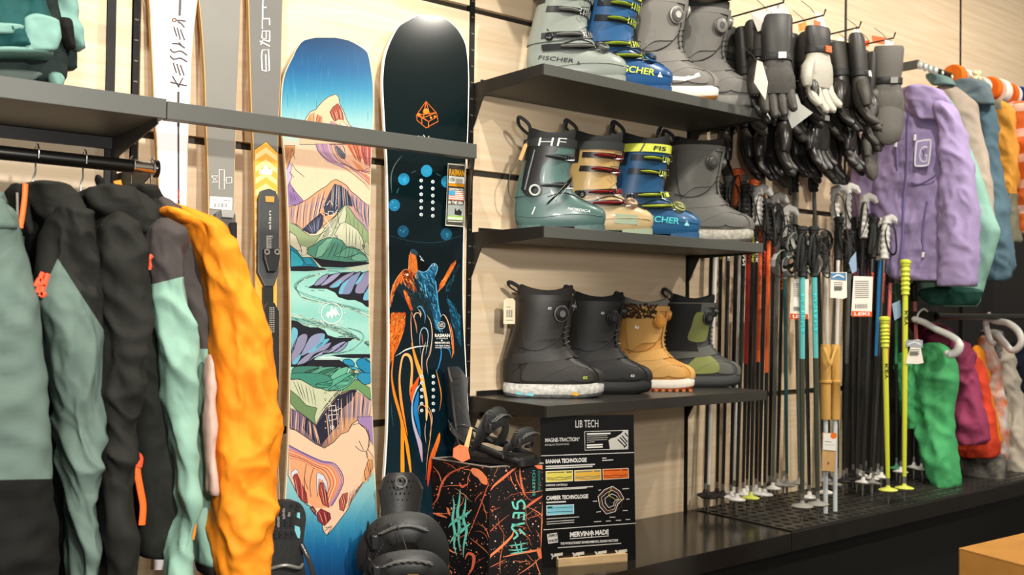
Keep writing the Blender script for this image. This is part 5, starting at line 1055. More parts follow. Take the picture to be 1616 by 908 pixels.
# 4 taupe and mint
t = jk('taupe grey ski jacket with mint green sleeve, fourth from the left', 290)
sack('body', [(312, 236, 262), (330, 240, 272), (345, 240, 284), (384, 242, 309), (424, 250, 324), (475, 280, 332), (548, 290, 336), (600, 294, 338), (675, 298, 337), (750, 300, 336), (820, 304, 336), (888, 312, 339)], FY(-.46), DY, [taupe, mint], t, .045, .012, 21, n=56, k=110, choose=lambda x, y: 1 if y > 551 else 0, cuts=[((290, 551), (340, 551))], diag=1.2)
sack('sleeve', [(345, 244, 268), (358, 234, 282), (384, 231, 288), (420, 232, 286), (448, 238, 286), (480, 240, 293), (512, 243, 305), (560, 250, 304), (620, 258, 301), (675, 266, 299), (740, 276, 298), (810, 286, 297), (880, 262, 300), (940, 262, 300)], FY(-.54), DY, [taupe, mint], t, .045, .012, 22, n=60, k=120, choose=lambda x, y: 1 if y > 449-(x-240)*.25 else 0, cuts=[((240, 449), (280, 439))], diag=1.8)
sack('hood', [(290, 200, 222), (300, 196, 240), (318, 210, 252), (345, 222, 250), (360, 226, 240)], FY(-.42), DY, [char, black_c], t, .06, .010, 23, k=34, choose=lambda x, y: 1 if 300 < y < 312 and x > 205 else 0)
for pts in ([(229, 402), (234, 410), (237, 422)], [(236, 426), (234, 412), (240, 403)], [(231, 408), (236, 404)]): ribbon('cord', pts, .004, M('coral_cord'), t, -.575)
ribbon('cuff_zip', [(300, 742), (301, 752), (301, 762)], .004, orange_cord, t, -.56); ribbon('zip_garage', [(301, 762), (302, 780), (300, 796)], .005, black_rubber, t, -.56); ribbon('zip_tape', [(305, 800), (307, 825), (303, 852)], .005, M('amber_tape'), t, -.55)
sack('cuff_band', [(884, 314, 339), (905, 316, 340)], FY(-.47), DY, black_c, t, .045, .002, 15, k=8)
# 5 orange
t = jk('bright orange ski jacket at the right end of the left rail', 370)
def lining(x, y): return 0
sack('sleeve', [(342, 285, 315), (352, 288, 330), (362, 300, 341), (388, 308, 357), (439, 324, 379), (482, 331, 401), (537, 335, 419), (580, 338, 428), (610, 339, 435), (694, 338, 436), (790, 337, 430), (847, 340, 415), (940, 350, 402)], FY(-.53), DY, orng, t, .062, .014, 31, n=72, k=130, diag=1.5)
sack('body', [(320, 252, 262), (332, 256, 282), (344, 266, 318), (360, 282, 338), (400, 300, 350), (500, 318, 378), (600, 325, 400), (940, 332, 390)], FY(-.38), DY, orng, t, .11, .010, 32)
sack('yoke', [(326, 254, 268), (336, 256, 292), (346, 270, 318), (358, 296, 330), (366, 308, 322)], FY(-.52), DY, orng, t, .04, .008, 33, k=24)
sack('lining', [(560, 326, 336), (640, 322, 338), (700, 324, 340), (780, 330, 339)], FY(-.55), DY, cloth('blush_lining', '#c9a79a', .8), t, .02, .006, 34, k=30)
# garments over the shelf
tl, td, tm = cloth('teal_shell', '#184a49', .7), cloth('dark_green_shell', '#1e2927', .8), cloth('pale_teal_shell', '#7ba398', .7)
t = thing('garment_rail', 'upper garment rail above the left shelf, out of sight', 'rail', (.2, -.22, 2.35)); del t['label']; t['label'] = 'upper left garment rail that carries the teal jackets above the shelf'
build('rail_tube', MB().cyl((-.6, -.22, 2.05), (.69, -.22, 2.05), .0145, 18), M('rail_black'), t, True)
build('rail_bracket', MB().bb((.672, -.22, 2.03), (.678, -.003, 2.06)), M('bracket_black'), t)
Gu = 'jackets above the left shelf'
t = thing('ski_jacket', 'teal and pale green jacket hanging above the left shelf, nearest', 'jacket', (.35, -.24, 1.7), Gu)
sack('body', [(-150, -60, 60), (-60, -60, 66), (0, -60, 72), (18, -60, 76), (60, -60, 90), (84, -60, 84)], FY(-.28), DY, tl, t, .07, .014, 41, n=60, k=90)
sack('pocket_flap', [(22, 40, 74), (34, 38, 92), (60, 38, 97), (80, 40, 88)], FY(-.345), DY, tm, t, .012, .006, 48, k=30)
sack('waist_band', [(36, -60, 34), (44, -60, 36), (54, -60, 30)], FY(-.35), DY, tm, t, .014, .006, 49, k=12)
sack('hem_band', [(80, -60, 82), (93, -60, 81)], FY(-.285), DY, tm, t, .078, .004, 42, k=8)
sack('sleeve', [(-150, 70, 100), (-40, 76, 112), (0, 80, 116), (32, 86, 118), (50, 100, 122), (78, 118, 131)], FY(-.20), DY, tm, t, .03, .010, 43, k=50)
sack('cuff', [(28, 84, 114), (50, 88, 116), (76, 102, 120)], FY(-.24), DY, black_c, t, .03, .006, 44, k=20)
t = thing('ski_jacket', 'dark green jacket with light cuff just over the left shelf board', 'jacket', (.35, -.2, 1.65), Gu)
sack('body', [(-150, -60, 70), (60, -60, 96), (110, -60, 100), (128, -60, 98), (139, -60, 88)], FY(-.20), DY, td, t, .085, .014, 45, n=60, k=90)
sack('fold', [(110, -40, 58), (118, -40, 66), (130, -40, 50)], FY(-.285), DY, cloth('grey_green_shell', '#5b6660', .8), t, .014, .006, 50, k=14)
sack('sleeve', [(-150, 90, 112), (60, 98, 121), (90, 98, 119), (110, 100, 118)], FY(-.16), DY, td, t, .03, .008, 46, k=50)
sack('cuff', [(114, 74, 98), (126, 76, 103), (137, 80, 100)], FY(-.27), DY, tm, t, .02, .005, 47, k=12)
# ================================================================ clothes on the right rails
FX = lambda X: (lambda x, y: on_x(x, y, X))
DX = (-1, 0, 0)
t = thing('dark_back_panel', 'x', 'x', (4.6, -.01, .46)); del t['label']; del t['category']; t.name = 'trim_1'; kind(t)
m = MB(); m.bb((3.76, -.012, PZ), (4.70, -.001, 1.62)); build('gear_backing', m, M('backing_black', '#15130f', .7), t)
m = MB(); m.bb((4.74, -.012, .1), (6.4, -.001, 1.62)); build('gear_backing', m, M('backing_black'), t)
# upper rail
t = thing('garment_rail', 'upper right garment rail with beaded front and grey bracket arm', 'rail', (4.2, -.30, 2.2))
ca, cb = on_y(1448, 101, -.30), on_y(1640, 172, -.30)
a = Vector((ca.x, -.30, ca.z)); b = Vector((cb.x+.6, -.30, ca.z-.03))
m = MB(); m.tube([a, b], .013, 4, up=(0, 0, 1)); build('rail_bar', m, M('rail_bronze', '#4a4438', .4, .5), t)
m = MB(); m.bb((a.x-.008, -.305, a.z-.018), (a.x+.008, -.003, a.z+.016)); build('bracket_arm', m, grey_lam, t)
for i, px in enumerate((1452, 1460, 1468, 1476)):
    p = on_y(px, 103+(px-1452)*.36, -.315); build('rail_bead', MB().ell(p, (.012, .012, .018), 10, 8), M('glass_bead', '#c9d2c8', .15, .4), t, True)
for px in (1487, 1502): p = on_y(px, 115+(px-1487)*.4, -.315); build('rail_marker', MB().cyl(p, p+Vector((0, -.004, 0)), .009, 4), M('marker_pale', '#e8e2d4', .5), t)
for i, (px, c, r, w_) in enumerate(((1506, '#f0781e', .052, .05), (1521, '#efe2d2', .048, .05), (1535, '#f0781e', .04, .02), (1549, '#eadfd0', .040, .05), (1562, '#f0701c', .056, .045), (1575, '#f3e6d8', .060, .06), (1588, '#ee6a1c', .058, .03), (1594, '#f3e6d8', .054, .03), (1608, '#2a3f8c', .060, .045))):
    p = on_y(px, 104+(px-1448)*.37, -.30); p.z = a.z-(p.x-a.x)*.02+.0
    m = MB().lathe([(.015, -w_/2), (r*.9, -w_/2), (r, -w_*.25), (r, w_*.25), (r*.9, w_/2), (.015, w_/2)], p, (1, 0, 0), 20)
    tag(build('size_ring', m, cloth('ring_%d' % i, c, .8), None, True), {0: 'orange padded ring nearest the bracket on the upper right rail', 1: 'white padded ring beside the first orange ring', 2: 'thin orange padded ring half hidden by beads', 3: 'white padded ring behind the beads', 4: 'large orange padded ring over the mustard jacket', 5: 'widest white padded ring on the rail', 6: 'narrow orange ring right of the widest white ring', 7: 'narrow white ring next to the navy one', 8: 'navy padded ring at the right edge'}[i], 'ring', 'padded rings on the upper right rail')
m = MB(); rr = random.Random(4)
bt = thing('bead_bunch', 'small bunch of cream and yellow beads hanging on the right rail', 'beads', tuple(on_y(1541, 125, -.35)))
for i in range(16): p = on_y(1541+rr.uniform(-5, 5), 122+rr.uniform(-9, 12), -.36+rr.uniform(-.02, .02)); m.ell(p, (.011, .011, .011), 8, 6)
build('beads', m, M('cream_bead', '#e3dcae', .3), bt, True)['kind'] = 'stuff'
GR = 'jackets on the upper right rail'
def rj(label, X, lbl='ski_jacket', g=GR, z=1.4, cat='jacket'): return thing(lbl, label, cat, (X, -.35, z), g)
lil = cloth('lilac_shell', '#a493bd', .75, .8)
X = 3.80
t = rj('lilac ski jacket with white chest badge, front one on the upper right rail', X)
sack('body', [(150, 1418, 1478), (172, 1405, 1496), (206, 1386, 1506), (250, 1379, 1510), (311, 1374, 1512), (380, 1386, 1514), (426, 1400, 1516), (443, 1412, 1518)], FX(X), DX, lil, t, .07, .009, 51, n=72, k=110, diag=.6)
sack('sleeve', [(158, 1478, 1500), (180, 1480, 1513), (210, 1486, 1521), (267, 1488, 1534), (329, 1485, 1543), (408, 1483, 1543), (452, 1482, 1539)], FX(X-.06), DX, lil, t, .06, .009, 52, n=60, k=90, diag=1.4)
sack('sleeve', [(196, 1376, 1398), (230, 1358, 1394), (276, 1345, 1386), (380, 1338, 1378), (440, 1340, 1372)], FX(X-.02), DX, lil, t, .055, .009, 53, n=50, k=70, diag=1.4)
sack('hood', [(134, 1440, 1466), (142, 1424, 1486), (160, 1418, 1500), (176, 1432, 1502), (190, 1452, 1494)], FX(X-.06), DX, lil, t, .05, .012, 54, n=50, k=40, diag=2.2)
def rx(name, pts, w, mat, parent, X): return build(name, MB().tube([on_x(x, y, X) for x, y in spline(pts, 5)], w, 6, flat=.5, up=(-1, 0, 0)), mat, parent, True)
zp = M('lilac_zip', '#6d6090', .5)
rx('front_zip', [(1436, 150), (1432, 200), (1431, 260), (1426, 320), (1424, 380), (1420, 420)], .0055, zp, t, X-.082)
rx('chest_pocket_zip', [(1414, 225), (1415, 245), (1416, 268)], .005, zp, t, X-.078); rx('zip_pull', [(1414, 222), (1413, 232)], .007, M('pull_white', '#e8e6ea', .4), t, X-.085)
rx('chest_pocket_zip', [(1444, 210), (1443, 224)], .005, zp, t, X-.085); rx('zip_pull', [(1444, 212), (1443, 222)], .006, M('pull_white'), t, X-.09)
rx('hand_pocket_zip', [(1463, 318), (1458, 345), (1456, 372), (1457, 395)], .004, zp, t, X-.082); rx('zip_pull', [(1457, 398), (1456, 406)], .006, M('pull_white'), t, X-.085)
rx('waist_cord', [(1438, 288), (1450, 291), (1470, 282), (1476, 276)], .004, zp, t, X-.082)
k = Ink(FX(X-.092), (-1, 0, 0), .0)
bd = [(1450, 223), (1464, 221), (1469, 224), (1466, 255), (1462, 261), (1448, 262), (1444, 258), (1446, 228)]
b_ = build('badge', MB().prism([(0, 0), (1, 0), (1, 1), (0, 1)], (0, 0, 0), (1, 0, 0), (0, 1, 0), .001), lil, t) if False else None
k.line(spline(bd, 3, True)+[spline(bd, 3, True)[0]], 2.6, '#efeef4', 0, 1); k.poly(bd, '#a99bc6', 3, 0); k.text('G', (1450, 257), (13, -1), (1.5, -26), '#efeef4', -.02, 1); k.text('Y', (1453, 250), (8, -.5), (1, -14), '#4a4266', 0, 2)
k.out('badge_print', t)
t = rj('mint green jacket mostly hidden behind the lilac one', 3.93)
sack('body', [(150, 1470, 1500), (190, 1440, 1513), (254, 1440, 1539), (320, 1440, 1561), (364, 1440, 1577), (408, 1440, 1566), (450, 1455, 1553), (476, 1470, 1545), (484, 1490, 1540)], FX(3.93), DX, cloth('soft_mint_shell', '#8cb7a8', .75), t, .05, .008, 55, n=50, k=80)
sack('hem', [(452, 1450, 1552), (470, 1455, 1546), (482, 1470, 1540)], FX(3.90), DX, cloth('dark_teal_lining', '#1e4a3f', .7), t, .06, .006, 56, k=14)
t = rj('beige jacket between the mint and the slate blue ones', 4.02)
sack('body', [(132, 1482, 1506), (146, 1475, 1530), (165, 1475, 1543), (200, 1480, 1547), (260, 1490, 1561), (320, 1500, 1567), (345, 1510, 1567), (420, 1510, 1560)], FX(4.02), DX, cloth('beige_shell', '#b5a596', .8), t, .05, .008, 57, n=50, k=80)
t = rj('slate blue fleece jacket behind the beige one', 4.12)
sack('body', [(150, 1500, 1560), (180, 1500, 1573), (250, 1520, 1575), (330, 1540, 1590), (400, 1550, 1598), (436, 1552, 1596), (444, 1560, 1590)], FX(4.12), DX, cloth('slate_fleece', '#56707e', .9), t, .05, .014, 58, n=50, k=80)
sack('collar', [(124, 1512, 1552), (134, 1504, 1562), (150, 1502, 1568), (165, 1510, 1570)], FX(4.06), DX, cloth('slate_collar', '#68787e', .9), t, .05, .014, 59, k=24)
sack('collar', [(116, 1466, 1482), (124, 1464, 1500), (134, 1470, 1506)], FX(3.97), DX, cloth('grey_teal_collar', '#6f8a86', .9), t, .04, .008, 60, k=20)
t = rj('mustard and olive jacket right of the slate blue one', 4.25)
sack('body', [(158, 1560, 1590), (176, 1556, 1602), (240, 1556, 1606), (305, 1562, 1606), (380, 1574, 1610), (384, 1578, 1608)], FX(4.25), DX, [cloth('mustard_shell', '#dd9a3c', .75), cloth('olive_grey_shell', '#7c7a66', .8)], t, .05, .012, 61, n=50, k=90, choose=lambda x, y: 1 if y > 305 or (y < 172 and x < 1580) else 0)
plaid = M('orange_plaid', '#e8762c', .85); nt = plaid.node_tree; N_ = nt.nodes; L_ = nt.links; b = N_['Principled BSDF']
tc = N_.new('ShaderNodeTexCoord'); outs = []
for ax, sc in ((1, 11), (2, 9)):
    sp = N_.new('ShaderNodeSeparateXYZ'); L_.new(tc.outputs['Object'], sp.inputs[0]); mu = N_.new('ShaderNodeMath'); mu.operation = 'MULTIPLY'; mu.inputs[1].default_value = sc; L_.new(sp.outputs[ax], mu.inputs[0])
    fr = N_.new('ShaderNodeMath'); fr.operation = 'FRACT'; L_.new(mu.outputs[0], fr.inputs[0]); gt = N_.new('ShaderNodeMath'); gt.operation = 'LESS_THAN'; gt.inputs[1].default_value = .33; L_.new(fr.outputs[0], gt.inputs[0]); outs.append(gt)
ad = N_.new('ShaderNodeMath'); ad.operation = 'ADD'; L_.new(outs[0].outputs[0], ad.inputs[0]); L_.new(outs[1].outputs[0], ad.inputs[1]); hv = N_.new('ShaderNodeMath'); hv.operation = 'MULTIPLY'; hv.inputs[1].default_value = .5; L_.new(ad.outputs[0], hv.inputs[0])
rp = N_.new('ShaderNodeValToRGB'); rp.color_ramp.elements[0].color = (*lin('#e0702c'), 1); rp.color_ramp.elements[1].color = (*lin('#f4ece2'), 1); L_.new(hv.outputs[0], rp.inputs[0]); L_.new(rp.outputs[0], b.inputs['Base Color'])
t = rj('orange and white checked shirt jacket at the right edge', 4.36)
sack('body', [(160, 1580, 1640), (190, 1582, 1660), (260, 1590, 1670), (330, 1600, 1680), (370, 1606, 1680)], FX(4.36), DX, plaid, t, .05, .010, 62, n=50, k=60)
sack('body', [(180, 1606, 1690), (260, 1612, 1700)], FX(4.6), DX, cloth('periwinkle_shell', '#8f95bd', .8), rj('periwinkle jacket sliver behind the checked one at the right edge', 4.6), .04, .01, 63, k=20)
# lower rail
t = thing('garment_rail', 'lower right garment rail over the green and red clothes', 'rail', (4.6, -.3, 1.1))
z = on_y(1560, 500, -.3).z; build('rail_bar', MB().cyl((3.95, -.3, z), (6.0, -.3, z), .014, 12), M('rail_black'), t, True); build('bracket_arm', MB().bb((3.95, -.3, z-.02), (3.965, -.003, z+.02)), M('bracket_black'), t)
GL = 'clothes on the lower right rail'
def lrs(label, X, parts, cat='jacket', nm='ski_jacket'):
    t = rj(label, X, nm, GL, .8, cat)
    for i, (n_, rows, mt, dep, amp) in enumerate(parts): sack(n_, rows, FX(X-.012*i), DX, mt, t, dep, amp, int(X*100)+i, n=44, k=60)
    return t
lrs('bright green ski trousers with pointed hem under a white hanger', 4.02, [('trouser_leg', [(541, 1449, 1497), (575, 1446, 1506), (600, 1444, 1512), (640, 1444, 1504), (680, 1446, 1503), (700, 1456, 1504), (730, 1458, 1506), (765, 1475, 1509), (782, 1490, 1499)], cloth('green_shell', '#4fae6d', .7, .8), .06, .016), ('trouser_leg', [(556, 1412, 1448), (620, 1420, 1452), (676, 1432, 1454)], cloth('green_shell'), .05, .012)], 'trousers', 'ski_trousers')
t = thing('clothes_hanger', 'thick white plastic hanger holding the green trousers', 'hanger', (4.0, -.3, 1.1))
H = [(1440, 503), (1458, 509), (1478, 520), (1500, 530), (1513, 541), (1511, 554), (1500, 560), (1493, 556)]
build('hanger_arm', MB().tube([on_x(x, y, 3.93) for x, y in spline(H, 5)], [.008]+[.014]*20+[.018]*10+[.013]*5, 10), white_plastic, t, True)
build('hook', MB().tube([on_x(x, y, 3.93) for x, y in spline([(1446, 506), (1450, 494), (1458, 488), (1464, 492)], 5)], .004, 8), white_plastic, t, True)
lrs('magenta jacket right of the green trousers', 4.18, [('body', [(535, 1496, 1520), (560, 1498, 1535), (600, 1498, 1543), (650, 1501, 1552), (695, 1508, 1562), (702, 1516, 1556)], cloth('magenta_shell', '#9c3f62', .7), .05, .014), ('shoulder', [(508, 1430, 1478), (520, 1440, 1500), (546, 1450, 1512)], cloth('wine_shell', '#5e1d33', .7), .04, .01)])
lrs('vermilion jacket right of the magenta one', 4.32, [('body', [(560, 1516, 1542), (600, 1520, 1556), (650, 1530, 1566), (700, 1530, 1574), (722, 1520, 1573)], cloth('vermilion_shell', '#e0492c', .7), .05, .012), ('sleeve', [(690, 1500, 1530), (720, 1510, 1548)], cloth('vermilion_shell'), .04, .01)])
lrs('amber jacket sliver between the vermilion and the speckled one', 4.44, [('body', [(545, 1535, 1546), (600, 1540, 1560), (660, 1548, 1572), (700, 1552, 1578)], cloth('amber_shell', '#f0911f', .7), .04, .01)])
spk = M('speckled_print', '#d9d4cc', .8, var=0, col2='#e07030', vs=18); flo = M('floral_print', '#8f8a80', .8, col2='#1f1d1c', vs=12, bump=.3)
lrs('white, orange and blue speckled jacket beside the cream one', 4.55, [('body', [(530, 1545, 1560), (580, 1548, 1578), (650, 1556, 1590), (728, 1570, 1590)], spk, .04, .01)])
lrs('grey floral snow trousers hanging lowest at the right', 4.4, [('trouser_leg', [(715, 1508, 1584), (740, 1506, 1586), (780, 1508, 1583), (797, 1516, 1574)], flo, .05, .012)], 'trousers', 'ski_trousers')
lrs('cream quilted coat at the right edge below the white hanger', 4.70, [('body', [(530, 1552, 1590), (560, 1556, 1600), (620, 1572, 1608), (680, 1578, 1618), (740, 1582, 1632), (756, 1586, 1634)], cloth('cream_quilt', '#cfc6b4', .8), .05, .018), ('shoulder', [(520, 1548, 1578), (545, 1552, 1590), (580, 1556, 1592)], M('grey_leopard', '#a8a29a', .8, col2='#55504a', vs=22), .04, .01)])
lrs('navy jacket behind the cream coat at the right edge', 4.85, [('body', [(540, 1585, 1640), (620, 1598, 1650), (700, 1606, 1660)], cloth('navy_shell', '#20283a', .8), .05, .012)])
t = thing('clothes_hanger', 'white oval plastic hanger above the cream quilted coat', 'hanger', (4.6, -.3, 1.1))
build('hanger_arm', MB().tube([on_x(x, y, 4.5) for x, y in spline([(1558, 496), (1568, 506), (1590, 510), (1606, 522), (1612, 538), (1606, 550), (1596, 553), (1586, 543), (1574, 528)], 5)], .015, 10), white_plastic, t, True)
build('hook', MB().tube([on_x(x, y, 4.5) for x, y in spline([(1558, 496), (1556, 512), (1562, 536), (1570, 544)], 5)], .014, 8), white_plastic, t, True)
# cardboard carton in the foreground
c0 = on_z(1513, 866, .50); ex = (on_z(1616, 842, .50)-c0); ex.z = 0; ex.normalize(); ey = (on_z(1616, 893, .50)-c0); ey.z = 0; ey.normalize()
bt = thing('cardboard_carton', 'open brown cardboard carton in the lower right corner', 'carton', (c0.x, c0.y, 0))
def slab(name, o, u, lu, v, lv, w_, lw, mat, bev=0.):
    m = MB(); vs = [o+u*(a*lu)+v*(b*lv)+w_*(c*lw) for a in (0, 1) for b in (0, 1) for c in (0, 1)]
    m.add(vs, [(0, 1, 3, 2), (4, 6, 7, 5), (0, 4, 5, 1), (2, 3, 7, 6), (0, 2, 6, 4), (1, 5, 7, 3)]); return build(name, m, mat, bt, bevel=bev)
up = Vector((0, 0, 1)); kb = M('carton_brown', '#c68a3c', .8, bump=.1, bs=60, var=.12, vs=7); g0 = Vector((c0.x, c0.y, 0))
slab('carton_side', g0, ex, .42, ey, .004, up, .496, kb); slab('carton_side', g0, ey, .42, ex, .004, up, .496, kb)
slab('carton_side', g0+ey*.42, ex, .42, ey, .004, up, .496, kb); slab('carton_side', g0+ex*.42, ey, .42, ex, .004, up, .496, kb)
slab('top_flap', g0+up*.497, ex, .42, ey, .205, up, .004, kb); slab('top_flap', g0+up*.497+ey*.213, ex, .42, ey, .208, up, .004, kb)
slab('paper_label', g0-ex*.0015+up*.16, ey, .2, up, .26, ex, .001, tag_paper)
# ================================================================ gloves on four pegs
def glove_proto(nm, main, cuffm, palm, label, mitten=False, gaunt=.10, logo=None):
    t = thing(nm, label, 'mitten' if mitten else 'glove', (0, 0, -5)); W = lambda n_, m, mt, par=t, **k: build(n_, m, mt, par, smooth=True, world=False, **k)
    # hangs from z=0 downwards, fingers down, palm towards -y
    m = MB(); R = []
    prof = [(0, .043, .020), (-.01, .046, .024), (-gaunt*.6, .044, .026), (-gaunt, .038, .024)]
    for z, a, b in prof: R.append([Vector((a*math.cos(q), b*math.sin(q), z)) for q in [2*PI*i/18 for i in range(18)]])
    m.rings(R); W('cuff', m, cuffm)
    m = MB(); R = []
    for z, a, b in [(-gaunt+.006, .036, .023), (-gaunt-.02, .042, .024), (-gaunt-.055, .052, .026), (-gaunt-.085, .053, .025), (-gaunt-.105, .048, .020)]: R.append([Vector((a*math.copysign(abs(math.cos(q))**.85, math.cos(q)), b*math.sin(q), z)) for q in [2*PI*i/20 for i in range(20)]])
    m.rings(R); W('hand', m, main)
    zf = -gaunt-.095
    if mitten:
        m = MB(); m.tube([(0, 0, zf+.03), (0, -.004, zf), (0, -.012, zf-.05), (0, -.020, zf-.085), (0, -.022, zf-.098)], [.045, .050, .048, .036, .015], 16, flat=.5, up=(0, 1, 0)); W('finger_bag', m, main)
    else:
        for i, (x, l) in enumerate(((-.038, .072), (-.013, .088), (.013, .084), (.037, .066))):
            m = MB(); m.tube([(x*.92, 0, zf+.015), (x, -.006, zf-l*.3), (x*1.04, -.020, zf-l*.65), (x*1.04, -.040, zf-l*.92), (x*1.04, -.047, zf-l*.98)], [.014, .0145, .0135, .0115, .005], 9); W('finger', m, main)
    m = MB(); m.tube([(-.035, -.006, -gaunt-.03), (-.058, -.014, -gaunt-.055), (-.068, -.020, -gaunt-.085), (-.066, -.022, -gaunt-.108), (-.064, -.022, -gaunt-.114)], [.015, .018, .0165, .013, .006], 10); W('thumb', m, main)
    W('palm_patch', MB().ell((0, -.017, -gaunt-.055), (.041, .009, .045), 14, 8), main)
    m = MB(); R = [[Vector((r*.042*math.cos(q), .026*r*math.sin(q), z)) for q in [2*PI*i/18 for i in range(18)]] for z, r in ((-gaunt+.014, 1.0), (-gaunt+.012, 1.06), (-gaunt-.006, 1.06), (-gaunt-.008, 1.0))]; m.rings(R, True); W('wrist_strap', m, M('strap_dark', '#1a1a19', .6))
    W('wrist_buckle', MB().box((.01, -.029, -gaunt+.003), (.022, .006, .018)), logo or M('grey_buckle', '#8a8a86', .4))
    m = MB().prism([(-.012, 0), (.012, 0), (.013, .03), (-.013, .03)], (0, .002, -.01), (1, 0, 0), (0, 0, 1), .002); W('header_card', m, logo or tag_paper)
    return t
gb, gg, gw = M('black_leather', '#2b2825', .36, bump=.25, bs=90, var=.2), M('grey_softshell', '#5a5750', .65, bump=.25, bs=160, var=.15), M('white_leather', '#a9a598', .5, bump=.2, bs=120)
gd = M('dark_shell_fabric', '#393630', .6, bump=.3, bs=140, var=.2); gk = M('worn_black_nylon', '#2a2825', .5, bump=.3, bs=200)
protos = [(glove_proto('ski_glove', gb, gd, gb, 'x'), 'black leather'), (glove_proto('ski_glove', gd, gk, gb, 'x', gaunt=.13, logo=M('white_logo_patch', '#e9e7df', .5)), 'dark long-cuffed'), (glove_proto('ski_glove', gw, gk, gg, 'x', gaunt=.07, logo=M('orange_buckle', '#ee5f2a', .5)), 'white-fingered'), (glove_proto('ski_glove', gg, gg, gd, 'x', mitten=True, gaunt=.11), 'grey mitten')]
used = [False]*4
def put(i, loc, rz, label, group, rx_=0., s=1.):
    if not used[i]: o = protos[i][0]; o.location = loc; o['label'] = label; o['group'] = group; used[i] = True
    else: o = dup(protos[i][0], loc, label); o['group'] = group
    if i == 3: o['category'] = 'mitten'; o.name = 'ski_mitten'
    o.rotation_euler = (rx_, 0, rz); o.scale = (s, s, s); return o
def cx(px, py, Y): return on_y(px, py, Y)
PEG = [((1236, 4), 'leftmost'), ((1300, 24), 'second'), ((1356, 43), 'third'), ((1410, 60), 'rightmost')]
rr = random.Random(12)
nth = ('at the wall', 'next out from the wall', 'third out', 'in the middle', 'fifth out', 'next to the tip', 'at the tip')
for pi, ((px, py), wh) in enumerate(PEG):
    L_ = .40; a = cx(px, py, -L_); t = thing('peg_hook', 'thin black peg carrying gloves, %s of the upper four' % wh, 'hook', (a.x, 0, a.z), 'upper glove pegs')
    build('peg_wire', MB().tube([(a.x, -.002, a.z), (a.x, -L_, a.z), (a.x, -L_-.008, a.z+.02)], .0032, 6), black_metal, t, True); build('peg_plate', MB().box((a.x, -.004, a.z), (.03, .006, .03)), black_metal, t)
    n = 7
    for k_ in range(n):
        Y = -.06-k_*(L_-.08)/6; i = ([1, 0, 0, 1, 0, 0, 1], [0, 0, 1, 0, 1, 0, 2], [0, 2, 0, 0, 1, 0, 1], [0, 0, 1, 2, 0, 1, 3])[pi][k_]
        put(i, (a.x+rr.uniform(-.012, .012), Y, a.z-.035+rr.uniform(-.02, .01)), rr.uniform(.0, .75) if (k_ < 6 or pi == 2) else (-.75 if pi in (0, 3) else -.15), '%s %s hanging %s on the %s upper peg' % (protos[i][1], 'pair half' if i == 3 else 'ski glove', nth[k_ if k_ < n-1 else 6], wh), 'gloves on the upper pegs', rr.uniform(-.1, .1), rr.uniform(1.12, 1.28))
PG2 = [((1262, 128), 'first'), ((1312, 132), 'second'), ((1358, 138), 'third'), ((1398, 144), 'fourth')]
for pi, ((px, py), wh) in enumerate(PG2):
    L_ = .36; a = cx(px, py, -L_); t = thing('peg_hook', 'lower black glove peg, %s from the shelf side' % wh, 'hook', (a.x, 0, a.z), 'lower glove pegs')
    build('peg_wire', MB().tube([(a.x, -.002, a.z), (a.x, -L_, a.z), (a.x, -L_-.008, a.z+.02)], .0032, 6), black_metal, t, True)
    for k_ in range(4):
        Y = -.05-k_*.085; i = ([0, 0, 0, 0], [0, 1, 0, 0], [0, 0, 1, 0], [0, 1, 0, 3])[pi][k_]
        put(i, (a.x+rr.uniform(-.012, .012), Y, a.z-.02), rr.uniform(.1, .9) if k_ < 3 else rr.uniform(-.3, .5), '%s %s hanging %s on the %s lower peg' % (protos[i][1], 'pair half' if i == 3 else 'ski glove', ('at the wall', 'next out from the wall', 'next to the tip', 'at the tip')[k_], wh), 'gloves on the lower pegs', rr.uniform(-.1, .1), rr.uniform(1.02, 1.14))
# cards and tags between the gloves
def card(pts, Y, mat, label, group=None, name='price_card', th=.0015):
    P_ = [on_y(x, y, Y+dy) for x, y, dy in pts]; n = (P_[1]-P_[0]).cross(P_[2]-P_[0]).normalized(); m = MB(); q = len(P_)
    m.add(P_+[p+n*th for p in P_], [tuple(range(q)), tuple(range(2*q-1, q-1, -1))]+[(i, (i+1) % q, (i+1) % q+q, i+q) for i in range(q)])
    o = tag(build(name, m, mat, None), label, 'tag', group); a = max(P_, key=lambda p: p.z)
    build('card_string', MB().tube([a+Vector((0, 0, -.006)), a+Vector((.002, .02, .02)), a+Vector((.004, .06, .055))], .0012, 5), M('string_dark', '#2a2825', .7), o); return o
GC = 'cards hanging among the gloves'
card([(1195, 95, 0), (1203, 98, 0), (1212, 130, -.01), (1208, 158, -.01), (1190, 130, 0)], -.44, M('pale_tag', '#cfc9ba', .7), 'beige swing tag hanging over the first gloves', GC)
card([(1232, 158, 0), (1258, 148, -.02), (1264, 164, -.02), (1283, 178, -.03), (1250, 203, 0)], -.42, M('grey_card', '#a9aaa4', .6), 'large grey folded card hanging below the white glove', GC)
card([(1185, 22, 0), (1210, 14, -.03), (1216, 42, -.03), (1196, 50, 0)], -.34, M('white_card', '#e6e2d8', .6), 'white header card with logo above the left gloves', GC); card([(1211, 13, 0), (1240, 5, -.03), (1246, 22, -.03), (1219, 40, 0)], -.36, M('white_card'), 'white header card right of the first one above the gloves', GC)
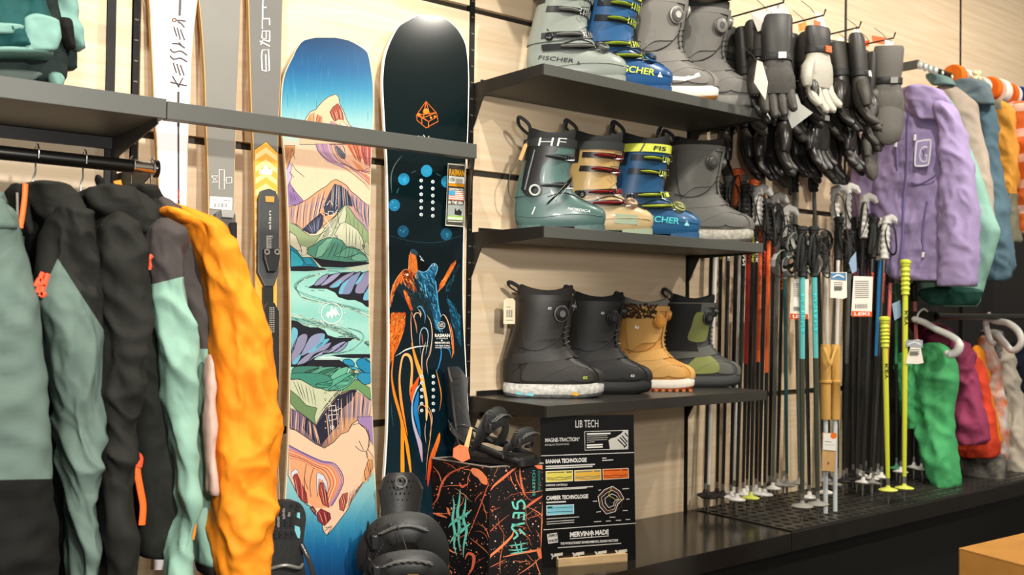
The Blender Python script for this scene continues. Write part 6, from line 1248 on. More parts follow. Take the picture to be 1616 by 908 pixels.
card([(1285, 18, 0), (1296, 22, 0), (1308, 50, 0), (1300, 58, 0), (1290, 35, 0)], -.30, M('white_card'), 'twisted white card at the second upper peg', GC); card([(1260, 38, 0), (1272, 34, 0), (1274, 46, 0), (1262, 50, 0)], -.30, M('orange_card', '#ea8a2a', .5), 'small orange ribbon at the second upper peg', GC)
card([(1332, 72, 0), (1345, 70, 0), (1343, 80, 0), (1334, 82, 0)], -.28, M('red_orange_card', '#ea5f22', .5), 'orange red label on the third upper peg', GC); card([(1358, 66, 0), (1372, 63, 0), (1371, 73, 0), (1360, 76, 0)], -.28, M('red_orange_card'), 'orange red label between the third and fourth upper pegs', GC); card([(1376, 56, 0), (1400, 60, 0), (1402, 70, 0), (1378, 68, 0)], -.30, M('red_orange_card'), 'orange red label on the rightmost upper peg', GC)
card([(1345, 50, 0), (1357, 46, 0), (1359, 74, 0), (1350, 76, 0)], -.30, M('white_card'), 'white paper tag at the tip of the third upper peg', GC)
for i, (x, y) in enumerate(((1384, 76), (1393, 74), (1402, 78), (1396, 84))): pass
# ================================================================ ski poles standing in the tray
def pole_mesh(t, base, top, col, gcol, gl=.12, bcol=None, head=False, r=.0075, lo=None, split=.5, basket=.032, words=None, wcol='#e8e4da', bands=(), strap=True):
    """shaft from base to top, grip at the upper end, basket above the tip"""
    b, a = Vector(base), Vector(top); d = (a-b); L_ = d.length; d.normalize(); g = a-d*gl
    sd = d.cross(Vector((-_f.x, -_f.y, 0))).normalized(); ft = sd.cross(d).normalized()
    shaft = MB().tube([b+d*.10, b+d*(L_*split)], [r*.78, r], 8); build('lower_shaft', shaft, lo or col, t, True)
    build('upper_shaft', MB().tube([b+d*(L_*split), g+d*.01], [r, r*1.05], 8), col, t, True)
    build('tip', MB().tube([b, b+d*.02, b+d*.035, b+d*.11], [.0018, .0035, r*.7, r*.78], 8), M('tip_steel', '#8d8b85', .35, .7), t, True)
    if basket: build('basket', MB().lathe([(.006, .0), (basket*.9, -.004), (basket, .0), (basket*.92, .003), (.009, .010), (.006, .022)], b+d*.055, d, 16), bcol or black_plastic, t, True)
    gm = MB(); pr = [(.010, 0), (.0135, .004), (.0125, .012)]
    nb = 5
    for i in range(nb): z = .016+i*(gl-.03)/nb; pr += [(.0118, z), (.0158, z+(gl-.03)/nb*.5)]
    pr += [(.0125, gl-.010), (.016, gl-.004), (.0155, gl+.004), (.008, gl+.009)]
    gm.lathe([(q*(1.3 if head else 1.15), z) for q, z in pr], g, d, 12); build('grip', gm, gcol, t, True)
    if head:
        build('grip_head', MB().tube([a-d*.006, a+d*.014, a+d*.022+sd*.016, a+d*.014+sd*.040, a-d*.004+sd*.052], [.0185, .020, .0185, .015, .009], 9), gcol, t, True)
    else: build('grip_cap', MB().lathe([(.0155, 0), (.021, .006), (.021, .014), (.013, .02), (.001, .021)], a+d*.0, d, 14), bands[0] if bands else gcol, t, True)
    if strap:
        rr = random.Random(int(b.x*1000)); s = rr.choice((-1, 1))
        build('wrist_strap', MB().tube(spline([a-d*.004+ft*.012, a-d*.03+ft*.035+sd*.02*s, a-d*(.10+rr.uniform(0, .05))+ft*.04+sd*.03*s, a-d*.13+ft*.025+sd*.01*s, a-d*.06+ft*.02-sd*.01*s, a-d*.004+ft*.013], 4), .006, 6, flat=.25), M('strap_black', '#23231f', .8), t, True)
    if words:
        f = lambda x, y: b+d*x+sd*y+ft*(math.sqrt(max(0, (r*1.12)**2-y*y))); k = Ink(f, ft, .0006)
        l = len(words)*.02; x0 = L_-gl-.06-l
        k.text(words, (x0+l, r*.62), (-l, 0), (0, -r*1.24), wcol, .02); k.out('shaft_lettering', t)
def pole(px0, px1, ytop, Yb, col, gcol, label, Yt=None, **kw):
    """px0: column of the tip on the podium, px1/ytop: photo place of the top"""
    y = 800
    for _ in range(12):
        p = on_y(px0, y, Yb); y += (p.z-PZ-.004)*420
    b = on_y(px0, y, Yb); b.z = PZ+.004; a = on_y(px1, ytop, Yt if Yt is not None else Yb*.8)
    t = thing('ski_pole', label, 'ski pole', tuple(b), 'ski poles standing on the tray'); pole_mesh(t, b, a, col, gcol, **kw); return t
blk = M('pole_black', '#161615', .3, coat=.4); gry = M('pole_grey', '#5f625c', .35, .3); wht = M('pole_white', '#dcd9d0', .35); red = M('pole_red', '#b3261c', .35); org = M('pole_orange', '#e4622a', .35); yel = M('pole_yellow', '#cdd33a', .4); teal = M('pole_teal', '#5cb8b4', .4); blu = M('pole_blue', '#2a86c4', .35); grn = M('pole_green', '#3f9a62', .4); pnk = M('pole_coral', '#e8766a', .4); dteal = M('pole_dark_teal', '#1e4a4e', .35); tan = M('pole_tan', '#b99a72', .5)
gk_ = M('grip_black', '#1b1b1a', .65); gg_ = M('grip_grey', '#6a6a66', .6); gw_ = M('grip_white', '#dedcd4', .55); go_ = M('grip_orange', '#e0652a', .55); gy_ = M('grip_lime', '#ccd63e', .55)
wb_ = M('basket_white', '#e2e0d8', .5); bb_ = M('basket_black', '#1c1c1b', .5); gb_ = M('basket_grey', '#8f8c84', .5); yb_ = M('basket_lime', '#cdd35a', .5)
nm = {id(blk): 'black', id(gry): 'grey', id(wht): 'white', id(red): 'red', id(org): 'orange', id(dteal): 'dark teal', id(tan): 'tan', id(grn): 'green', id(blu): 'blue', id(pnk): 'coral'}
ordn = ['first', 'second', 'third', 'fourth', 'fifth', 'sixth', 'seventh', 'eighth', 'ninth', 'tenth', 'eleventh', 'twelfth', 'thirteenth', 'fourteenth', 'fifteenth', 'sixteenth', 'seventeenth', 'eighteenth', 'nineteenth', 'twentieth']
# beneath and beside the boot shelves
LA = [(1112, 1126, 300, -.05, blk, gk_, bb_, None, '#c8d23a'), (1117, 1132, 296, -.08, wht, gk_, bb_, None, None), (1131, 1139, 300, -.06, blk, gk_, bb_, 'RACE', '#c8d23a'), (1140, 1152, 285, -.10, blk, gg_, bb_, 'ALPINE', '#e8e4da'), (1153, 1164, 275, -.13, blk, go_, wb_, 'VECTOR', '#cfd63c'), (1158, 1171, 285, -.08, wht, gg_, wb_, None, None), (1162, 1176, 300, -.17, blk, gk_, wb_, 'TITAN', '#e8e4da'), (1172, 1183, 300, -.12, red, gg_, wb_, 'SPEED', '#1a1a1a'), (1178, 1190, 292, -.09, blk, go_, wb_, 'VECTOR', '#cfd63c'), (1184, 1196, 306, -.18, blk, gw_, yb_, 'ROCK', '#e8e4da'), (1192, 1201, 300, -.10, org, go_, wb_, 'PEAK', '#8f1d16'), (1198, 1208, 322, -.15, blk, gg_, wb_, 'MAGIC', '#b3261c'), (1206, 1214, 330, -.17, org, gk_, wb_, None, None), (1213, 1222, 318, -.09, blk, gw_, bb_, 'ICE', '#b3261c'), (1219, 1229, 330, -.11, gry, gg_, wb_, None, None), (1226, 1236, 345, -.07, blk, gk_, gb_, 'FLASH', '#e0562a'), (1242, 1238, 338, -.10, dteal, gw_, gb_, None, None), (1236, 1248, 350, -.05, tan, gg_, gb_, None, None)]
for i, (a, b, y, Y, c, g, bk, wd, wc) in enumerate(LA):
    cn = nm.get(id(c), 'black'); pole(a, b, y, Y, c, g, '%s ski pole, %s from the left beside the boot shelves' % (cn, ordn[i]), bcol=bk, words=wd, wcol=wc or '#e8e4da', lo=blk if c in (red, org) else None, split=.45, head=(g is gw_), bands=(M('cap_orange', '#e2602a', .5),) if g is go_ else ())
# two tall dark poles with straps above the rest
pole(1262, 1253, 252, -.10, gry, gk_, 'tall grey pole with black strap grip, left of the tall pair', gl=.13, head=True, bcol=gb_); pole(1300, 1283, 252, -.12, gry, gk_, 'tall grey pole with black strap grip, right of the tall pair', gl=.13, head=True, bcol=gb_)
LGD = 'LEGEND'
pole(1266, 1266, 366, -.375, teal, gk_, 'front teal to dark pole, left one of the turquoise pair', Yt=-.36, lo=M('pole_moss', '#3b4034', .35), split=.56, gl=.16, bcol=gb_, words='PATERNA', wcol='#3fd0d4', r=.0095, basket=.038)
pole(1291, 1284, 366, -.385, teal, gk_, 'front teal to dark pole, right one of the turquoise pair', Yt=-.37, lo=M('pole_moss'), split=.56, gl=.16, bcol=gb_, words='PATERNA', wcol='#3fd0d4', r=.0095, basket=.038)
pole(1278, 1270, 380, -.30, blk, gk_, 'thin black pole behind the turquoise pair, left', bcol=wb_); pole(1303, 1290, 380, -.28, blk, gk_, 'thin black pole behind the turquoise pair, right', bcol=wb_)
LB = [(1322, 1318, 305, -.14, blk, gw_, gb_, True, None), (1336, 1336, 303, -.16, blk, gw_, bb_, True, None), (1316, 1324, 350, -.20, wht, gk_, gb_, False, None), (1330, 1342, 372, -.18, gry, gk_, bb_, False, None), (1346, 1350, 350, -.12, blk, gk_, bb_, False, 'ROUTE'), (1352, 1364, 318, -.19, blk, gw_, bb_, True, None), (1357, 1372, 345, -.14, blk, gk_, wb_, False, 'GLIDE'), (1361, 1380, 350, -.24, blk, gk_, wb_, False, 'MAXXON'), (1374, 1391, 354, -.21, blu, gw_, wb_, True, None), (1376, 1399, 352, -.27, blk, gw_, gb_, True, 'MAXXON'), (1384, 1403, 375, -.17, blk, gw_, gb_, True, None), (1390, 1408, 390, -.22, pnk, gk_, wb_, False, None), (1415, 1414, 392, -.13, grn, gw_, M('basket_green', '#4f9a72', .5), True, None), (1420, 1436, 392, -.19, blk, gw_, wb_, True, None), (1442, 1446, 400, -.16, blk, gk_, wb_, False, None), (1456, 1441, 420, -.20, pnk, gk_, wb_, False, None), (1309, 1303, 372, -.12, wht, gg_, bb_, False, None), (1367, 1358, 366, -.10, blk, gk_, bb_, False, None)]
for i, (a, b, y, Y, c, g, bk, hd, wd) in enumerate(LB):
    cn = nm.get(id(c), 'black'); pole(a, b, y, Y, c, g, '%s ski pole with %s grip, %s of the group between tags and lilac jacket' % (cn, 'white hooked' if hd else 'dark straight', ordn[i]), bcol=bk, head=hd, lo=blk, split=.5, words=wd, wcol='#c23a26', gl=.155)
# neon pair
for (a, b, y, Y, lb) in ((1402, 1396, 508, -.385, 'short neon yellow pole, left one of the pair at the tray edge'), (1427, 1429, 418, -.40, 'neon yellow pole, right one of the pair, tallest yellow grip')):
    pole(a, b, y, Y, yel, gy_, lb, Yt=Y+.02, bcol=yb_, gl=.12 if y < 450 else .10, r=.010, basket=.036, strap=False, words='KEY', wcol='#1d1d1a')
# mustard gaiter grips with card
t = thing('folding_pole_pair', 'pair of folding poles with mustard foam grips and kraft card', 'ski pole', tuple(on_y(1308, 760, -.34)))
mu = M('mustard_foam', '#c89a4c', .7, bump=.15, bs=300)
for px in (1303, 1318):
    q = lambda y: on_y(px, y, -.34)
    build('foam_grip', MB().tube([q(544), q(550), q(600), q(601), q(604), q(606), q(655), q(662)], [.016, .019, .018, .022, .022, .018, .018, .017], 12), mu, t, True)
    z0 = q(770); z0.z = PZ+.005
    build('folded_shaft', MB().tube([q(660), q(700), z0], .0085, 10), M('pale_shaft', '#c9d0d2', .35), t, True)
build('pole_loop', MB().tube(spline([on_y(1301, 548, -.36), on_y(1306, 560, -.37), on_y(1311, 575, -.375), on_y(1316, 560, -.37), on_y(1321, 548, -.36)], 4), .008, 6, flat=.3), mu, t, True)
k = Ink(FY(-.375), (0, -1, 0), .001); build('card', MB().add([on_y(x, y, -.372) for x, y in ((1298, 683), (1321, 684), (1318, 745), (1297, 743))]+[on_y(x, y, -.374) for x, y in ((1298, 683), (1321, 684), (1318, 745), (1297, 743))], [(0, 1, 2, 3), (7, 6, 5, 4), (0, 4, 5, 1), (1, 5, 6, 2), (2, 6, 7, 3), (3, 7, 4, 0)]), kraft, t)
k.poly([(1299, 684), (1320, 685), (1319, 712), (1298, 710)], '#e9e6dc'); k.disc(1315, 688, 5, '#e8731f', layer=1); k.line([(1301, 697), (1312, 698)], 1, '#7a7468', layer=1); k.line([(1301, 702), (1316, 703)], 1, '#9cc0cc', layer=1); k.disc(1307, 731, 1.2, '#3a2c1c', layer=1); k.out('card_print', t)
# swing tickets on the poles
def ticket(pts, Y, lines, label, foot=None, top=None):
    t = thing('swing_ticket', label, 'tag', tuple(on_y(*pts[0], Y)), 'paper tickets on the ski poles')
    q = [on_y(x, y, Y) for x, y in pts]; n = len(q); m = MB(); m.add(q+[p+Vector((0, -.0015, 0)) for p in q], [tuple(range(n)), tuple(range(2*n-1, n-1, -1))]+[(i, (i+1) % n, (i+1) % n+n, i+n) for i in range(n)]); build('ticket_paper', m, tag_paper, t)
    xs = [p[0] for p in pts]; y_ = min(p[1] for p in pts); xm = sum(xs)/len(xs); build('ticket_string', MB().tube([on_y(xm, y_+4, Y-.001), on_y(xm+1, y_-14, Y+.03), on_y(xm+2, y_-30, Y+.08)], .0011, 5), black_plastic, t)
    k = Ink(FY(Y-.0022), (0, -1, 0), .0003); xs = [p[0] for p in pts]; ys = [p[1] for p in pts]; x0, x1, y0, y1 = min(xs), max(xs), min(ys), max(ys)
    if foot: k.poly([(x0+1, y1-9), (x1-1, y1-8), (x1-1, y1), (x0+1, y1)], foot, 0, 0); k.text('LEKI', (x0+5, y1-2), (x1-x0-10, 0), (0, -5), '#f3efe6', .03, 1)
    if top: k.poly([(x0+1, y0+1), (x1-1, y0+1), (x1-1, y0+13), (x0+1, y0+11)], top, 0, 0); k.line([(x0+4, y0+8), ((x0+x1)/2, y0+4), (x1-4, y0+8)], 2, '#e8eef2', 4, 1)
    for i in range(lines):
        yy = y0+(16 if top else 8)+i*3.2
        if yy < y1-12: k.line([(x0+6, yy), (x1-6, yy)], 1.1, '#8d8a84', 0, 0)
    for i in range(8): k.line([(x0+7+i*(x1-x0-14)/8, y1-20), (x0+7+i*(x1-x0-14)/8, y1-13)], .9, '#2f2d2a', 0, 0)
    k.out('ticket_print', t)
ticket([(1311, 430), (1336, 430), (1336, 470), (1330, 472), (1310, 470)], -.40, 4, 'white ticket with blue logo, right of the turquoise poles', top='#5a87b0')
ticket([(1347, 436), (1377, 437), (1375, 500), (1343, 498)], -.40, 9, 'largest white ticket with code lines and orange foot', foot='#e2591f')
ticket([(1248, 442), (1259, 440), (1276, 441), (1276, 504), (1246, 502)], -.30, 7, 'white ticket with orange foot behind the turquoise poles', foot='#e2591f')
ticket([(1440, 537), (1450, 536), (1457, 573), (1447, 575), (1429, 574)], -.40, 3, 'folded white ticket in front of the green trousers', top='#a9adb4')
card([(1343, 408, 0), (1351, 398, 0), (1352, 428, 0), (1345, 432, 0), (1340, 416, 0)], -.36, M('blue_white_tag', '#8fa9c4', .5), 'small blue and white tag beside the dark pole straps', 'paper tickets on the ski poles'); card([(1408, 480, 0), (1421, 474, 0), (1422, 500, 0), (1412, 506, 0)], -.36, M('blue_white_tag'), 'blue and white tag under the neon yellow grip', 'paper tickets on the ski poles')
# helmets / dark goggles hung behind the grips
t = thing('black_strap_bundle', 'tangle of black wrist straps around the grips above the turquoise poles', 'straps', tuple(on_y(1265, 400, -.3)))
rr = random.Random(8)
for i in range(14):
    c = (1232+rr.uniform(0, 75), 375+rr.uniform(0, 45)); Y = -.33+rr.uniform(-.03, .05); a = rr.uniform(0, 6.3); R_ = rr.uniform(9, 18)
    build('strap_loop', MB().tube([on_y(c[0]+R_*math.cos(a+2*PI*j/14), c[1]+R_*1.3*math.sin(a+2*PI*j/14), Y+.01*math.sin(j)) for j in range(14)], .009, 6, flat=.25, close=True), (M('strap_black'), M('strap_grey', '#8a8a84', .8), M('strap_black'))[i % 3], t, True)
# ================================================================ box, sign, bindings
TOPZ = on_y(773, 737, -.42).z
A_, B_, C_ = on_z(773, 737, TOPZ), on_z(682, 723, TOPZ), on_z(857, 731, TOPZ)
u = (B_-A_); v = (C_-A_); lu, lv = u.length, v.length; u.normalize(); v.normalize(); D_ = B_+C_-A_
bx = thing('cardboard_box', 'black box with coral paint splashes and turquoise claw marks', 'box', (A_.x, A_.y, PZ))
m = MB(); q = [A_, C_, D_, B_]; lo_ = [Vector((p.x, p.y, PZ)) for p in q]; hi_ = [Vector((p.x, p.y, TOPZ-.0015)) for p in q]; m.add(lo_+hi_, [(0, 1, 2, 3), (4, 7, 6, 5)]+[(i, (i+1) % 4, (i+1) % 4+4, i+4) for i in range(4)])
bxm = M('box_black', '#120f10', .45, var=.2, vs=6); build('box_body', m, bxm, bx)
m = MB(); m.tube([p+Vector((0, 0, TOPZ-p.z-.001)) for p in (A_, C_, D_, B_)], .0022, 6, close=True); build('worn_edge', m, M('worn_board', '#8d8278', .7), bx)
for nm_, P1, P2, nsd in (('left', A_, B_, 0), ('right', A_, C_, 1)):
    n = (P2-P1).cross(Vector((0, 0, 1))).normalized(); n = n if n.dot(CAM-P1) > 0 else -n
    k = Ink(lambda x, y: on_plane(x, y, P1, n), n, .0004)
    xl, xr = (682.5, 772.3) if nsd == 0 else (773.5, 856)
    lo_b = lambda x: min(y_ for y_ in (1200,)); 
    def cl(x, y, xl=xl, xr=xr, nsd=nsd):
        x = min(max(x, xl), xr); yt = (723.5+(x-682)*(14/91)) if nsd == 0 else (737.5-(x-773)*(6/84)); return (x, max(y, yt+.8))
    k.clip = cl; T = Z(670, 700, 4.365); rr = random.Random(21+nsd); co_ = ['#e8784f', '#ef8a5c', '#d9654a']
    for i in range(230): k.disc(rr.uniform(xl, xr), rr.uniform(735, 925), rr.choice((.35, .5, .5, .8, 1.3)), rr.choice(co_+['#e9c9b8']), n=6, layer=1)
    for i in range(16):
        x, y = rr.uniform(xl, xr), rr.uniform(740, 915); a = rr.uniform(0, 6.3); P_ = [(x, y)]
        for j in range(rr.randint(3, 8)): a += rr.uniform(-.5, .5); x += 6*math.cos(a); y += 6*math.sin(a); P_.append((x, y))
        k.line(P_, rr.uniform(.5, 1.1), rr.choice(co_), 3, 1, taper=True)
    if nsd == 0:
        for pts, wd in (([(50, 430), (90, 380), (115, 290), (160, 220), (230, 180), (310, 155)], 3.2), ([(115, 300), (200, 290), (290, 290), (300, 240), (320, 190)], 1.3), ([(60, 160), (100, 210), (120, 280)], 1.6), ([(60, 480), (150, 510)], 3.5), ([(470, 220), (430, 310), (370, 470), (300, 640)], 1.6), ([(60, 620), (110, 670), (180, 740), (230, 760)], 2.5), ([(70, 860), (150, 880), (190, 900)], 6), ([(280, 800), (300, 760), (340, 780), (330, 860), (300, 908)], 5), ([(240, 270), (260, 300), (290, 280)], 4), ([(310, 650), (400, 720), (440, 760)], 1.), ([(240, 200), (180, 150), (130, 130)], 1.)): k.line(T(pts), wd, rr.choice(co_), 4, 2, taper=True)
        k.poly(T([(320, 180), (345, 170), (390, 190), (430, 240), (432, 285), (395, 275), (370, 240), (335, 215)]), '#ef8a5c', 3, 2)
        k.poly(T([(90, 860), (130, 850), (185, 880), (180, 900), (110, 895)]), '#ee7f50', 3, 2); k.poly(T([(150, 440), (170, 450), (180, 500), (165, 490)]), '#e8784f', 0, 2)
        tq = '#6cc9b4'
        for pts, wd in (([(195, 365), (205, 430), (195, 520), (210, 620), (205, 700), (222, 775)], 4.2), ([(247, 315), (240, 400), (228, 480), (240, 560), (235, 650), (245, 740)], 4.8), ([(287, 360), (280, 440), (268, 520), (290, 600), (272, 700), (268, 785)], 4.4), ([(165, 580), (190, 550), (240, 520), (300, 480), (318, 462)], 4.6), ([(175, 690), (200, 650), (250, 610), (300, 565), (318, 552)], 4.4)): k.line(T(pts), wd, tq, 5, 4, taper=True)
        for i in range(14): x, y = rr.uniform(180, 300), rr.uniform(420, 700); k.line(T([(x, y), (x+rr.uniform(-6, 6), y+rr.uniform(8, 22))]), 1.3, tq, 0, 4)
    else:
        for pts, wd in (([(455, 325), (480, 290), (540, 240), (600, 190), (640, 160)], 4), ([(655, 160), (660, 240), (675, 310), (690, 370)], 3.2), ([(620, 190), (640, 260), (670, 320)], 1.5), ([(690, 450), (740, 410), (815, 360)], 4.2), ([(395, 860), (440, 790), (520, 720), (600, 640), (610, 600)], 4), ([(540, 785), (640, 760), (760, 740), (800, 730)], 3.4), ([(310, 665), (440, 610), (520, 540), (585, 490)], .9), ([(520, 900), (520, 800), (540, 700)], 1.2), ([(640, 908), (740, 840), (800, 780)], 1.6), ([(715, 440), (800, 490), (812, 560)], 1.4), ([(690, 340), (760, 335), (815, 325)], 1.4), ([(700, 520), (770, 500), (810, 480)], 1.2), ([(800, 730), (805, 600), (812, 400)], 1.6), ([(420, 440), (470, 460), (520, 440)], .8), ([(440, 860), (500, 830), (560, 800)], 1.), ([(590, 215), (600, 260), (640, 330)], .9), ([(760, 800), (780, 860), (800, 908)], 1.6)): k.line(T(pts), wd, rr.choice(co_), 4, 2, taper=True)
        k.poly(T([(750, 150), (810, 150), (815, 180), (780, 175)]), '#ee7f50', 0, 2); k.poly(T([(770, 740), (800, 720), (808, 790), (790, 800)]), '#e8784f', 0, 2)
        tq = '#6cc9b4'
        for pts in ([(605, 400), (615, 440), (640, 450), (640, 410), (672, 395), (690, 430), (680, 455)], [(612, 480), (650, 480), (690, 480)], [(614, 482), (610, 515)], [(650, 482), (645, 520)], [(688, 482), (682, 530)], [(610, 660), (640, 630), (600, 580), (640, 560), (690, 550)], [(650, 590), (692, 630)], [(600, 560), (645, 565)]): k.line(T(pts), 3.2, tq, 4, 4)
        for pts in ([(580, 705), (640, 700), (710, 685)], [(575, 735), (640, 735), (715, 720)], [(620, 675), (635, 720), (650, 765)], [(660, 672), (665, 720), (668, 765)], [(590, 760), (700, 745)]): k.line(T(pts), 2.2, tq, 4, 4, taper=True)
        k.text('BARTECH', T([(762, 360)])[0], (0, -40), (-4.4, 0), '#3f9c8c', .02, 3); k.text('BINDINGS', T([(796, 330)])[0], (0, -32), (-3.6, 0), '#2f7c70', .01, 3)
    k.out('splash_print', bx)
# ---- information board in a wooden foot
W0 = on_z(880, 897, PZ); W1 = on_z(989, 887, PZ); su = (W1-W0); su.z = 0; slen = su.length; su.normalize(); sn = Vector((su.y, -su.x, 0)); sn = sn if sn.dot(CAM-W0) > 0 else -sn
SP = W0 - sn*.012
sf = lambda x, y: on_plane(x, y, SP, sn)
sg = thing('info_board', 'black information board with white lettering and coloured charts', 'sign', (W0.x, W0.y, PZ))
C4 = [sf(852, 657.5), sf(1000, 655), sf(1003.5, 884), sf(856.5, 901)]
m = MB(); m.add(C4+[p-sn*.003 for p in C4], [(0, 1, 2, 3), (7, 6, 5, 4), (0, 4, 5, 1), (1, 5, 6, 2), (2, 6, 7, 3), (3, 7, 4, 0)]); build('board_panel', m, M('board_black', '#0d0d0e', .3, coat=.2), sg)
fo = thing('wooden_foot', 'pale wooden block with a slot holding the black information board', 'stand', (W0.x, W0.y, PZ))
m = MB()
for off in (-.0165, .001+.0): 
    o = W0-sn*.012+sn*off; vs = [o+su*(a*slen)+sn*(b*.0155)+Vector((0, 0, c*.024+.0005)) for a in (0, 1) for b in (0, 1) for c in (0, 1)]; m.add(vs, [(0, 1, 3, 2), (4, 6, 7, 5), (0, 4, 5, 1), (2, 3, 7, 6), (0, 2, 6, 4), (1, 5, 7, 3)])
o = W0-sn*.0285; vs = [o+su*(a*slen)+sn*(b*.033)+Vector((0, 0, c*.004+.0003)) for a in (0, 1) for b in (0, 1) for c in (0, 1)]; m.add(vs, [(0, 1, 3, 2), (4, 6, 7, 5), (0, 4, 5, 1), (2, 3, 7, 6), (0, 2, 6, 4), (1, 5, 7, 3)])
build('slotted_block', m, M('beech_block', '#d9b787', .55, bump=.1, bs=40, var=.1, stretch=(2, 2, 20)), fo)
k = Ink(sf, sn, .0005); w_ = '#ece9e2'; T = Z(845, 645, 6.982); Tb = Z(845, 765, 6.352)
def tx(T, s, a, u_, v_, c=w_, b=.01): p = T([a, (a[0]+u_[0], a[1]+u_[1]), (a[0]+v_[0], a[1]+v_[1])]); k.text(s, p[0], (p[1][0]-p[0][0], p[1][1]-p[0][1]), (p[2][0]-p[0][0], p[2][1]-p[0][1]), c, b, 3)
def ln(T, pts, w, c=w_, l=2): k.line(T(pts), w, c, 0, l)
tx(T, 'LIB TECH', (440, 212), (252, -6), (0, -82)); tx(T, 'MAGNE-TRACTION', (106, 372), (362, -12), (0, -44), b=.02); k.disc(*T([(480, 326)])[0], 1., w_, layer=3); tx(T, 'BÖHSELAG-TECHNIK EDGE', (106, 412), (262, -10), (0, -24), '#bdbab2')
ln(T, [(540, 255), (1020, 240), (1020, 445), (545, 460), (540, 255)], .9)
for i, (a, b) in enumerate(((565, 825), (565, 790), (565, 800), (565, 790), (565, 650), (565, 740), (565, 740))): y = (282, 306, 328, 350, 374, 405, 430)[i]; ln(T, [(a, y), (b, y-8)], 2.2 if i in (0, 5, 6) else 1.0, w_ if i in (0, 5, 6) else '#a9a69e')
k.poly(T([(805, 350), (830, 330), (880, 318), (940, 280), (970, 245), (1018, 242), (1018, 440), (820, 448)]), '#cfccc4', 0, 2)
for q in ([(905, 340), (990, 425)], [(930, 318), (1005, 400)], [(955, 300), (1012, 370)], [(985, 270), (1015, 310)], [(975, 430), (1005, 400)]): ln(T, q, 1.9, '#151515', 3)
ln(T, [(62, 522), (1085, 485)], 1.0); tx(T, 'BANANA TECHNOLOGIE', (112, 608), (452, -18), (0, -48), b=.03)
for y, a, b in ((640, 112, 655), (662, 112, 628)): ln(T, [(a, y), (b, y-24)], 2.0, '#cfccc4')
ln(T, [(735, 548), (780, 546)], 1.2); ln(T, [(735, 573), (855, 566)], 1.3)
for q, c, c2 in (([(112, 692), (412, 680), (414, 800), (114, 816)], '#d8c95a', '#3a3a2a'), ([(428, 682), (722, 668), (726, 788), (430, 802)], '#e3b144', '#4a6f7a'), ([(738, 668), (1024, 656), (1028, 770), (742, 786)], '#e8702a', '#7a1f14')):
    k.poly(T(q), '#ece6cf', 0, 1); e = [(q[0][0]+5, q[0][1]+5), (q[1][0]-5, q[1][1]+5), (q[2][0]-5, q[2][1]-5), (q[3][0]+5, q[3][1]-5)]; k.poly(T(e), c, 0, 2)
    x0, x1, y = e[0][0], e[1][0], e[0][1]; xm = (x0+x1)/2
    k.line(T([(x0+5, y+65), (xm-60, y+72), (xm, y+60), (xm+60, y+66), (x1-5, y+50)]), 1., c2, 4, 3); k.line(T([(x0+5, y+82), (xm, y+90), (x1-5, y+70)]), .8, c2, 4, 3); k.poly(T([(x1-70, y-2), (x1-5, y-4), (x1-5, y+8), (x1-70, y+10)]), c2, 0, 3); k.line(T([(x0+10, y+14), (x1-90, y+4)]), 1.3, c2, 0, 3)
tx(T, 'AGRESSIVE CONTROLLE', (112, 858), (238, -8), (0, -22)); 
for y, a, b in ((888, 112, 635), (903, 112, 565)): ln(T, [(a, y), (b, y-28)], 1.5, '#cfccc4')
tx(Tb, 'CAMBER TECHNOLOGIE', (108, 158), (420, -20), (0, -42), b=.03); ln(Tb, [(108, 182), (305, 172)], 2.2, '#d9d6ce')
k.poly(Tb([(108, 210), (385, 198), (386, 294), (110, 312)]), '#d9e8ea', 0, 1); k.poly(Tb([(113, 215), (380, 203), (381, 290), (115, 306)]), '#7fc0cf', 0, 2); k.line(Tb([(120, 282), (250, 272), (376, 272)]), 1, '#274a58', 4, 3); k.line(Tb([(120, 240), (376, 226)]), .8, '#274a58', 0, 3); k.poly(Tb([(118, 222), (170, 220), (170, 238), (118, 240)]), '#274a58', 0, 3)
for y, a, b in ((345, 112, 438), (376, 112, 388), (398, 112, 388)): ln(Tb, [(a, y), (b, y-20)], 1.3, '#bdbab2')
cx_, cy_ = Tb([(765, 155)])[0]
def web(rs, wd, c, l):
    P_ = [(cx_+r*22.5*math.cos(-PI/2+2*PI*i/9+.05), cy_+r*24*math.sin(-PI/2+2*PI*i/9+.05)) for i, r in enumerate(rs)]; k.line(P_+[P_[0]], wd, c, 0, l)
for s_ in (.2, .4, .6, .8): web([s_]*9, .35, '#6a6762', 2)
web([.9, .8, .85, .5, .8, 1, .95, 1., .85], 1., w_, 4); web([.65, .6, .62, .35, .62, .78, .72, .75, .6], .9, '#d9c9b0', 4); web([.4, .4, .5, .2, .4, .55, .5, .5, .35], .9, w_, 4); web([.8, .7, .75, .45, .7, .9, .85, .9, .75], .6, '#b0564a', 3)
k.line(Tb([(765, 25), (730, 110), (800, 150), (885, 150)]), .8, '#d9c95a', 0, 4)
for q in ([(870, 45), (935, 40)], [(910, 148), (942, 146)], [(875, 262), (925, 260)], [(742, 328), (800, 328)], [(610, 278), (655, 270)], [(575, 168), (618, 167)], [(630, 58), (655, 54)], [(585, 374), (660, 370)], [(705, 367), (755, 365)], [(805, 360), (858, 358)], [(903, 352), (948, 350)]): ln(Tb, q, 1.3, '#cfccc4')
ln(Tb, [(80, 455), (1005, 388)], 1.0)
tx(Tb, 'MERVIN', (345, 530), (190, -14), (0, -52), b=.04); tx(Tb, 'MADE', (598, 510), (135, -10), (0, -50), b=.04); ln(Tb, [(345, 545), (735, 515)], 1.0)
k.line(Tb([(563, 525), (563, 470)]), 1.4, w_, 0, 3); 
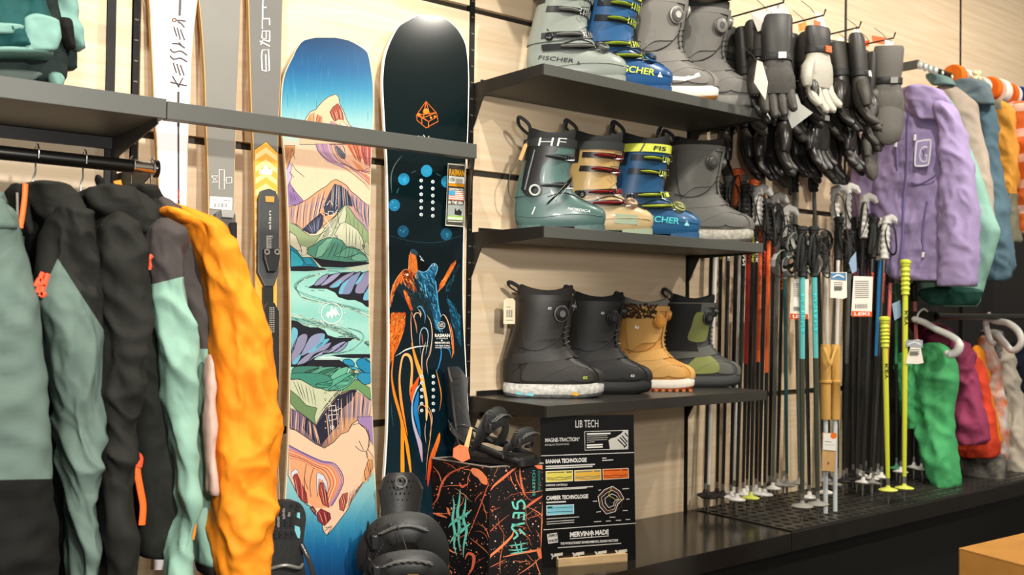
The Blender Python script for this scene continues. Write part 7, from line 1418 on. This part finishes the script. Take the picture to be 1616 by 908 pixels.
for q in ([(540, 490), (563, 462), (585, 488)], [(538, 508), (563, 482), (588, 505)]): ln(Tb, q, 1.5)
tx(Tb, 'THE WORLD\'S MOST ENVIRONMENTAL BOARD FACTORY', (250, 606), (580, -34), (0, -26), b=.03); ln(Tb, [(222, 635), (858, 590)], 1.4, '#cfccc4')
k.poly(Tb([(115, 498), (215, 482), (228, 580), (128, 595)]), '#d9d6ce', 0, 1); tx(Tb, 'ZERO', (125, 530), (90, -12), (0, -26), '#151515', .04); tx(Tb, 'WASTE', (130, 582), (92, -12), (0, -26), '#151515', .04)
for x, y in ((155, 690), (370, 680), (595, 668), (800, 655)):
    k.poly(Tb([(x+30, y+5), (x+118, y-8), (x+118, y+20), (x+30, y+35)]), '#cfccc0', 0, 1); k.line(Tb([(x, y+5), (x+15, y+30), (x+10, y+60)]), 1.6, '#cfccc0', 0, 1); k.line(Tb([(x+10, y+5), (x+30, y+40)]), 1.6, '#cfccc0', 0, 1); k.line(Tb([(x+60, y+30), (x+75, y+50)]), 1.6, '#cfccc0', 0, 1)
k.out('board_lettering', sg)
# ---- snowboard bindings
bk1, bk2, bkl = M('binding_black', '#141415', .42, bump=.1, bs=300), M('binding_graphite', '#262625', .5, bump=.2, bs=200), M('binding_gloss', '#2a2a2b', .22)
def bar(m, pts, r, flat=.35, k_=5, up=None): return m.tube(spline(pts, k_), r, 8, flat=flat, up=up)
def binding(label, loc, rz, tilt=0., hb=.20, group='snowboard bindings', lean_=0.):
    t = thing('snowboard_binding', label, 'binding', loc, group); t.rotation_euler = (tilt, lean_, rz); W = lambda n_, m, mt=bk1, par=t, **k: build(n_, m, mt, par, smooth=True, world=False, **k)
    # toe towards +x, base on z=0
    out = spline([(-.10, -.045), (-.06, -.058), (.04, -.055), (.12, -.050), (.135, 0), (.12, .050), (.04, .055), (-.06, .058), (-.10, .045), (-.115, 0)], 5, True)
    W('baseplate', MB().prism(out, (0, 0, 0), (1, 0, 0), (0, 1, 0), .014), bk1, bevel=.003)
    W('footbed', MB().prism([(x*.9, y*.85) for x, y in out], (0, 0, .0145), (1, 0, 0), (0, 1, 0), .008), bk2, bevel=.002)
    for s in (-1, 1):
        m = MB(); bar(m, [(-.11, s*.05, .012), (-.09, s*.062, .05), (-.02, s*.062, .045), (.07, s*.056, .02), (.11, s*.05, .01)], .012, .5, up=(0, 1, 0)); W('side_rail', m, bk1)
    m = MB(); bar(m, [(-.04, -.062, .045), (-.10, -.060, .075), (-.135, -.03, .095), (-.143, 0, .10), (-.135, .03, .095), (-.10, .060, .075), (-.04, .062, .045)], .013, .5); W('heel_hoop', m, bkl)
    m = MB(); nz, na = 16, 14; R = []
    for i in range(nz+1):
        z = .05+i*hb/nz; wd = 1.15-.25*math.sin(PI*min(1, i/nz*1.1)) if i < nz-2 else (.75 if i == nz-1 else (.9 if i == nz-2 else .5)); rr_ = .052+.006*i/nz; ring = []
        for s, off in ((1, 0), (-1, .006)):
            for j in range(na+1):
                a = (-wd+2*wd*j/na)*s; ring.append(Vector((-.082-(rr_-off)*math.cos(a)-.0016*i*1.0, (rr_-off)*math.sin(a), z)))
        R.append(ring)
    m.rings(R); W('highback', m, bk2)
    m = MB()
    for r_ in range(9):
        for j in range(-3, 4):
            z = .085+r_*hb*.085; a = j*.17+(.085 if r_ % 2 else 0); p = Vector((-.082-.060*math.cos(a)-.0016*(z-.05)/hb*16+.008, .060*math.sin(a), z)); m.ell(p, (.003, .0035, .0045), 6, 4)
    for v_ in (0,): W('grip_knobs', m, bk1)['kind'] = 'stuff'
    # ankle strap and toe strap with ladders
    for nm_, x0, h, w_s in (('ankle_strap', -.015, .130, .031), ('toe_strap', .085, .085, .023)):
        m = MB(); pts = [(x0-.02, -.064, .04), (x0+.005, -.066, h*.62), (x0+.018, -.048, h*.9), (x0+.024, -.02, h), (x0+.026, .01, h*1.02), (x0+.022, .04, h*.94), (x0+.01, .062, h*.65), (x0-.01, .064, .04)]
        m.tube(spline(pts, 6), w_s, 10, flat=.22, up=(1, 0, .3)); o = W(nm_, m, bk2)
        for q in range(5): mm = MB(); mm.tube(spline([(p[0]+(q-2)*w_s*.38, p[1]*1.04, p[2]+.006) for p in pts[2:6]], 5), .0022, 5); W('strap_rib', mm, M('rib_grey', '#4d4d4a', .45), o)
        mm = MB(); ps = spline(pts[2:6], 5)
        for q, p in enumerate(ps):
            for e in (-.42, 0, .42):
                c_ = Vector((p[0]+e*w_s*1.25+(.004 if q % 2 else 0), p[1], p[2]))+Vector((.0, p[1]*.08, w_s*.235-abs(e)*.004)); mm.torus(c_, .0042, .0011, Vector((0, p[1]*9, 1)), 6, 4)
        W('honeycomb_ribs', mm, M('rib_grey'), o)['kind'] = 'stuff'
        m = MB(); m.tube(spline([(x0-.005, -.068, .05), (x0+.012, -.070, h*.6), (x0+.025, -.058, h*.88), (x0+.03, -.03, h*1.05)], 6), .008, 8, flat=.25, up=(1, 0, 0)); o = W('ladder_strap', m, bkl)
        mm = MB()
        for q in range(12): t_ = q/11; p = Vector((x0+.0+.028*t_, -.071+.02*t_**2, .05+h*.85*t_)); mm.tube([p+Vector((-.006, 0, 0)), p+Vector((.006, 0, 0))], .0013, 4)
        W('ladder_teeth', mm, bk1, o)['kind'] = 'stuff'
        W('ratchet_buckle', MB().box((x0+.022, -.062, h*.80), (.030, .014, .030)), bkl, bevel=.003); W('ratchet_lever', MB().tube([(x0+.02, -.070, h*.72), (x0+.022, -.078, h*.9), (x0+.028, -.076, h*1.12)], [.008, .009, .006], 8, flat=.4), bk2)
    return t
# on the box
c = (A_+B_+C_+D_)/4
t = binding('black snowboard binding with kraft tag on top of the splashed box', (on_y(782, 720, -.355).x, -.355, TOPZ+.001), math.radians(-68), hb=.225)
t.scale = (.88,)*3
card([(742, 674, 0), (746, 675, 0), (737, 719, -.0), (729, 717, 0)], -.40, M('manila_tag', '#dcb87a', .8), 'manila paper tag tied to the binding on the box', 'manila tags on the bindings')
card([(716, 708, 0), (726, 702, 0), (738, 706, 0), (742, 724, 0), (730, 730, 0), (715, 722, 0)], -.415, M('coral_sticker', '#ea7a4c', .6), 'coral coloured sticker hanging over the box edge', 'manila tags on the bindings')
card([(636, 871, 0), (643, 869, 0), (661, 908, 0), (648, 918, 0), (633, 885, 0)], -.50, M('manila_tag'), 'manila paper tag tied to the front binding', 'manila tags on the bindings')
p = on_y(638, 905, -.42); rs_ = thing('display_riser', 'low black riser block under the front binding, at the bottom edge', 'riser', (p.x, p.y, PZ)); build('riser_block', MB().box((p.x, p.y+.03, PZ+.031), (.19, .16, .06)), black_plastic, rs_)
t = binding('snowboard binding with tall smooth highback in front of the black board', (p.x, p.y, PZ+.0625), math.radians(-118), hb=.165); t.scale = (1.15,)*3
build('highback_logo', MB().torus((-.128, 0, .20), .012, .002, (1, 0, .05), 18, 6), M('logo_grey', '#6b6a66', .5), t, True, world=False)
zz = p.z
# binding standing on its heel, sole towards the viewer
q0, q1 = on_y(450, 795, -.36), on_y(452, 935, -.40)
t = thing('snowboard_binding', 'upright black binding showing its footbed beside the orange jacket', 'binding', (q1.x, q1.y, PZ), 'snowboard bindings')
def bp_(x, y, d=0.): return on_y(x, y, -.37-(y-790)*.0003)+Vector((0, -d, 0))
ol = [(427, 830), (428, 806), (434, 796), (450, 792), (468, 792), (478, 800), (483, 816), (481, 838), (478, 870), (482, 905), (486, 960), (420, 960), (422, 905), (425, 870)]
sp_ = spline(ol, 4, True); m = MB(); F_ = [bp_(*q) for q in sp_]; n = len(F_); tr = tessellate_polygon([[Vector((a[0], a[1], 0)) for a in sp_]])
m.add(F_+[p_+Vector((0, .03, 0)) for p_ in F_], [(i, (i+1) % n, (i+1) % n+n, i+n) for i in range(n)]+[tuple(a) for a in tr]+[tuple(i+n for i in a) for a in tr]); build('baseplate', m, M('baseplate_black', '#131313', .5, bump=.3, bs=120), t, bevel=.003)
def chip(pts, nm_, mt, d=.003): 
    m = MB(); a = [bp_(*q, .0005) for q in pts]; b_ = [bp_(*q, d) for q in pts]; n = len(a); m.add(a+b_, [tuple(range(n)), tuple(range(2*n-1, n-1, -1))]+[(i, (i+1) % n, (i+1) % n+n, i+n) for i in range(n)]); return build(nm_, m, mt, t)
T = Z(420, 780, 5.771)
for q in ([(140, 128), (165, 128), (168, 225), (140, 228)], [(95, 205), (118, 205), (120, 300), (95, 302)], [(190, 165), (215, 165), (215, 205), (190, 205)]): chip(T(q), 'grey_pad', M('pad_grey', '#6c6a66', .5))
for q in ([(280, 170), (302, 168), (304, 225), (275, 210)], [(258, 285), (300, 300), (308, 350), (300, 405), (280, 395), (255, 330)]): chip(T(q), 'window_inset', M('teal_window', '#6fb3bb', .4))
for i in range(9):
    for j in range(5):
        x0, y0 = 62+j*52+rr.uniform(-6, 6), 90+i*36
        if 85 < x0 < 240 and y0 < 320 and rr.random() < .5: continue
        if x0 > 240 and 150 < y0 < 410: continue
        chip(T([(x0, y0), (x0+30, y0-2), (x0+32, y0+20), (x0+2, y0+22)]), 'tread_block', bk1, .004)
m = MB(); bar(m, [tuple(bp_(422, 897, .01)), tuple(bp_(440, 888, .03)), tuple(bp_(462, 892, .03)), tuple(bp_(474, 890, .01))], .004, 1.); build('heel_wire', m, M('wire_grey', '#8a8880', .4, .5), t, True)
m = MB(); bar(m, [tuple(bp_(476, 860, .0)), tuple(bp_(482, 885, .02)), tuple(bp_(489, 915, .02)), tuple(bp_(490, 950, .0))], .007, .6); build('side_rail', m, bkl, t, True)
